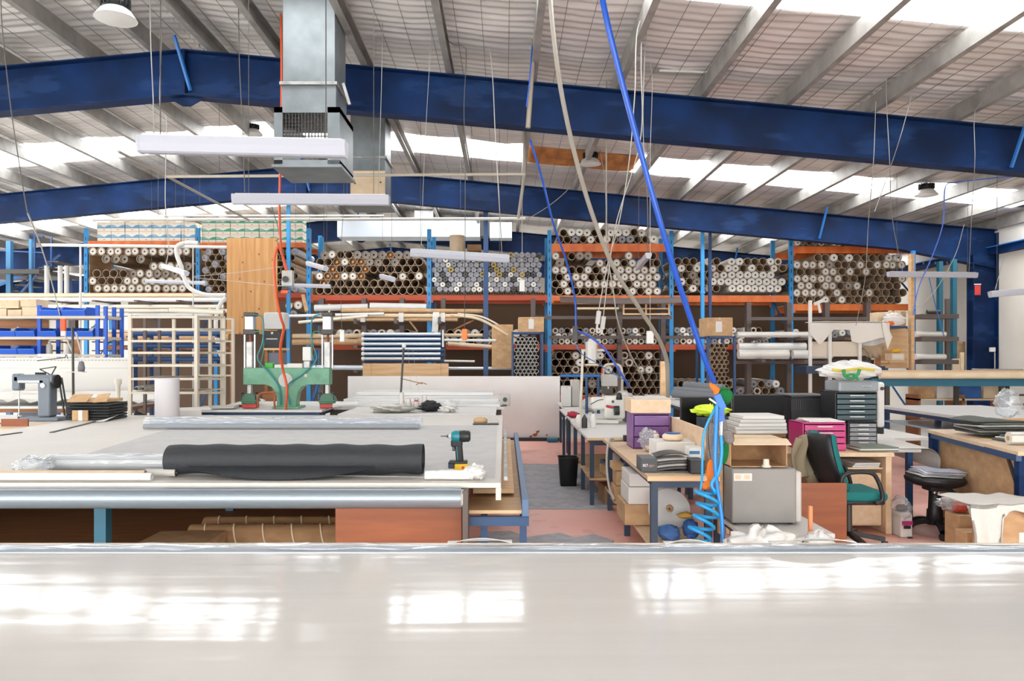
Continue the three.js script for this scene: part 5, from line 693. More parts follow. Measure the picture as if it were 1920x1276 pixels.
// clutter on the bench
thing('white_carton', 'white carton with a roll of tape on the brown bench', 'carton', [['carton', r2(X(1231, 6.1), X(1305, 6.1), BH + 0.002, BH + 0.165, -6.1, -6.42, 0.005), M.paper], ['tape_roll', new THREE.TorusGeometry(0.06, 0.028, 10, 28).rotateX(Math.PI / 2).translate(X(1264, 6.2), BH + 0.195, -6.25), M.tan], ['tape_band', lathe([[0.0, 0], [0.062, 0], [0.062, 0.03], [0.0, 0.03]], 24, X(1264, 6.2), BH + 0.2, -6.25), mat('#2a5594', 0.5)]]);
M.fileFront = mat('#ffffff', 0.6, { map: canvasTex(256, 160, (g, w, h) => { g.fillStyle = '#4a4d50'; g.fillRect(0, 0, w, h); g.fillStyle = '#e8e4e0'; g.font = 'bold 44px sans-serif'; g.fillText('OCT', 22, 98); g.fillStyle = '#d08a80'; g.font = '40px sans-serif'; g.fillText('agon', 118, 98); }) }); KEEP.add(M.fileFront);
{ const d = 5.6, y = BH + 0.002; thing('file_box', 'dark grey file box of stacked catalogues on the bench end', 'file box', [['front', new THREE.BoxGeometry(0.118, 0.1, 0.006).translate(X(1217, d), y + 0.052, -d + 0.003), M.fileFront], ['case', [b2(X(1203, d), X(1230, d), y, y + 0.103, -d, -d - 0.22), b2(X(1203, d), X(1290, d), y, y + 0.006, -d, -d - 0.22)], mat('#5b5d60', 0.6)], ...[0, 1, 2, 3].map((k) => ['catalogue', sheet((u, v) => V(X(1231 + 57 * u, d), y + 0.012 + k * 0.024 + 0.02 * Math.sin(u * 1.8) * (1 - k * 0.1), -d - 0.2 * v), 8, 3, 0.016), k % 2 ? M.paperGrey : mat('#6f6c6b', 0.6)]), ['arched_lid', sheet((u, v) => V(X(1231 + 58 * u, d), y + 0.112 + 0.028 * Math.sin(u * 2.6), -d - 0.2 * v), 10, 3, 0.005), M.black]]); }
thing('small_box', 'black and white box with a blue label at the bench end', 'box', [['box', r2(X(1293, 5.55), X(1320, 5.55), BH + 0.002, BH + 0.1, -5.52, -5.7, 0.005), M.black], ['white_sleeve', r2(X(1292, 5.72), X(1320, 5.72), BH + 0.002, BH + 0.17, -5.71, -5.86, 0.005), M.paper], ['blue_label', pb(1293, 845, 1312, 851, 5.705, 0.004), mat('#2d6c96', 0.5)]]);
thing('clear_bag', 'clear plastic bag of parts leaning on the purple drawers', 'bag', [['bag', lump(X(1218, 6.8), BH + 0.002, -6.82, 0.1, 0.2, 0.08, 31, 0.4, 24, 3), M.film], ['parts', lump(X(1222, 6.8), BH + 0.003, -6.8, 0.06, 0.06, 0.05, 32, 0.4, 14), M.tan]]);
thing('white_jar', 'small white jar beside the clear bag', 'jar', [['jar', lathe([[0.001, 0], [0.028, 0], [0.028, 0.14], [0.022, 0.15], [0.001, 0.15]], 16, X(1235, 6.5), BH + 0.002, -6.6), M.white], ['lid', rod(V(X(1235, 6.5), BH + 0.152, -6.6), V(X(1235, 6.5), BH + 0.18, -6.6), 0.024, 16), M.cream]]);
thing('scissors', 'dark scissors lying on the brown bench', 'scissors', [['blade', [rbox(0.1, 0.006, 0.014, 0.002, X(1212, 6.1), BH + 0.006, -6.1, 0.3), rbox(0.1, 0.006, 0.014, 0.002, X(1214, 6.1), BH + 0.011, -6.1, -0.2)], M.black]]);
thing('coiled_power_lead', 'cream power plug and coiled lead at the bench corner', 'cable', [['plug', rbox(0.16, 0.05, 0.09, 0.02, X(1160, 7.6), BH + 0.028, -7.65, 0.3), M.cream], ['socket', rbox(0.06, 0.06, 0.06, 0.01, X(1174, 7.6), BH + 0.035, -7.6), M.black], ['lead', tube([V(X(1150, 7.6), BH + 0.03, -7.6), V(1.03, BH + 0.02, -7.4), V(1.0, BH - 0.2, -7.3), V(1.0, 0.35, -7.1), V(1.02, 0.28, -6.9)], 0.012, 30, 8), M.cable]]);
// under the bench
const U = 0.222;
[[1180, 1268, 0.0, 0.105, 'upper white carton stored under the brown bench', 0.145], [1178, 1270, 0, 0.14, 'lower white carton stored under the brown bench', 0]].forEach(([a, b, , h, l, lift]) => thing('stored_carton', l, 'carton', [['carton', r2(X(a, 6.1), X(b, 6.1), 0.4 + lift, 0.4 + lift + h, -6.1, -6.5, 0.006), M.paper]], 'white cartons under the bench'));
thing('stored_carton', 'brown carton supporting the white cartons under the bench', 'carton', [['carton', r2(X(1172, 6.1), X(1275, 6.1), U + 0.002, 0.395, -6.12, -6.55, 0.006), M.kraft]]);
[[1152, 1172, 0.225, 0.39, 'small brown carton on the lower shelf near the aisle'], [1156, 1178, 0.395, 0.53, 'small brown carton stacked near the aisle under the bench'], [1150, 1170, 0.535, 0.6, 'topmost small carton of the aisle stack under the bench']].forEach(([a, b, y0, y1, l]) => thing('stored_carton', l, 'carton', [['carton', r2(X(a, 7), X(b, 7), y0, y1, -7, -7.25, 0.005), M.kraft]]));
thing('webbing_disc', 'large grey-white coil of webbing under the brown bench', 'coil', [['coil', lathe([[0.03, -0.025], [0.16, -0.03], [0.165, 0], [0.16, 0.03], [0.03, 0.025], [0.03, -0.025]], 40, 0, 0, 0, Math.PI / 2 - 0.5).translate(1.3, 0.4, -5.9), M.paperGrey], ['core', lathe([[0.012, -0.028], [0.03, -0.028], [0.03, 0.028], [0.012, 0.028], [0.012, -0.028]], 20, 0, 0, 0, Math.PI / 2 - 0.5).translate(1.3, 0.4, -5.9), M.kraft]]);
thing('blue_cloth', 'heap of blue cloth under the brown bench', 'cloth', [['cloth', lump(1.24, U + 0.002, -5.64, 0.09, 0.11, 0.11, 41, 0.2, 28, 3), mat('#4a6fa8', 0.9)]]);
thing('blue_cloth', 'darker blue cloth bundle with a yellow fold beside the bench leg', 'cloth', [['cloth', lump(1.41, U + 0.002, -5.66, 0.06, 0.15, 0.1, 43, 0.2, 28, 3), mat('#2f5590', 0.9)], ['yellow_fold', lump(1.38, U + 0.15, -5.7, 0.06, 0.05, 0.05, 44, 0.35, 14), mat('#b08a3c', 0.9)]]);
thing('stored_carton', 'small white carton on the floor under the front of the bench', 'carton', [['carton', r2(X(1232, 5.46), X(1280, 5.46), 0.003, 0.19, -5.56, -5.85, 0.006), M.paper]]);
thing('fire_extinguisher', 'red-topped clear canister under the white sewing table corner', 'canister', [['body', rod(V(X(1160, 7.75), 0.302, -8.0), V(X(1160, 7.75), 0.58, -8.0), 0.05, 20), M.plasticGrey], ['cap', lathe([[0.001, 0], [0.06, 0], [0.055, 0.05], [0.03, 0.07], [0.001, 0.07]], 18, X(1160, 7.75), 0.58, -8.0), M.red]]);
[[1125, 0.305, 0.4, -8.3, M.kraft, 'brown carton on the shelf of the first sewing table'], [1140, 0.305, 0.36, -8.9, mat('#2f5b96', 0.5), 'blue box on the shelf of the first sewing table'], [1122, 0.005, 0.2, -8.25, M.kraftDark, 'dark carton on the floor under the first sewing table']].forEach(([p, y0, y1, z, m, l]) => thing('stored_carton', l, 'carton', [['carton', rbox(0.3, y1 - y0, 0.3, 0.006, X(p, 8.1) + 0.2, (y0 + y1) / 2, z, 0.1), m]]));
// overlock machine
{ const d = 9.6, y = BH + 0.003, x = (p) => X(p, d); M.beige = mat('#d6d3ca', 0.4);
  thing('overlock_machine', 'cream overlock sewing machine on the white sewing table', 'sewing machine', [['base', r2(x(1108), x(1158), y, y + 0.05, -d + 0.12, -d - 0.15, 0.015), M.beige], ['body', r2(x(1132), x(1172), y + 0.05, Y(742, d), -d + 0.05, -d - 0.16, 0.04), M.beige], ['arm', r2(x(1108), x(1150), y + 0.17, Y(744, d), -d + 0.04, -d - 0.12, 0.035), M.beige], ['hand_wheel', rod(V(x(1174), Y(757, d), -d), V(x(1180), Y(757, d), -d), 0.07, 22), M.black], ['lamp_head', lathe([[0.001, 0], [0.04, 0], [0.03, 0.08], [0.001, 0.09]], 14, x(1159), Y(748, d), -d + 0.08), M.black], ['red_lever', rbox(0.1, 0.035, 0.035, 0.015, x(1141), Y(761, d), -d + 0.11, 0, 0, -0.2), mat('#b02238', 0.4)], ['motor', rod(V(x(1149), Y(768, d), -d + 0.12), V(x(1158), Y(768, d), -d + 0.12), 0.06, 20), M.black], ['dial', rod(V(x(1148), Y(752, d), -d + 0.05), V(x(1148), Y(752, d), -d + 0.065), 0.018, 12), M.iron], ['thread_guide', tube([V(x(1106), Y(757, d), -d + 0.06), V(x(1122), Y(749, d), -d + 0.07), V(x(1130), Y(748, d), -d + 0.07)], 0.006, 10), M.iron]]);
  [[1085, 0.16, M.paper, 'white thread spool beside the overlock machine'], [1096, 0.14, mat('#3c3a3a', 0.6), 'black thread spool beside the overlock machine'], [1112, 0.17, M.milk, 'tall clear bottle beside the overlock machine']].forEach(([p, h, m, l]) => thing('spool', l, 'spool', [['spool', lathe([[0.001, 0], [0.034, 0], [0.034, h * 0.75], [0.018, h], [0.001, h]], 16, X(p, 9), BH + 0.003, -9.0), m], ['top', rod(V(X(p, 9), BH + h + 0.003, -9), V(X(p, 9), BH + h + 0.02, -9), 0.012, 10), M.iron]], 'spools beside the overlock'));
  thing('red_pouch', 'small dark red pouch hanging on the sewing table edge', 'pouch', [['pouch', lump(X(1075, 10.4), BH + 0.003, -10.45, 0.09, 0.09, 0.07, 51, 0.25, 18), mat('#a61f38', 0.6)]]);
  const e = 10.8; thing('thread_rack', 'white thread rack with cones above the sewing tables', 'thread stand', [['pole', rod(V(X(1088, e), BH + 0.003, -e), at(1093, 656, e), 0.02, 10), M.cream], ['cross_bar', rod(at(1090, 657, e), at(1134, 656, e), 0.02, 8), M.cream], ['cone_top', [lathe([[0.001, 0], [0.05, 0], [0.06, 0.08], [0.05, 0.13], [0.001, 0.14]], 16, X(1110, e), Y(652, e), -e)], M.paperGrey], ['paper_hood', sheet((u, v) => at(1098 + 22 * u, 640 + 34 * v, e - 0.06).add(V(0, 0, 0.05 * Math.sin(u * 3))), 6, 6, 0.01), M.fabricWhite], ['shelf', pb(1099, 682, 1122, 685, e - 0.05, 0.2), M.tan], ['motor_unit', pb(1104, 668, 1118, 682, e, 0.15, 0.01), M.galv]]);
  thing('blue_rack', 'small dark blue steel rack behind the overlock machine', 'rack', [['post', [rod(V(X(1122, 11.2), BH + 0.003, -11.2), at(1122, 706, 11.2), 0.022), rod(V(X(1100, 11.2), BH + 0.003, -11.2), at(1100, 706, 11.2), 0.022)], M.darkBlue], ['bar', rod(at(1052, 704, 11.2), at(1124, 704, 11.2), 0.022), M.steelBlue]]);
  carton('grey metal box on the far sewing table', 1131, 702, 1158, 724, 11.6, 0.25, M.plasticGrey, null, 'metal_box'); carton('lower grey metal box under the first one', 1131, 724.5, 1150, 739, 11.5, 0.25, M.iron, null, 'metal_box');
  thing('white_sack', 'white sack slumped on the far sewing table', 'sack', [['sack', lump(X(1172, 11.4), BH + 0.003, -11.5, 0.16, 0.32, 0.16, 55, 0.2, 24, 3), M.fabricWhite]]);
  thing('white_hood', 'white cloth hood on the far sewing table behind the thread rack', 'cloth', [['cloth', lump(X(1108, 11.4), BH + 0.003, -11.6, 0.13, 0.22, 0.14, 56, 0.2, 24, 3), M.fabricWhite]]);
  thing('pipe_loop', 'tan bent pipe loop standing behind the grey metal box', 'frame', [['pipe', ptube([[1132, 767, 12], [1132, 690, 12], [1136, 684, 12], [1160, 684, 12], [1165, 690, 12], [1165, 767, 12]], 0.02, 40, 8), M.creamFrame], ['red_tab', pb(1128, 690, 1131, 700, 11.98, 0.03), M.red]]);
  carton('white appliance on the far sewing table beside the white board', 1054, 724, 1071, 762, 12.6, 0.3, M.white, null, 'appliance'); carton('grey appliance with a dark slot on the far sewing table', 1072, 712, 1087, 761.3, 12.7, 0.3, M.plasticGrey, null, 'appliance');
  thing('folded_grey_cloth', 'folded grey cloth pile behind the wooden box', 'cloth', [['cloth', [0, 1, 2].map((k) => rbox(0.36 - k * 0.03, 0.035, 0.3, 0.016, 1.74, BH + 0.02 + k * 0.037 + 0.18, -9.82, 0.03 * k)), mat('#75777b', 0.9)], ['support', r2(1.57, 1.91, BH + 0.003, BH + 0.18, -9.67, -9.97, 0.01), mat('#66686c', 0.9)]]);
}
// ---------------------------------------------------------------- desk area on the other side of the divider
bench('back_table', 'grey table behind the monitors holding grey cloth rolls', 2.45, 3.7, -8.5, -9.8, 1.035, M.greyCloth, M.benchBlue);
[[1262, 1345, 742, 9.3, 0.05, 'grey fabric roll lying lowest behind the monitors'], [1266, 1352, 735, 9.45, 0.05, 'grey fabric roll lying second behind the monitors'], [1285, 1356, 726, 9.55, 0.055, 'dark grey fabric roll on top of the pile behind the monitors']].forEach(([a, b, y, d, r, l]) => thing('grey_roll', l, 'fabric roll', [['roll', rod(at(a, y - 4, d + 0.5), at(b, y + 2, d), r, 18), mat('#77797e', 0.9)], ['core', rod(at(b, y + 2, d), at(b + 0.8, y + 2, d), r * 0.4, 12), M.black]], 'grey rolls behind the monitors'));
bench('roll_table', 'low table carrying the grey fabric rolls', 2.06, 2.4, -8.6, -11, 1.035, M.paperGrey, M.benchBlue);
thing('office_desk', 'pale office desk with side panels and a drawer pedestal', 'desk', [
  ['desk_top', r2(1.95, X(1672, 6.75), BH - 0.035, BH, -6.7, -7.7, 0.005), M.laminate], ['side_panel', r2(X(1660, 6.75), X(1671, 6.75), 0.003, BH - 0.035, -6.74, -7.6, 0.003), M.laminate], ['side_panel', r2(2.0, 2.03, 0.003, BH - 0.035, -6.74, -7.6, 0.003), M.laminate], ['modesty_panel', b2(2.03, X(1660, 6.75), 0.3, BH - 0.04, -7.55, -7.57), M.laminate],
  ['shelf', b2(X(1575, 6.75), X(1660, 6.75), BH - 0.16, BH - 0.145, -6.8, -7.5), M.laminate],
  ['pedestal', r2(X(1562, 6.8), X(1655, 6.8), 0.06, BH - 0.2, -6.83, -7.5, 0.004), M.laminate, [['drawer_front', r2(X(1564, 6.8), X(1653, 6.8), BH - 0.34, BH - 0.21, -6.805, -6.83, 0.003), M.laminate], ['drawer_front', r2(X(1564, 6.8), X(1653, 6.8), BH - 0.43, BH - 0.35, -6.805, -6.83, 0.003), M.laminate], ['drawer_front', r2(X(1564, 6.8), X(1653, 6.8), 0.08, BH - 0.44, -6.805, -6.83, 0.003), M.laminate], ['handle', rbox(0.14, 0.012, 0.02, 0.004, X(1640, 6.8), BH - 0.44, -6.795), M.iron]]]]);
thing('paper_pile', 'pile of papers on the shelf inside the desk', 'papers', [0, 1, 2].map((k) => ['sheets', rbox(0.24, 0.012, 0.3, 0.003, X(1630, 6.75), BH - 0.137 + k * 0.014, -6.95, 0.06 * k - 0.05), k % 2 ? M.paperGrey : M.paper]));
M.pink = mat('#d43f86', 0.3, { transmission: 0.2, thickness: 0 }); M.pinkF = mat('#c42f78', 0.35);
drawerUnit('bright pink plastic drawer unit with papers on the office desk', X(1505, 6.85), X(1586, 6.85), BH + 0.002, 0.255, 6.85, 0.34, 4, M.pink, M.pinkF, M.milk);
thing('paper_stack', 'loose white papers on top of the pink drawers', 'papers', [['sheets', [rbox(0.34, 0.01, 0.28, 0.003, X(1548, 6.9), BH + 0.265, -7.02, 0.06), rbox(0.3, 0.01, 0.22, 0.003, X(1543, 6.9), BH + 0.276, -7.02, -0.12)], M.paper]]);
drawerUnit('tall dark framed drawer tower with teal drawers on the office desk', X(1566, 7.25), X(1645, 7.25), BH + 0.24, 0.28, 7.25, 0.34, 5, M.smoke, M.black, M.milk);
drawerUnit('clear drawer unit below the teal drawer tower', X(1590, 7.22), X(1645, 7.22), BH + 0.002, 0.235, 7.22, 0.34, 5, M.film, M.black, M.milk);
thing('storage_case', 'clear plastic storage case on the drawer tower', 'case', [['case', r2(X(1570, 7.25), X(1645, 7.25), BH + 0.523, BH + 0.63, -7.22, -7.55, 0.02), mat('#b9c0c6', 0.15, { transmission: 0.6, thickness: 0 })], ['latch', rbox(0.09, 0.03, 0.012, 0.006, X(1622, 7.25), BH + 0.58, -7.212), M.clear]]);
thing('carrier_bag', 'bulging white plastic bag with yellow band and green ties on the storage case', 'bag', [['bag', lump(X(1598, 7.3), BH + 0.632, -7.35, 0.31, 0.19, 0.2, 61, 0.18, 40, 4), M.milk], ['yellow_band', sheet((u, v) => at(1560 + 80 * u, 690 + 5 * v + 2 * Math.sin(u * 7), 7.13), 16, 2, 0.008), mat('#c9b23a', 0.5)], ['green_tie', [ptube([[1582, 692, 7.1], [1584, 704, 7.1], [1596, 709, 7.1], [1608, 702, 7.1], [1612, 692, 7.1]], 0.014, 24, 6), ptube([[1584, 704, 7.1], [1598, 701, 7.1], [1610, 711, 7.1]], 0.012, 16, 6)], mat('#1f8a4a', 0.5)]]);
thing('flat_folder', 'flat grey folder stack beside the clear drawers on the desk', 'folders', [0, 1, 2].map((k) => ['folder', rbox(0.36, 0.012, 0.26, 0.003, X(1640, 6.85), BH + 0.009 + k * 0.013, -6.9, 0.04 * k), k % 2 ? M.paper : mat('#6e7468', 0.7)]));
// monitors, papers, crate behind the divider
bench('monitor_table', 'narrow table behind the divider board carrying the monitors', 2.03, 3.0, -7.74, -8.44, 0.72, M.laminate, M.benchBlue);
M.screen = mat('#0b0b0d', 0.5, { clearcoat: 0.001, specularIntensity: 0.4 });
function monitor(label, x0, x1, y0, y1, d) { const w = X(x1, d) - X(x0, d), cx = (X(x0, d) + X(x1, d)) / 2; thing('monitor', label, 'monitor', [['housing', pb(x0, y0, x1, y1, d, 0.04, 0.008), M.black], ['screen', b2(cx - w / 2 + 0.012, cx + w / 2 - 0.012, Y(y1, d) + 0.02, Y(y0, d) - 0.012, -d + 0.002, -d - 0.002), M.screen], ['stand', b2(cx - 0.03, cx + 0.03, 0.73, Y(y1, d) + 0.05, -d - 0.05, -d - 0.08), M.black], ['foot', rbox(0.24, 0.015, 0.18, 0.006, cx, 0.729, -d - 0.06), M.black]]); }
monitor('black monitor partly behind the plush duck', 1276, 1372, 743, 802, 7.95); monitor('wide black monitor beside the plush duck with papers below', 1374, 1470, 739, 806, 7.9);
thing('paper_stack', 'thick stack of white papers in front of the wide monitor', 'papers', [...Array(10)].map((_, k) => ['sheets', rbox(0.47 - (k > 6 ? (k - 6) * 0.03 : 0), 0.03, 0.36, 0.004, X(1414, 6.85) + 0.006 * k, BH + 0.02 + k * 0.0325, -6.95 + 0.01 * (k % 3), 0.04 * (k % 2)), k < 5 ? M.kraftDark : k % 2 ? M.paper : M.paperGrey]));
thing('high_vis_cloth', 'fluorescent yellow cloth behind the divider board', 'cloth', [['cloth', lump(X(1345, 7.4), 0.99, -7.62, 0.2, 0.13, 0.12, 66, 0.3, 24, 4), mat('#d5f03a', 0.7)], ['support', r2(1.97, 2.4, BH + 0.002, 0.99, -7.5, -7.68, 0.01), M.benchBlue]]);
thing('black_crate', 'black plastic crate with ribbed side behind the pink drawers', 'crate', [['body', r2(X(1481, 7.8), X(1556, 7.8), 0.9, Y(742, 7.8), -7.75, -8.2, 0.02), M.rubber], ...[...Array(10)].map((_, k) => ['rib', pb(1484 + k * 4, 750, 1485.5 + k * 4, 770, 7.745, 0.01), M.black]), ['rim', r2(X(1480, 7.79), X(1557, 7.79), Y(745, 7.79), Y(740, 7.79), -7.73, -8.22, 0.01), M.black], ['stand', b2(X(1484, 7.8), X(1552, 7.8), 0.722, 0.9, -7.8, -8.1), M.black]]);
// grey machine on a low white bench
bench('low_bench', 'low white bench under the grey machine', 1.615, X(1548, 5.2), -5.05, -5.95, 0.41, M.white, M.benchBlue);
{ const d = 5.3, y = 0.413; M.machineGrey = mat('#ffffff', 0.55, { map: speckle('#85817c', '#8e8a85', 4, 4, 128, 1, 1) });
  thing('grey_machine', 'beige-grey boxy office machine on the low white bench', 'machine', [['case', r2(X(1373, d), X(1493, d), y + 0.012, y + 0.4, -d, -d - 0.45, 0.012), M.machineGrey], ['side_cover', r2(X(1493, d), X(1506, d), y + 0.012, y + 0.375, -d - 0.02, -d - 0.43, 0.015), M.plasticGrey], ['label', pb(1376, 887, 1410, 901, d - 0.002, 0.003), M.paper, [['logo', [pb(1379, 890, 1389, 898, d - 0.004, 0.003), pb(1396, 890, 1406, 898, d - 0.004, 0.003)], M.tan]]], ...[[1380, -0.04], [1486, -0.04], [1380, -0.4], [1486, -0.4]].map(([p, z]) => ['foot', rod(V(X(p, d), y, -d + z), V(X(p, d), y + 0.013, -d + z), 0.015, 10), M.black])]);
  const b = y + 0.403, x0 = 1.62, x1 = X(1472, d + 0.1);
  thing('open_box', 'open brown cardboard box on its side on the grey machine', 'carton', [['base', b2(x0, x1, b, b + 0.006, -d - 0.06, -d - 0.4), M.kraft], ['top', b2(x0, x1, b + 0.19, b + 0.196, -d - 0.06, -d - 0.4), M.tan], ['back', b2(x0, x1, b, b + 0.19, -d - 0.4, -d - 0.394), M.kraftDark], ['side', b2(x0, x0 + 0.006, b, b + 0.19, -d - 0.06, -d - 0.4), M.kraft], ['side', b2(x1 - 0.006, x1, b, b + 0.19, -d - 0.06, -d - 0.4), M.kraft], ['flap', rbox(x1 - x0, 0.005, 0.1, 0.002, (x0 + x1) / 2, b + 0.185, -d - 0.02, 0, 0.35), M.tan]]);
  thing('white_cup', 'small white plastic cap standing on the grey machine', 'cap', [['cap', lathe([[0.001, 0], [0.032, 0], [0.032, 0.012], [0.022, 0.02], [0.02, 0.06], [0.001, 0.062]], 18, X(1439, d), b + 0.002, -d - 0.026), M.cream]]);
  thing('bag_heap', 'heap of white plastic bags in front of the low bench', 'bags', [['bag', lump(X(1442, 4.75), 0.16, -4.85, 0.27, 0.34, 0.14, 71, 0.3, 36, 4), M.milk]]); thing('bag_heap', 'small white plastic bag beside the orange stick', 'bags', [['bag', lump(X(1550, 4.85), 0.16, -4.95, 0.11, 0.3, 0.1, 72, 0.3, 26, 3), M.milk]]);
  thing('floor_trolley', 'low flat trolley under the white plastic bags', 'trolley', [['deck', b2(X(1380, 4.8), X(1590, 4.8), 0.13, 0.158, -4.68, -5.0), M.wood], ...[[1390, -4.75], [1580, -4.75], [1390, -4.95], [1580, -4.95]].map(([p, z]) => ['castor', rod(V(X(p, 4.8) - 0.015, 0.05, z), V(X(p, 4.8) + 0.015, 0.05, z), 0.05, 12), M.rubber]), ['fork', [b2(X(1390, 4.8) - 0.02, X(1390, 4.8) + 0.02, 0.08, 0.13, -4.7, -4.8), b2(X(1580, 4.8) - 0.02, X(1580, 4.8) + 0.02, 0.08, 0.13, -4.7, -4.8)], M.iron]]);
  thing('orange_stick', 'bright orange wooden stick standing in the plastic bags', 'stick', [['stick', r2(X(1536, 4.9), X(1543, 4.9), 0.16, Y(958, 4.9), -5.06, -5.085, 0.003), mat('#e08a5a', 0.5)]]); }
thing('rust_panel', 'reddish brown wooden sheet standing beside the grey machine', 'board', [['sheet', r2(X(1508, 5.9), X(1601, 5.9), 0.003, Y(910, 5.9), -6.02, -6.04, 0.003), M.redPanel], ['prop', b2(X(1590, 5.9), X(1594, 5.9), 0.003, 0.5, -6.05, -6.12), M.woodDark]]);
// office chair
{ const d = 6.35, x = (p) => X(p, d), y = (p) => Y(p, d), cx = x(1592), tealM = mat('#0f6e6c', 0.85), parts = [];
  parts.push(['backrest_shell', sheet((u, v) => { const w = 0.24 * (0.75 + 0.25 * Math.sin(v * 3)); return V(x(1536) - 0.1 * Math.sin(v * 2.2) * (1 - 0.3 * Math.abs(u - 0.5)) + 0.05 * (1 - v) + 0.09 * Math.pow(2 * u - 1, 2), 0.5 + 0.46 * v, -6.36 + (u - 0.5) * 2 * w); }, 12, 12, 0.03), M.black]);
  parts.push(['backrest_pad', sheet((u, v) => { const w = 0.23 * (0.75 + 0.25 * Math.sin(v * 3)); return V(x(1536) - 0.1 * Math.sin(v * 2.2) * (1 - 0.3 * Math.abs(u - 0.5)) + 0.05 * (1 - v) + 0.09 * Math.pow(2 * u - 1, 2) + 0.04, 0.5 + 0.455 * v, -6.36 + (u - 0.5) * 2 * w); }, 12, 12, 0.05), tealM]);
  parts.push(['seat', rbox(0.46, 0.08, 0.46, 0.035, cx, 0.45, -6.36), tealM], ['seat_shell', rbox(0.42, 0.04, 0.42, 0.018, cx, 0.4, -6.36), M.black], ['spine', bar(V(x(1530), 0.62, -6.36), V(x(1560), 0.4, -6.36), 0.05, 0.02), M.black]);
  for (const z of [-6.08, -6.64]) parts.push(['armrest', tube([V(x(1556), 0.44, z), V(x(1552), 0.62, z), V(x(1566), 0.66, z), V(x(1606), 0.655, z), V(x(1616), 0.6, z), V(x(1624), 0.44, z), V(x(1612), 0.41, z)], 0.018, 40, 8), M.black]);
  parts.push(['gas_lift', rod(V(cx, 0.1, -6.36), V(cx, 0.4, -6.36), 0.028, 14), M.iron]); for (let k = 0; k < 5; k++) { const a = k * 1.2566 + 0.3, e = V(cx + 0.28 * Math.cos(a), 0.07, -6.36 + 0.28 * Math.sin(a)); parts.push(['base_arm', bar(V(cx, 0.11, -6.36), e, 0.045, 0.035), M.black], ['castor', rod(V(e.x - 0.02, 0.028, e.z), V(e.x + 0.02, 0.028, e.z), 0.027, 12), M.rubber]); }
  thing('office_chair', 'teal upholstered office chair with black shell and armrests', 'chair', parts);
  thing('khaki_jacket', 'khaki jacket hung over the teal office chair back', 'jacket', [['cloth', sheet((u, v) => V(x(1488) + 0.22 * u - 0.05 * Math.sin(v * 3) + 0.02 * Math.sin(u * 14), y(805) - 0.06 - 0.42 * v * (0.7 + 0.3 * u) - 0.02 * Math.sin(u * 9), -6.3 - 0.12 * u + 0.03 * Math.sin(u * 12 + v * 3)), 22, 14, 0.012), mat('#8a7d66', 0.95)]]); }
// stool with papers
{ const d = 6.8, cx = 3.895, cz = -6.76, parts = [['seat', lathe([[0.001, 0], [0.19, 0.0], [0.25, 0.03], [0.262, 0.06], [0.24, 0.085], [0.001, 0.075]], 36, 0, 0, 0).scale(1, 1, 0.85).rotateZ(-0.05).translate(cx, 0.44, cz), M.black], ['mechanism', rbox(0.2, 0.05, 0.16, 0.015, cx + 0.02, 0.42, cz), M.rubber], ['lever', bar(V(cx + 0.05, 0.41, cz + 0.05), V(cx + 0.24, 0.36, cz + 0.12), 0.012), M.black], ['back_bracket', bar(V(cx + 0.1, 0.42, cz), V(cx + 0.24, 0.34, cz), 0.05, 0.02), M.benchBlue], ['column', rod(V(cx, 0.24, cz), V(cx, 0.42, cz), 0.02, 12), M.chrome], ['column_cover', lathe([[0.001, 0], [0.07, 0], [0.065, 0.13], [0.055, 0.14], [0.05, 0.27], [0.001, 0.28]], 20, cx, 0.09, cz), M.black]];
  for (let k = 0; k < 5; k++) { const a = k * 1.2566 + 0.6, e = V(cx + 0.26 * Math.cos(a), 0.07, cz + 0.26 * Math.sin(a)); parts.push(['base_arm', tube([V(cx, 0.12, cz), V(cx + 0.15 * Math.cos(a), 0.11, cz + 0.15 * Math.sin(a)), e], 0.024, 10, 8), M.black], ['castor', rod(V(e.x - 0.02, 0.03, e.z), V(e.x + 0.02, 0.03, e.z), 0.029, 12), M.rubber]); }
  thing('work_stool', 'black swivel stool with a papers pile on its seat', 'stool', parts);
  thing('paper_pile', 'pile of crumpled papers and white fabric on the black stool', 'papers', [0, 1, 2, 3].map((k) => ['sheets', sheet((u, v) => V(cx - 0.19 + 0.36 * u + 0.015 * k, 0.545 + k * 0.014 + 0.012 * Math.sin(u * 6 + k) * Math.sin(v * 4) - 0.018 * u, cz + 0.14 - 0.28 * v), 10, 6, 0.012), k % 2 ? mat('#aeb0c2', 0.85) : M.paper])); }
// boxes at the stool
thing('printed_box', 'white printed carton with a magenta band in a plastic bag by the desk', 'carton', [['carton', r2(X(1691, 6.6), X(1713, 6.6), 0.003, 0.22, -6.62, -6.85, 0.006), M.paper, [['magenta_band', pb(1692, 977, 1712, 984, 6.595, 0.004), mat('#b01f6e', 0.5)], ['print', [pb(1695, 985, 1708, 991, 6.595, 0.004), pb(1702, 1006, 1711, 1012, 6.595, 0.004)], M.black]]], ['bag', lump(X(1708, 6.5), 0.16, -6.66, 0.06, 0.2, 0.16, 81, 0.2, 26, 3), M.film], ['dark_contents', [lump(X(1702, 6.6), 0.222, -6.7, 0.05, 0.06, 0.05, 82, 0.3, 14), lump(X(1709, 6.6), 0.222, -6.7, 0.04, 0.06, 0.04, 83, 0.3, 14)], M.rubber]]);
thing('clear_bag_red', 'clear bag with red mesh contents lying on the brown carton by the stool', 'bag', [['bag', lump(X(1805, 6.1), 0.32, -6.2, 0.16, 0.13, 0.1, 84, 0.35, 26, 4), M.film], ['red_net', lump(X(1816, 6.05), 0.322, -6.16, 0.07, 0.08, 0.07, 85, 0.3, 18), mat('#b8402c', 0.7)]]);
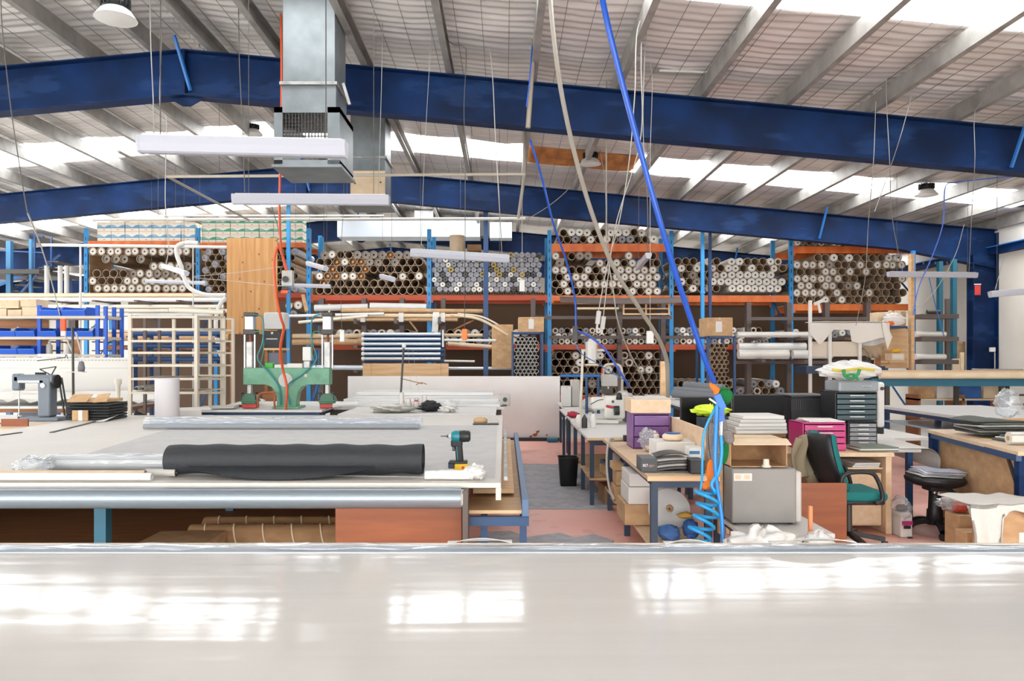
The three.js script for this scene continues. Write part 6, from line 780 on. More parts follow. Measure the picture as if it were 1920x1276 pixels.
carton('brown carton under the clear bag beside the stool', 1798, 966, 1840, 1030, 6.05, 0.2); carton('low brown carton in front of the stool carton', 1812, 998, 1874, 1045, 5.75, 0.15, M.kraft);
carton('tall brown carton draped with white cloth', 1868, 950, 1972, 1060, 5.35, 0.28, M.kraft, [1911, 998, 1935, 1025]);
thing('draped_cloth', 'white cotton cloth draped over the tall brown carton', 'cloth', [['cloth', sheet((u, v) => { const px = 1822 + 150 * u; const dr = v < 0.45 ? 0 : (v - 0.45) / 0.55; const len = u < 0.32 ? 0.3 : 0.09 + 0.05 * Math.sin(u * 9); return V(X(px, 5.3) + 0.01 * Math.sin(v * 9), Y(949, 5.35) + 0.012 + 0.02 * vnoise(u * 6, v * 4) - dr * len, -5.72 + 0.42 * Math.min(1, v / 0.45) + 0.02 * dr + 0.02 * Math.sin(u * 22) * dr); }, 44, 20, 0.008), M.fabricWhite], ['hanging_corner', sheet((u, v) => V(X(1815 + 34 * u + 14 * v, 5.32) , Y(948, 5.32) - 0.29 * v * (0.6 + 0.4 * u), -5.33 + 0.02 * Math.sin(u * 10)), 12, 10, 0.008), M.fabricWhite]]);
// bench along the side with card panel
{ const P0 = V(4.27, 0, -7.3), P1 = V(3.98, 0, -5.75), h = 0.88, parts = [];
  parts.push(['table_top', polySlab([[4.2, -7.45], [3.92, -5.7], [6.2, -5.6], [6.4, -7.4]], h - 0.03, 0.03), M.laminate], ['edge_rail', bar(V(4.22, h - 0.05, -7.4), V(3.94, h - 0.05, -5.72), 0.04, 0.05), M.darkBlue], ['card_panel', bar(V(4.26, 0.42, -7.3), V(4.0, 0.42, -5.8), 0.012, 0.78), M.kraft]);
  for (const [x, z] of [[4.22, -7.35], [3.98, -5.76], [6.1, -5.8], [6.2, -7.3]]) parts.push(['leg', b2(x - 0.03, x + 0.03, 0, h - 0.03, z - 0.03, z + 0.03), M.navy]); parts.push(['brace', bar(V(4.02, h - 0.08, -5.95), V(3.98, 0.55, -5.76), 0.03), M.iron]);
  thing('side_bench', 'bench with a brown card side panel and blue posts', 'bench', parts);
  const f = (k) => sheet((u, v) => V(4.25 + 0.5 * u + 0.05 * Math.sin(k * 3), h + 0.034 + k * 0.018 + 0.02 * Math.sin(u * 5 + k) * (1 - v), -7.05 + 0.4 * v + 0.03 * Math.sin(k * 5)), 10, 6, 0.012);
  thing('fabric_pile', 'untidy pile of grey-green fabric pieces on the side bench', 'fabric', [0, 1, 2, 3, 4, 5, 6].map((k) => ['piece', f(k), k % 3 === 1 ? M.paperGrey : mat(k % 2 ? '#6f736a' : '#5b5d58', 0.9)]));
  thing('clear_bag_tall', 'peaked clear plastic bag standing on the grey fabric pile', 'bag', [['bag', lump(4.55, h + 0.17, -6.75, 0.12, 0.26, 0.1, 91, 0.25, 26, 3), M.film]]); thing('clear_bag_tall', 'second clear plastic bag standing further along the side bench', 'bag', [['bag', lump(4.86, h + 0.04, -6.55, 0.13, 0.3, 0.1, 92, 0.25, 26, 3), M.film]]);
  thing('white_side_roll', 'white fabric roll lying on the side bench', 'fabric roll', [['roll', rod(V(4.15, h + 0.055, -6.15), V(5.6, h + 0.055, -6.05), 0.052, 22), M.fabricWhite], ['core', rod(V(4.145, h + 0.055, -6.15), V(4.16, h + 0.055, -6.15), 0.02, 12), M.kraft]]);
  thing('dark_catalogues', 'dark folded samples at the edge of the side bench', 'samples', [0, 1, 2].map((k) => ['sample', rbox(0.3, 0.014, 0.2, 0.004, 4.4 + 0.04 * k, h + 0.01 + k * 0.016, -6.42 - 0.02 * k, 0.2 * k), k % 2 ? M.paperGrey : mat('#4f5550', 0.8)]));
  thing('dark_catalogues', 'flat grey sample boards beside the white roll on the side bench', 'samples', [0, 1].map((k) => ['sample', rbox(0.5, 0.014, 0.16, 0.004, 4.95, h + 0.01 + k * 0.016, -6.35, 0.1 * k), k ? M.paperGrey : M.iron])); }
// tables behind the desk: curled white sheet, blue-edged tables, high timber table
thing('sheet_table', 'table with a white top beside the office desk', 'table', [['table_top', polySlab([[3.53, -7.06], [3.94, -7.06], [3.98, -7.95], [4.6, -8.05], [4.6, -9.8], [3.75, -9.8], [3.75, -8.0], [3.53, -8.0]], 0.7, 0.03), M.paper], ...[[3.6, -7.2], [3.9, -7.2], [3.85, -9.7], [4.5, -9.7]].map(([x, z]) => ['leg', b2(x - 0.025, x + 0.025, 0, 0.7, z - 0.025, z + 0.025), M.darkBlue]), ['dark_bin', b2(3.82, 4.2, 0.003, 0.4, -8.3, -8.9), M.black]]);
thing('curled_sheet', 'white sheet curling over the end of the table beside the desk', 'sheet', [['sheet', sheet((u, v) => { const k = Math.max(0, (u - 0.7) / 0.3); return V(3.65 + 0.44 * Math.min(u, 0.7) + 0.13 * Math.sin(k * 1.9), 0.742 + 0.03 * v - 0.2 * k * k, -7.0 - 0.85 * v); }, 30, 10, 0.006), M.fabricWhite]]);
bench('framed_table', 'blue framed table with a glass-like top beside the side bench', X(1765, 8.9), X(1990, 8.9), -8.3, -10.4, 0.92, M.paperGrey, M.darkBlue, { t: 0.04, edge: M.wood, legsX: [X(1775, 8.9), X(1890, 8.9)], w: 0.03, shelf: 0.72, shelfM: mat('#9db3c6', 0.2) });
{ const d = 11, x0 = X(1648, d), x1 = WR - 0.6, h = Y(697, d); thing('high_table', 'long high table with a rounded timber front and blue steel frame', 'table', [['top', r2(x0, x1, h - 0.03, h, -d, -d - 1.3, 0.006), M.wood], ['timber_nosing', rod(V(x0, h - 0.05, -d + 0.02), V(x1, h - 0.05, -d + 0.02), 0.05, 16), M.tan], ['beam', b2(x0 - 0.1, x1, h - 0.21, h - 0.1, -d - 0.01, -d - 0.06), M.teal], ['rear_beam', b2(x0, x1, h - 0.2, h - 0.1, -d - 1.2, -d - 1.25), M.teal], ...[1668, 1885, 1990].flatMap((p) => [0.08, 1.2].map((z) => ['leg', b2(X(p, d) - 0.03, X(p, d) + 0.03, 0, h - 0.1, -d - z - 0.03, -d - z + 0.03), M.iron])), ['lower_rail', [b2(X(1880, d), X(1990, d), h - 0.36, h - 0.33, -d - 0.1, -d - 0.13), b2(X(1890, d), X(1990, d), h - 0.5, h - 0.47, -d - 0.1, -d - 0.13)], M.iron]]);
  H('chrome_rail', 'thin chrome rail lying on the high table', 1822, 692, 1918, 693, 11.3, 0.012, M.chrome, 0); }
thing('stored_shelf', 'low shelf of boxes under the high table', 'shelving', [['board', b2(6.9, 8.4, 0.5, 0.53, -12.45, -12.85), M.wood], ['board', b2(6.9, 8.4, 0.86, 0.89, -12.45, -12.85), M.tan], ...[6.92, 7.65, 8.38].map((x) => ['upright', b2(x - 0.02, x + 0.02, 0, 0.95, -12.45, -12.85), M.woodDark])]);
[[1690, 1715, M.kraft, 'brown box on the low shelf under the high table'], [1720, 1750, M.paper, 'white striped box on the low shelf under the high table'], [1800, 1830, mat('#2e5ea0', 0.5), 'blue box on the low shelf under the high table'], [1835, 1865, M.tan, 'tan box on the low shelf under the high table']].forEach(([a, b, m, l]) => thing('shelf_box', l, 'box', [['box', r2({ 1690: 6.96, 1720: 7.24, 1800: 7.7, 1835: 8.02 }[a], { 1690: 7.2, 1720: 7.55, 1800: 7.98, 1835: 8.3 }[a], 0.892, 1.1, -12.5, -12.8, 0.006), m]]));
thing('grey_sewing_head', 'white sewing machine head at the table end beside the drawer tower', 'sewing machine', [['body', r2(X(1648, 8.4), X(1660, 8.4), 0.8, Y(716, 8.4), -8.4, -8.6, 0.03), M.paper], ['foot', r2(X(1650, 8.4), X(1658, 8.4), 0.732, 0.8, -8.4, -8.55, 0.01), M.black], ['dial', rod(V(X(1654, 8.39), Y(728, 8.4), -8.395), V(X(1654, 8.39), Y(728, 8.4), -8.38), 0.02, 12), M.iron]]);
// white cloth stand
{ const d = 12.7, parts = []; for (const [p, t] of [[1519, 563], [1556, 608], [1612, 608]]) parts.push(['post', b2(X(p, d) - 0.025, X(p, d) + 0.025, 0, Y(t, d), -d - 0.02, -d + 0.02), M.milk]); parts.push(['cross_bar', rod(at(1519, 606, d), at(1650, 606, d), 0.02), M.cream], ['front_panel', pb(1521, 640, 1612, 668, d + 0.05, 0.02), M.creamFrame], ['base', b2(X(1512, d), X(1640, d), 0, 0.04, -d + 0.2, -d - 0.3), M.iron], ['table_board', pb(1512, 686, 1660, 700, d - 0.1, 0.5), M.benchBlue]);
  thing('cloth_stand', 'pale frame stand draped with white cloth near the drawer tower', 'stand', parts);
  thing('hanging_cloth', 'white cloth with pointed corners draped over the pale stand', 'cloth', [['cloth', sheet((u, v) => { const px = 1518 + 150 * u; const tri = u < 0.32 ? 1 - Math.abs(u - 0.13) / 0.2 : u > 0.5 ? 0.9 - Math.abs(u - 0.62) * 1.1 : 0.15; return at(px, 605 + v * (8 + 34 * Math.max(0.1, tri)), d - 0.08 - 0.04 * Math.sin(u * 9)); }, 40, 10, 0.008), M.fabricWhite], ['corner', sheet((u, v) => at(1652 + 8 * u + 12 * v, 605 + v * (26 + 24 * (1 - u)), d - 0.14).add(V(0, 0, 0.02 * u)), 6, 8, 0.008), M.fabricWhite], ['top_fold', b2(X(1523, d), X(1660, d), Y(603.6, d), Y(602.4, d), -d + 0.1, -d - 0.3), M.fabricWhite]]);
  thing('grey_shirt', 'pale grey garment hanging under the white cloth', 'garment', [['cloth', sheet((u, v) => at(1600 + 62 * u, 614 + v * (24 + 10 * Math.sin(u * 3)), d + 0.14).add(V(0, 0, 0.03 * Math.sin(u * 14))), 20, 8, 0.008), M.paperGrey]]); thing('tangled_garments', 'tangle of brown and cream garments hanging beside the stand', 'garment', [['cloth', lump(X(1655, d), Y(672, d), -d - 0.35, 0.2, 0.42, 0.1, 95, 0.4, 26, 5), mat('#b39a80', 0.95)]]);
  thing('spray_gun', 'white spray nozzle hanging on the tall post of the stand', 'nozzle', [['head', bar(at(1527, 570, d - 0.1), at(1543, 563, d - 0.1), 0.05, 0.05), M.paper], ['handle', bar(at(1534, 568, d - 0.1), at(1538, 586, d - 0.1), 0.035, 0.035), M.milk]]);
  [[1645, 585, 1690, 610, M.tan, 'open tan box with white bags on the end shelf'], [1672, 583, 1699, 611, M.kraft, 'brown carton on the end shelf beside the timber post']].forEach(([a, b, c, e, m, l], i) => carton(l, a, b, c, e, 13.25 + 0.31 * i, 0.28, m)); thing('end_shelf', 'timber shelf unit with a brown back panel at the rack end', 'shelving', [['shelf', pb(1640, 611, 1702, 615, 13.2, 0.7), M.darkBlue], ['back', pb(1640, 616, 1702, 690, 13.8, 0.02), M.wood], ['post', b2(X(1704, 13.3), X(1704, 13.3) + 0.06, 0, Y(476, 13.3), -13.22, -13.32), M.wood], ['shelf', pb(1668, 676, 1702, 680, 13.25, 0.4), M.wood], ['post', b2(X(1644, 13.3) - 0.03, X(1644, 13.3) + 0.03, 0, Y(616, 13.3), -13.22, -13.3), M.woodDark]]);
  thing('plastic_bag', 'white and orange plastic bags on the end shelf', 'bags', [['bag', lump(X(1672, 13.2), Y(611, 13.2) + 0.003, -13.13, 0.2, 0.22, 0.1, 96, 0.35, 24, 4), M.milk], ['orange_bag', lump(X(1662, 13.2), Y(611, 13.2) + 0.003, -13.1, 0.1, 0.1, 0.06, 97, 0.3, 16), mat('#e8733a', 0.5)]]);
  carton('white carton with label on the lowest end shelf', 1672, 662, 1696, 675.8, 13.3, 0.25, M.tan, [1674, 664, 1694, 672]); thing('yellow_ball', 'yellow lump on the white labelled carton', 'cloth', [['lump', lump(X(1683, 13.35), Y(662, 13.3) + 0.004, -13.42, 0.09, 0.08, 0.07, 98, 0.2, 16), mat('#e0a81e', 0.6)]]); }
// wall rack with arms beside the column
{ const d = 14.2, parts = []; for (const p of [1712, 1776]) parts.push(['post', b2(X(p, d) - 0.035, X(p, d) + 0.035, 0, Y(p < 1750 ? 470 : 560, d), -d - 0.03, -d + 0.03), p < 1750 ? M.steelBlue : M.brownSteel]); for (const y of [590, 632, 674]) parts.push(['arm', b2(X(1712, d), X(1780, d), Y(y + 8, d), Y(y, d), -d + 0.3, -d - 0.1), M.brownSteel]); parts.push(['post', b2(X(1788, d + 0.6) - 0.04, X(1788, d + 0.6) + 0.04, 0, Y(486, d + 0.6), -d - 0.65, -d - 0.55), M.teal], ['post', b2(X(1762, d + 1) - 0.04, X(1762, d + 1) + 0.04, 0, Y(490, d + 1), -d - 1.05, -d - 0.95), M.teal]); thing('arm_rack', 'small steel rack with brown arms beside the blue wall column', 'rack', parts);
  for (const [y, l, m] of [[626, 'white wrapped roll on the middle arm beside the blue column', M.fabricWhite], [668.4, 'pair of white rolls on the lowest arm beside the blue column', M.paper]]) H('short_roll', l, 1716, y, 1772, y, 14.0, 0.055, m, 0); H('short_roll', 'dark tube resting on the topmost brown arm beside the column', 1738, 584.6, 1762, 584.6, 14.1, 0.04, M.iron, 0);
  carton('brown cardboard pieces standing beside the blue wall column', 1796, 640, 1810, 809, 15.75, 0.3, M.kraft); thing('cardboard_offcut', 'tall brown cardboard offcuts standing at the blue wall column', 'cardboard', [['offcut', [pb(1786, 672, 1800, 745, 14.3, 0.03), pb(1801, 660, 1808, 745, 14.4, 0.03)], M.tan]]); }
struct('trim_2', 'small red and white notice on the blue wall column', [['notice', b2(WR - 0.5, WR - 0.38, Y(553, 15.2), Y(535, 15.2), -15.17, -15.165), mat('#c63a36', 0.6)], ['notice_border', b2(WR - 0.51, WR - 0.37, Y(534, 15.2), Y(532, 15.2), -15.17, -15.163), M.white]]);
thing('wall_socket', 'white switch box with grey conduit on the blue wall column', 'switch', [['box', rbox(0.11, 0.09, 0.05, 0.01, X(1863, 15.1), Y(655, 15.1), -15.14), M.white], ['conduit', rod(V(X(1863, 15.1) + 0.05, 0.02, -15.14), V(X(1863, 15.1) + 0.05, Y(660, 15.1), -15.14), 0.012), M.cable]]);
thing('hose_reel', 'grey hose pieces hung on the cream side wall', 'hose', [['hose', [tube([V(WR - 0.1, 1.0, -12.8), V(WR - 0.15, 1.75, -12.8), V(WR - 0.15, 1.85, -12.5), V(WR - 0.12, 1.8, -12.1)], 0.05, 24, 10)], mat('#8b98a3', 0.5)], ['bracket', b2(WR - 0.1, WR - 0.001, 1.7, 1.76, -12.6, -12.5), M.iron]]);
// ---------------------------------------------------------------- ducts and overhead services
{ const d = 8, yT = roofY(X(580, 8)) - 0.02;
  const fr = (p) => X(p, d), parts = [['upper_duct', r2(fr(530), fr(628), Y(157, d), yT - 0.02, -d, -d - 0.54, 0.006), M.duct], ['flange', r2(fr(525), fr(633), Y(160, d), Y(154, d), -d + 0.03, -d - 0.57, 0.004), M.galv], ['lower_duct', r2(fr(528), fr(630), Y(205, d), Y(160, d), -d, -d - 0.54, 0.006), M.duct]];
  const a = fr(518), b = fr(640), t = Y(205, d), u = Y(312, d), z0 = -d + 0.08, z1 = -d - 0.62;
  parts.push(['outlet_frame', [b2(a, a + 0.09, u, t, z0, z1), b2(b - 0.13, b, u, t, z0, z1), b2(a, b, t - 0.06, t, z0, z1), b2(a, b, u, u + 0.05, z0, z1), b2(a, b, u + 0.15, u + 0.19, z0, z0 - 0.04)], M.duct], ['outlet_skirt', b2(a - 0.02, b + 0.02, u - 0.03, u, z0 + 0.02, z1 - 0.02), M.duct]);
  const g0 = a + 0.09, g1 = b - 0.13; for (let k = 0; k < 15; k++) parts.push(['grille_blade', b2(g0 + (g1 - g0) * k / 14 - 0.004, g0 + (g1 - g0) * k / 14 + 0.004, u + 0.19, t - 0.06, z0 - 0.01, z0 - 0.03), M.iron]); for (let k = 0; k < 10; k++) parts.push(['grille_blade', b2(g0, g1, u + 0.2 + (t - u - 0.27) * k / 9 - 0.004, u + 0.2 + (t - u - 0.27) * k / 9 + 0.004, z0 - 0.035, z0 - 0.05), M.iron]);
  parts.push(['hanger', bar(V(fr(640), Y(150, d), -d - 0.1), V(fr(652), Y(190, d), -d - 0.1), 0.03), M.galv]);
  thing('air_duct', 'square galvanised air duct with a grille outlet hanging in front of the rafter', 'duct', parts); }
{ const d = 11.6, f = (p) => X(p, d); thing('air_duct', 'galvanised air duct with a taped brown panel behind the first rafter', 'duct', [['duct', r2(f(657), f(722), Y(375, d), roofY(X(690, d)) - 0.05, -d, -d - 0.6, 0.006), M.duct], ['flange', r2(f(653), f(726), Y(297, d), Y(293, d), -d + 0.03, -d - 0.63, 0.004), M.galv], ['brown_panel', pb(657, 320, 722, 364, d - 0.012, 0.01), M.tan, [['screw', [pb(664, 342, 667, 345, d - 0.018, 0.006), pb(712, 340, 715, 343, d - 0.018, 0.006)], M.iron]]], ['outlet', r2(f(650), f(730), Y(384, d), Y(375, d), -d + 0.05, -d - 0.65, 0.01), M.duct]]); }
M.ductWhite = mat('#b4bac2', 0.5);
{ const d = 20; thing('air_duct', 'long white horizontal air duct above the silvery rolls', 'duct', [['body', r2(X(632, d), X(900, d), Y(444, d), Y(408, d), -d, -d - 0.7, 0.01), M.ductWhite], ['end_body', r2(X(918, d), X(960, d), Y(446, d), Y(416, d), -d, -d - 0.5, 0.01), M.ductWhite], ['joint', r2(X(900, d), X(918, d), Y(442, d), Y(412, d), -d - 0.05, -d - 0.5, 0.01), M.iron], ['riser', r2(X(776, d), X(812, d), Y(408, d), roofY(X(790, d)) - 0.05, -d - 0.1, -d - 0.6, 0.01), M.white], ['hanger', [bar(at(640, 408, d), at(640, 385, d), 0.02), bar(at(890, 412, d), at(890, 396, d), 0.02)], M.iron]]); }
const pipe = (label, pts, r, m = M.galv, seg = 12, name = 'conduit', cat = 'conduit') => thing(name, label, cat, [['pipe', pts.slice(1).map((p, i) => rod(at(...pts[i]), at(...p), r, 8)), m], ...(pts.length === 2 && Math.abs(pts[0][1] - pts[1][1]) < 10 ? [0.15, 0.85].map((t) => { const p = at(...pts[0]).lerp(at(...pts[1]), t); return ['hanger', rod(p, V(p.x, roofY(p.x) - 0.06, p.z), 0.003, 5), M.cableDark]; }) : []), ...pts.slice(1, -1).map((p) => ['elbow', sphere(r * 1.15, ...at(...p).toArray(), 1, 1, 1, 8), m])]);
pipe('long horizontal conduit crossing below the second rafter behind the air ducts', [[310, 331, 10.4], [985, 326, 10.4]], 0.022, mat('#b5aa9a', 0.5));
pipe('conduit sloping back from the purlin to the far conduit', [[222, 284, 9.6], [312, 330, 10.6], [466, 412, 13]], 0.02, mat('#a39a8c', 0.5));
pipe('far horizontal conduit tray above the printed cartons', [[175, 412, 14], [985, 410, 14]], 0.03, M.plasticGrey);
pipe('upper thin conduit parallel to the far conduit tray', [[260, 404, 15], [720, 404, 15]], 0.02, M.paperGrey);
pipe('tan pipe with a bracket hanging from the roof past the first rafter', [[1010, -40, 8.8], [990, 240, 8.8]], 0.03, mat('#8d8272', 0.5));
pipe('lower pipe dropping from the first rafter to the far conduit', [[985, 197, 11], [983, 330, 11], [972, 408, 11.4]], 0.026, mat('#9f9587', 0.5));
pipe('galvanised pipe across the roof foil near the blue air line', [[1236, 132, 9.2], [1350, 136, 9.2]], 0.018, M.paperGrey);
// fluorescent battens
function batten(label, x0, y0, x1, y1, hpx, d, d2 = d, hang = 1) {
  const a = at(x0, y0, d), b = at(x1, y1, d2), h = hpx / sc((d + d2) / 2), dir = b.clone().sub(a), L = dir.length(), q = new THREE.Quaternion().setFromUnitVectors(V(1, 0, 0), dir.clone().normalize()), c = a.clone().lerp(b, 0.5);
  const place = (g) => g.applyQuaternion(q).translate(c.x, c.y, c.z), w = h * 1.1;
  const prof = [[-w / 2, h * 0.5], [w / 2, h * 0.5], [w / 2, h * 0.05], [w * 0.34, -h * 0.42], [w * 0.2, -h * 0.5], [-w * 0.2, -h * 0.5], [-w * 0.34, -h * 0.42], [-w / 2, h * 0.05]];
  const parts = [['diffuser', place(prism(prof, L * 0.97).rotateY(Math.PI / 2).translate(-L * 0.485, 0, 0)), M.batten], ['top_channel', place(box(L * 0.96, h * 0.1, w * 0.7, 0, h * 0.55, 0)), M.paper]];
  for (const s of [-1, 1]) { parts.push(['end_cap', place(prism(prof.map(([x, y]) => [x * 1.03, y * 1.03]), L * 0.015).rotateY(Math.PI / 2).translate(s > 0 ? L * 0.485 : -L * 0.5, 0, 0)), M.batten]); }
  if (hang) for (const s of [-0.4, 0.4]) { const p = a.clone().lerp(b, 0.5 + s); parts.push(['hanging_wire', rod(V(p.x, p.y + h * 0.5, p.z), V(p.x, roofY(p.x) - 0.06, p.z), hang > 1 ? 0.0045 : 0.003, 5), M.cableDark]); }
  thing('fluorescent_light', label, 'light fitting', parts);
}
batten('big white fluorescent batten hanging in front of the grille duct', 262, 272, 650, 281, 30, 5.4, 5.4, 2);
batten('white fluorescent batten hanging below the second air duct', 437, 374, 730, 376, 18, 7.2, 7.2, 1);
batten('tilted white fluorescent batten in front of the silvery rolls', 770, 474, 955, 486, 14, 11.2, 11.2, 1);
batten('white fluorescent batten hanging before the rack bay at the wall column', 1665, 514, 1831, 516, 9.5, 12.6, 12.6, 1);
batten('white fluorescent batten hanging along the cream side wall', 1856, 552, 1990, 541, 11, 11.2, 11.2, 1);
batten('small white batten in front of the sleeved rolls', 273, 527, 386, 531, 6, 15.2, 15.2, 1);
batten('short white batten level with the control box on the orange hose', 547, 535, 620, 537, 6.5, 14.2, 14.2, 1);
batten('foreshortened batten pointing at the bay beside the plywood', 577, 494, 611, 504, 8, 13.4, 12.2, 1);
batten('foreshortened batten hanging in the middle of the tube pile', 715, 518, 737, 524, 8, 13.4, 12.2, 1);
batten('foreshortened batten hanging in front of the sleeved rolls', 306, 499, 350, 513, 8, 13.6, 12.2, 1);
batten('foreshortened batten hanging before the bay behind the cables', 1196, 502, 1216, 479, 9, 14.5, 11.5, 1);
// high bay lamps, switched off
function highbay(label, px, py, d, w) { const k = w, p = at(px, py, d), top = roofY(p.x) - 0.2, L = (pr, s = 28) => lathe(pr, s, p.x, p.y, p.z); const fins = []; for (let i = 0; i < 16; i++) { const a = i / 16 * 6.283; fins.push(box(0.05 * k, 0.24 * k, 0.02 * k, p.x + Math.cos(a) * 0.32 * k, p.y + 0.4 * k, p.z + Math.sin(a) * 0.32 * k, -a)); }
  thing('high_bay_lamp', label, 'lamp', [['reflector', L([[0.28 * k, 0.26 * k], [0.36 * k, 0.2 * k], [0.5 * k, 0], [0.49 * k, 0], [0.35 * k, 0.19 * k], [0.28 * k, 0.24 * k]]), M.milk], ['lens', L([[0.001, -0.05 * k], [0.3 * k, -0.04 * k], [0.49 * k, 0.005 * k]]), M.milk], ['housing', L([[0.001, 0.5 * k], [0.3 * k, 0.5 * k], [0.31 * k, 0.26 * k], [0.001, 0.26 * k]]), M.black], ['fins', fins, M.black], ['hook', rod(V(p.x, p.y + 0.5 * k, p.z), V(p.x, top + 0.15, p.z), 0.01, 8), M.iron]]); }
highbay('high bay lamp with black finned housing hanging above the first rafter end', 217, 36, 7.4, 0.4); highbay('high bay lamp hanging behind the first rafter beside the grille duct', 474, 252, 13, 0.33); highbay('high bay lamp hanging below the brown insulation patch', 1107, 308, 13, 0.38); highbay('high bay lamp hanging beside the blue air line near the side wall', 1737, 366, 13, 0.38);
// cables and hoses
const cord = (label, pts, r, m = M.cable, name = 'cable', extra = []) => thing(name, label, name.replace(/.*_/, ''), [['lead', (() => { const v = pts.map((q) => at(...q)); v.forEach((q, i) => { q.y = Math.min(q.y, roofY(q.x) - (i ? 0.14 : 0.05)); }); if (pts[0][1] > 0 && !/rope|hose|air_line|second|branch|lamp|loop|wall|line|long beige/.test(name + label)) v.unshift(V(v[0].x, roofY(v[0].x) - 0.05, v[0].z)); return tube(v, r * (r < 0.013 ? 0.75 : 1), Math.max(16, pts.length * 6), 6); })(), m], ...extra]);
cord('thin dark cable sweeping down from the roof past the first rafter end', [[2, 20, 7], [8, 90, 7], [20, 200, 7], [35, 300, 7], [48, 380, 7], [52, 400, 7]], 0.006, M.cableDark);
cord('long beige cable hanging down to the bins beside the orange tag', [[52, 399, 7.02], [80, 470, 8.4], [100, 540, 9.6], [112, 590, 9.8]], 0.01, M.cable, 'cable', [['orange_tag', pb(112, 597, 122, 620, 9.75, 0.04, 0.012), mat('#e2562a', 0.5)], ['plug', pb(113, 620, 122, 630, 9.75, 0.03, 0.008), M.paper]]);
cord('grey conduit drop beside the big batten', [[281, -20, 8], [283, 90, 8], [287, 180, 8], [289, 260, 8]], 0.008, M.galv);
cord('pale cable dropping behind the big batten to the far conduit', [[303, 210, 9.4], [310, 214, 9.4], [311, 290, 9.4], [310, 380, 9.4], [316, 470, 9.4], [311, 495, 9.4]], 0.007);
cord('thin dark cable beside the orange hose', [[447, -20, 8.4], [449, 120, 8.4], [456, 260, 8.4], [459, 360, 8.4]], 0.007, M.cableDark);
cord('pull cord with a white box above the green press', [[644, 380, 9], [639, 480, 9], [640, 600, 9], [641, 620, 9]], 0.004, M.cableDark, 'pull_cord', [['box', pb(637, 618, 645, 640, 9, 0.04, 0.008), M.paper]]);
cord('chain drop beside the galvanised duct', [[717, 70, 8.6], [715, 170, 8.6], [711, 300, 8.6], [709, 380, 8.6]], 0.006, M.galv); cord('thin drop wire between the chain and the dark cable', [[808, 80, 8.6], [803, 160, 8.6], [795, 310, 8.6], [790, 460, 8.6]], 0.004, M.galv);
cord('bent dark cable looping off the purlin and down the rafter', [[834, 52, 8.8], [850, 42, 8.8], [872, 40, 8.8], [874, 100, 8.8], [870, 200, 8.8], [872, 300, 8.8], [872, 440, 8.8], [871, 615, 9.5]], 0.006, M.cableDark, 'cable', [['orange_tag', pb(866, 616, 876, 637, 9.5, 0.04, 0.01), mat('#ef7424', 0.5)]]);
cord('white cable hanging down to the tilted batten', [[918, -20, 9], [920, 60, 9], [924, 150, 9], [929, 260, 9], [936, 380, 9], [941, 474, 11]], 0.008);
cord('white cord with a small white socket before the silvery rolls', [[979, -20, 10], [979, 200, 10.5], [979, 400, 10.5], [979, 525, 10.5]], 0.005, M.cable, 'cable', [['socket', pb(974, 524, 984, 546, 10.5, 0.05, 0.008), M.paper]]);
cord('blue air line clipped to the tan roof pipe', [[1001, -30, 8.7], [998, 60, 8.7], [993, 150, 8.7], [987, 200, 8.7]], 0.012, M.blueHose, 'air_line');
cord('thin blue air line hanging to the sewing tables', [[994, 262, 9], [1015, 330, 9.2], [1038, 420, 9.6], [1062, 490, 10], [1078, 560, 10.2], [1080, 612, 10.2]], 0.013, M.blueHose, 'air_line', [['fitting', [pb(1074, 610, 1084, 640, 10.2, 0.05, 0.012)], M.iron], ['branch', ptube([[1082, 620, 10.2], [1105, 630, 10.2], [1130, 650, 10.2], [1152, 680, 10.2], [1172, 712, 10.2], [1180, 726, 10.3]], 0.015, 30, 8), mat('#2f4fb0', 0.4)], ['thin_branch', ptube([[1077, 640, 10.2], [1090, 662, 10.2], [1115, 678, 10.3], [1150, 700, 10.4], [1178, 716, 10.4]], 0.008, 24, 6), mat('#3b6fa8', 0.4)]]);
cord('thick beige hose curving down behind the purple drawers', [[1030, -30, 7.2], [1036, 50, 7.2], [1052, 170, 7.2], [1078, 290, 7.4], [1110, 400, 7.6], [1150, 500, 7.8], [1200, 580, 8], [1235, 635, 8.2], [1250, 675, 8.4], [1252, 720, 8.5], [1252, 745, 8.6]], 0.024, M.greyHose, 'hose');
cord('thick blue air hose sweeping down to the plush duck', [[1124, -30, 4.6], [1138, 40, 4.6], [1160, 130, 4.65], [1185, 225, 4.7], [1208, 310, 4.75], [1236, 410, 4.8], [1266, 510, 4.9], [1296, 600, 5], [1324, 680, 5.05], [1339, 716, 5.1]], 0.019, M.blueHose, 'hose');
for (const [l, pts, r] of [['white cable in the bundle ending in the upper grey plug', [[1222, -20, 7.7], [1200, 40, 7.7], [1190, 180, 7.7], [1180, 300, 8], [1160, 420, 8.3], [1138, 500, 8.7], [1122, 585, 8.9]], 0.008], ['white cable in the bundle ending in the lower grey plug', [[1203, -20, 8], [1202, 120, 8], [1201, 260, 8.3], [1155, 420, 8.8], [1140, 520, 9.1], [1131, 595, 9.2]], 0.008]]) cord(l, pts, r, M.cable, 'cable', [['plug', (() => { const e = pts[pts.length - 1]; return [bar(at(e[0] + 1, e[1] - 2, e[2]), at(e[0] - 2, e[1] + 22, e[2]), 0.05, 0.05), bar(at(e[0] - 2, e[1] + 22, e[2]), at(e[0] - 3, e[1] + 32, e[2]), 0.025, 0.025)]; })(), M.plasticGrey]]);
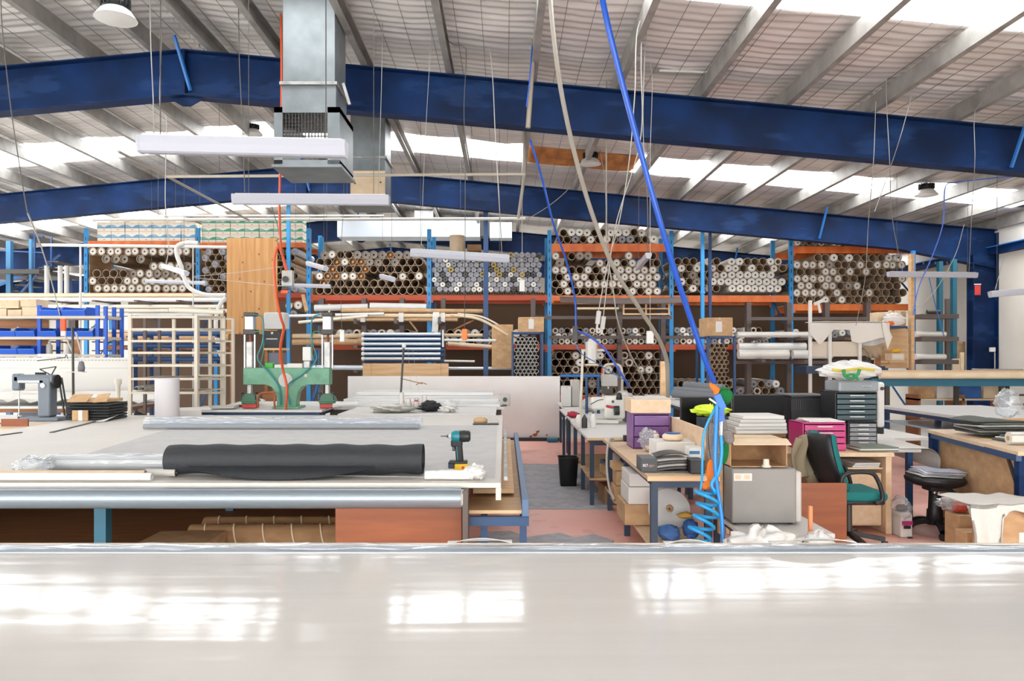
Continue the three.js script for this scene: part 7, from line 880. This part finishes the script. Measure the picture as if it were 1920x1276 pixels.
cord('beige cable curving down onto the sewing tables', [[1137, 380, 9.7], [1138, 470, 9.6], [1150, 545, 9.5], [1158, 600, 9.4], [1180, 660, 9.6], [1205, 705, 9.8], [1211, 722, 9.9]], 0.012, M.greyHose);
cord('white drop cord with a socket in front of the beige hose', [[1218, 0, 9], [1222, 120, 9], [1219, 300, 9.2], [1219, 480, 9.4], [1219, 620, 9.5]], 0.005, M.cable, 'cable', [['socket', pb(1213, 620, 1226, 644, 9.5, 0.05, 0.01), M.paper]]);
cord('white chain cord in the bundle over the first rafter', [[1212, -20, 8.2], [1209, 100, 8.2], [1206, 250, 8.2], [1213, 360, 8.4], [1215, 470, 11.2]], 0.006, M.galv); cord('beige cable looping between the pipe and the lamp', [[990, 410, 11.5], [1030, 385, 11.5], [1065, 355, 11.5], [1085, 325, 11.8]], 0.008, M.greyHose); cord('beige cable down from the lamp beside the hoses', [[1125, 280, 12], [1133, 330, 12], [1138, 420, 12], [1142, 480, 12]], 0.008, M.greyHose);
for (const [l, pts] of [['thin wire hanging before the wall column bay', [[1642, 190, 8.8], [1638, 300, 8.8], [1628, 420, 9.5], [1622, 520, 10], [1605, 610, 10.5]]], ['straight thin wire between its two slanting neighbours', [[1662, 185, 8.8], [1668, 300, 8.8], [1672, 400, 10], [1692, 508, 12.4]]], ['slanting thin wire crossing the rafter by the lamp', [[1716, 150, 8.6], [1690, 250, 8.6], [1662, 335, 9], [1640, 396, 9.1]]], ['wire with a bent top dropping to the batten by the column', [[1848, 185, 8.8], [1831, 196, 8.8], [1828, 300, 8.8], [1822, 400, 10], [1817, 508, 12.4]]]]) cord(l, pts, 0.006, M.galv);
cord('blue air line strung from the side wall down to the cloth stand', [[1925, 330, 11], [1880, 332, 11.4], [1790, 342, 12], [1775, 345, 12], [1768, 420, 12], [1748, 480, 12.2], [1722, 540, 12.4], [1712, 590, 12.4]], 0.012, mat('#4c6fd0', 0.4), 'air_line'); cord('second blue line from the wall batten to the arm rack', [[1742, 520, 12.4], [1756, 580, 12.5], [1770, 630, 12.6]], 0.01, M.steelBlue, 'air_line');
cord('pale rope crossing before the side wall down to the end shelf', [[1808, 420, 12], [1790, 480, 12], [1740, 560, 12], [1690, 590, 12]], 0.006); cord('white wire hanging beside the cream side wall', [[1882, 480, 11.4], [1872, 520, 11.3], [1866, 543, 11.0]], 0.006);
// orange air hose with its control box
cord('orange air hose hanging from the roof to the green press', [[527, -30, 8.6], [528, 120, 8.6], [527, 260, 8.6], [524, 400, 8.8], [528, 470, 9], [536, 506, 9.2]], 0.014, M.orangeHose, 'hose'); cord('looped orange hose below the control box over the green press', [[538, 506, 9.1], [522, 462, 9], [515, 480, 9], [519, 560, 9.1], [528, 600, 9.2], [532, 612, 9.3], [526, 650, 9.5], [530, 690, 9.75], [537, 720, 9.78], [537, 750, 9.78], [535, 772, 9.8]], 0.017, M.orangeHose, 'hose');
thing('control_unit', 'grey control box with a black dial hanging on the orange hose', 'control box', [['box', pb(528, 506, 548, 536, 9.2, 0.1, 0.012), M.plasticGrey], ['dial', rod(at(535, 523, 9.19), at(535, 523, 9.15), 0.038, 20), M.black], ['bottle', pb(528, 538, 540, 543, 9.18, 0.06, 0.01), M.iron], ['orange_nozzle', pb(526, 543, 540, 550, 9.18, 0.05, 0.01), M.orangeHose]]);
cord('dark thin wire slanting along the orange hose', [[502, 360, 9], [512, 395, 9], [522, 430, 9], [526, 470, 9.1]], 0.006, M.cableDark); cord('pale rope stretched before the plywood sheet', [[362, 518, 12], [430, 512, 12], [527, 500, 11]], 0.006); cord('second pale rope stretched below the first before the plywood', [[362, 520, 12], [450, 528, 12], [530, 536, 11]], 0.006);
// ---------------------------------------------------------------- plush duck, air gun and coiled hose
{ const d = 5.15, s = sc(d), p = (x, y, z = 0) => at(x, y, d).add(V(0, 0, z)), grn = mat('#137a3c', 0.95, { bumpMap: tex(128, (u, v) => fbm(u, v, 30, 30, 2), false, 12, 12), bumpScale: 0.006 }), gry = mat('#8d8580', 0.95, { bumpMap: grn.bumpMap, bumpScale: 0.006 }), org = mat('#e87a2c', 0.85);
  const blob = (x, y, rx2, ry2, rz, rot = 0, z = 0) => { const g = new THREE.SphereGeometry(1, 24, 18); g.scale(rx2 / s, ry2 / s, rz / s); g.rotateZ(rot); const c = p(x, y, z); g.translate(c.x, c.y, c.z); return g; };
  thing('plush_duck', 'limp plush duck with green head and orange feet hung by its neck', 'plush toy', [['head', blob(1358, 742, 16, 17, 15), grn], ['beak', [blob(1341, 729, 6, 15, 7, 0.75), blob(1346, 735, 8, 9, 7, 0.6)], org], ['body', [blob(1335, 832, 13, 44, 12, 0.1, 0.03), blob(1341, 790, 9, 28, 9, -0.05), blob(1357, 806, 8, 30, 8, 0.1, -0.01)], gry], ['wing', [blob(1359, 848, 7, 22, 5, -0.12, 0.005), blob(1353, 790, 5, 26, 5, 0.1, -0.02)], grn], ['grey_wing', blob(1364, 818, 11, 15, 7, 0.5, 0.01), gry], ['leg', [blob(1329, 882, 9, 24, 8, 0, 0.06), blob(1322, 905, 13, 8, 9, 0.5, 0.07)], org], ['leg', [blob(1337, 880, 7, 20, 6, 0, -0.02)], org], ['neck', blob(1345, 758, 8, 14, 8, 0.3), grn]]);
  const e = 5.06; thing('air_gun', 'blue air gun with ribbed grip hung in front of the plush duck', 'air gun', [['body', bar(at(1343, 740, e), at(1355, 766, e), 0.05, 0.045), mat('#1f6fc0', 0.4)], ['grip', bar(at(1352, 752, e), at(1352, 790, e), 0.036, 0.036), mat('#1f6fc0', 0.4), [...Array(8)].map((_, k) => ['grip_rib', pb(1347, 758 + k * 4, 1357.5, 759.8 + k * 4, e - 0.024, 0.006), M.blueHose])], ['fitting', rod(at(1353, 790, e), at(1352, 816, e), 0.014, 10), M.chrome], ['lever', bar(at(1330, 747, e), at(1346, 758, e), 0.012), M.cream]]);
  cord('straight thick blue hose hanging from the air gun', [[1344, 760, 5.02], [1342, 820, 5.02], [1341, 870, 5.0], [1345, 915, 5.0], [1352, 960, 4.98], [1357, 1030, 4.95]], 0.0145, mat('#1f83cf', 0.35), 'hose'); cord('thin blue hose looping beside the plush duck feet', [[1346, 758, 5.04], [1330, 785, 5.02], [1320, 812, 5.02], [1317, 860, 5.0], [1316, 900, 5], [1313, 918, 5]], 0.011, M.skyHose, 'hose');
  const coil = [[1352, 816, 5.0], [1353, 850, 5.0], [1347, 885, 5.0], [1334, 908, 5.0]]; for (let k = 0; k <= 44; k++) { const t = k / 44, a = t * Math.PI * 2 * 4.3; coil.push([1320 + 8 * Math.sin(t * 5) + 21 * Math.cos(a), 916 + 96 * t + 7 * Math.sin(a + 1.2), 5.0 + 0.06 * Math.sin(a)]); }
  thing('coiled_hose', 'bright blue coiled air hose hanging below the plush duck', 'hose', [['coil', tube(coil.map((q) => at(...q)), 0.0125, 240, 8), M.skyHose]]); }
scene.traverse((o) => { if (o.isMesh) { o.castShadow = true; o.receiveShadow = true; } });
renderer.render(scene, camera);
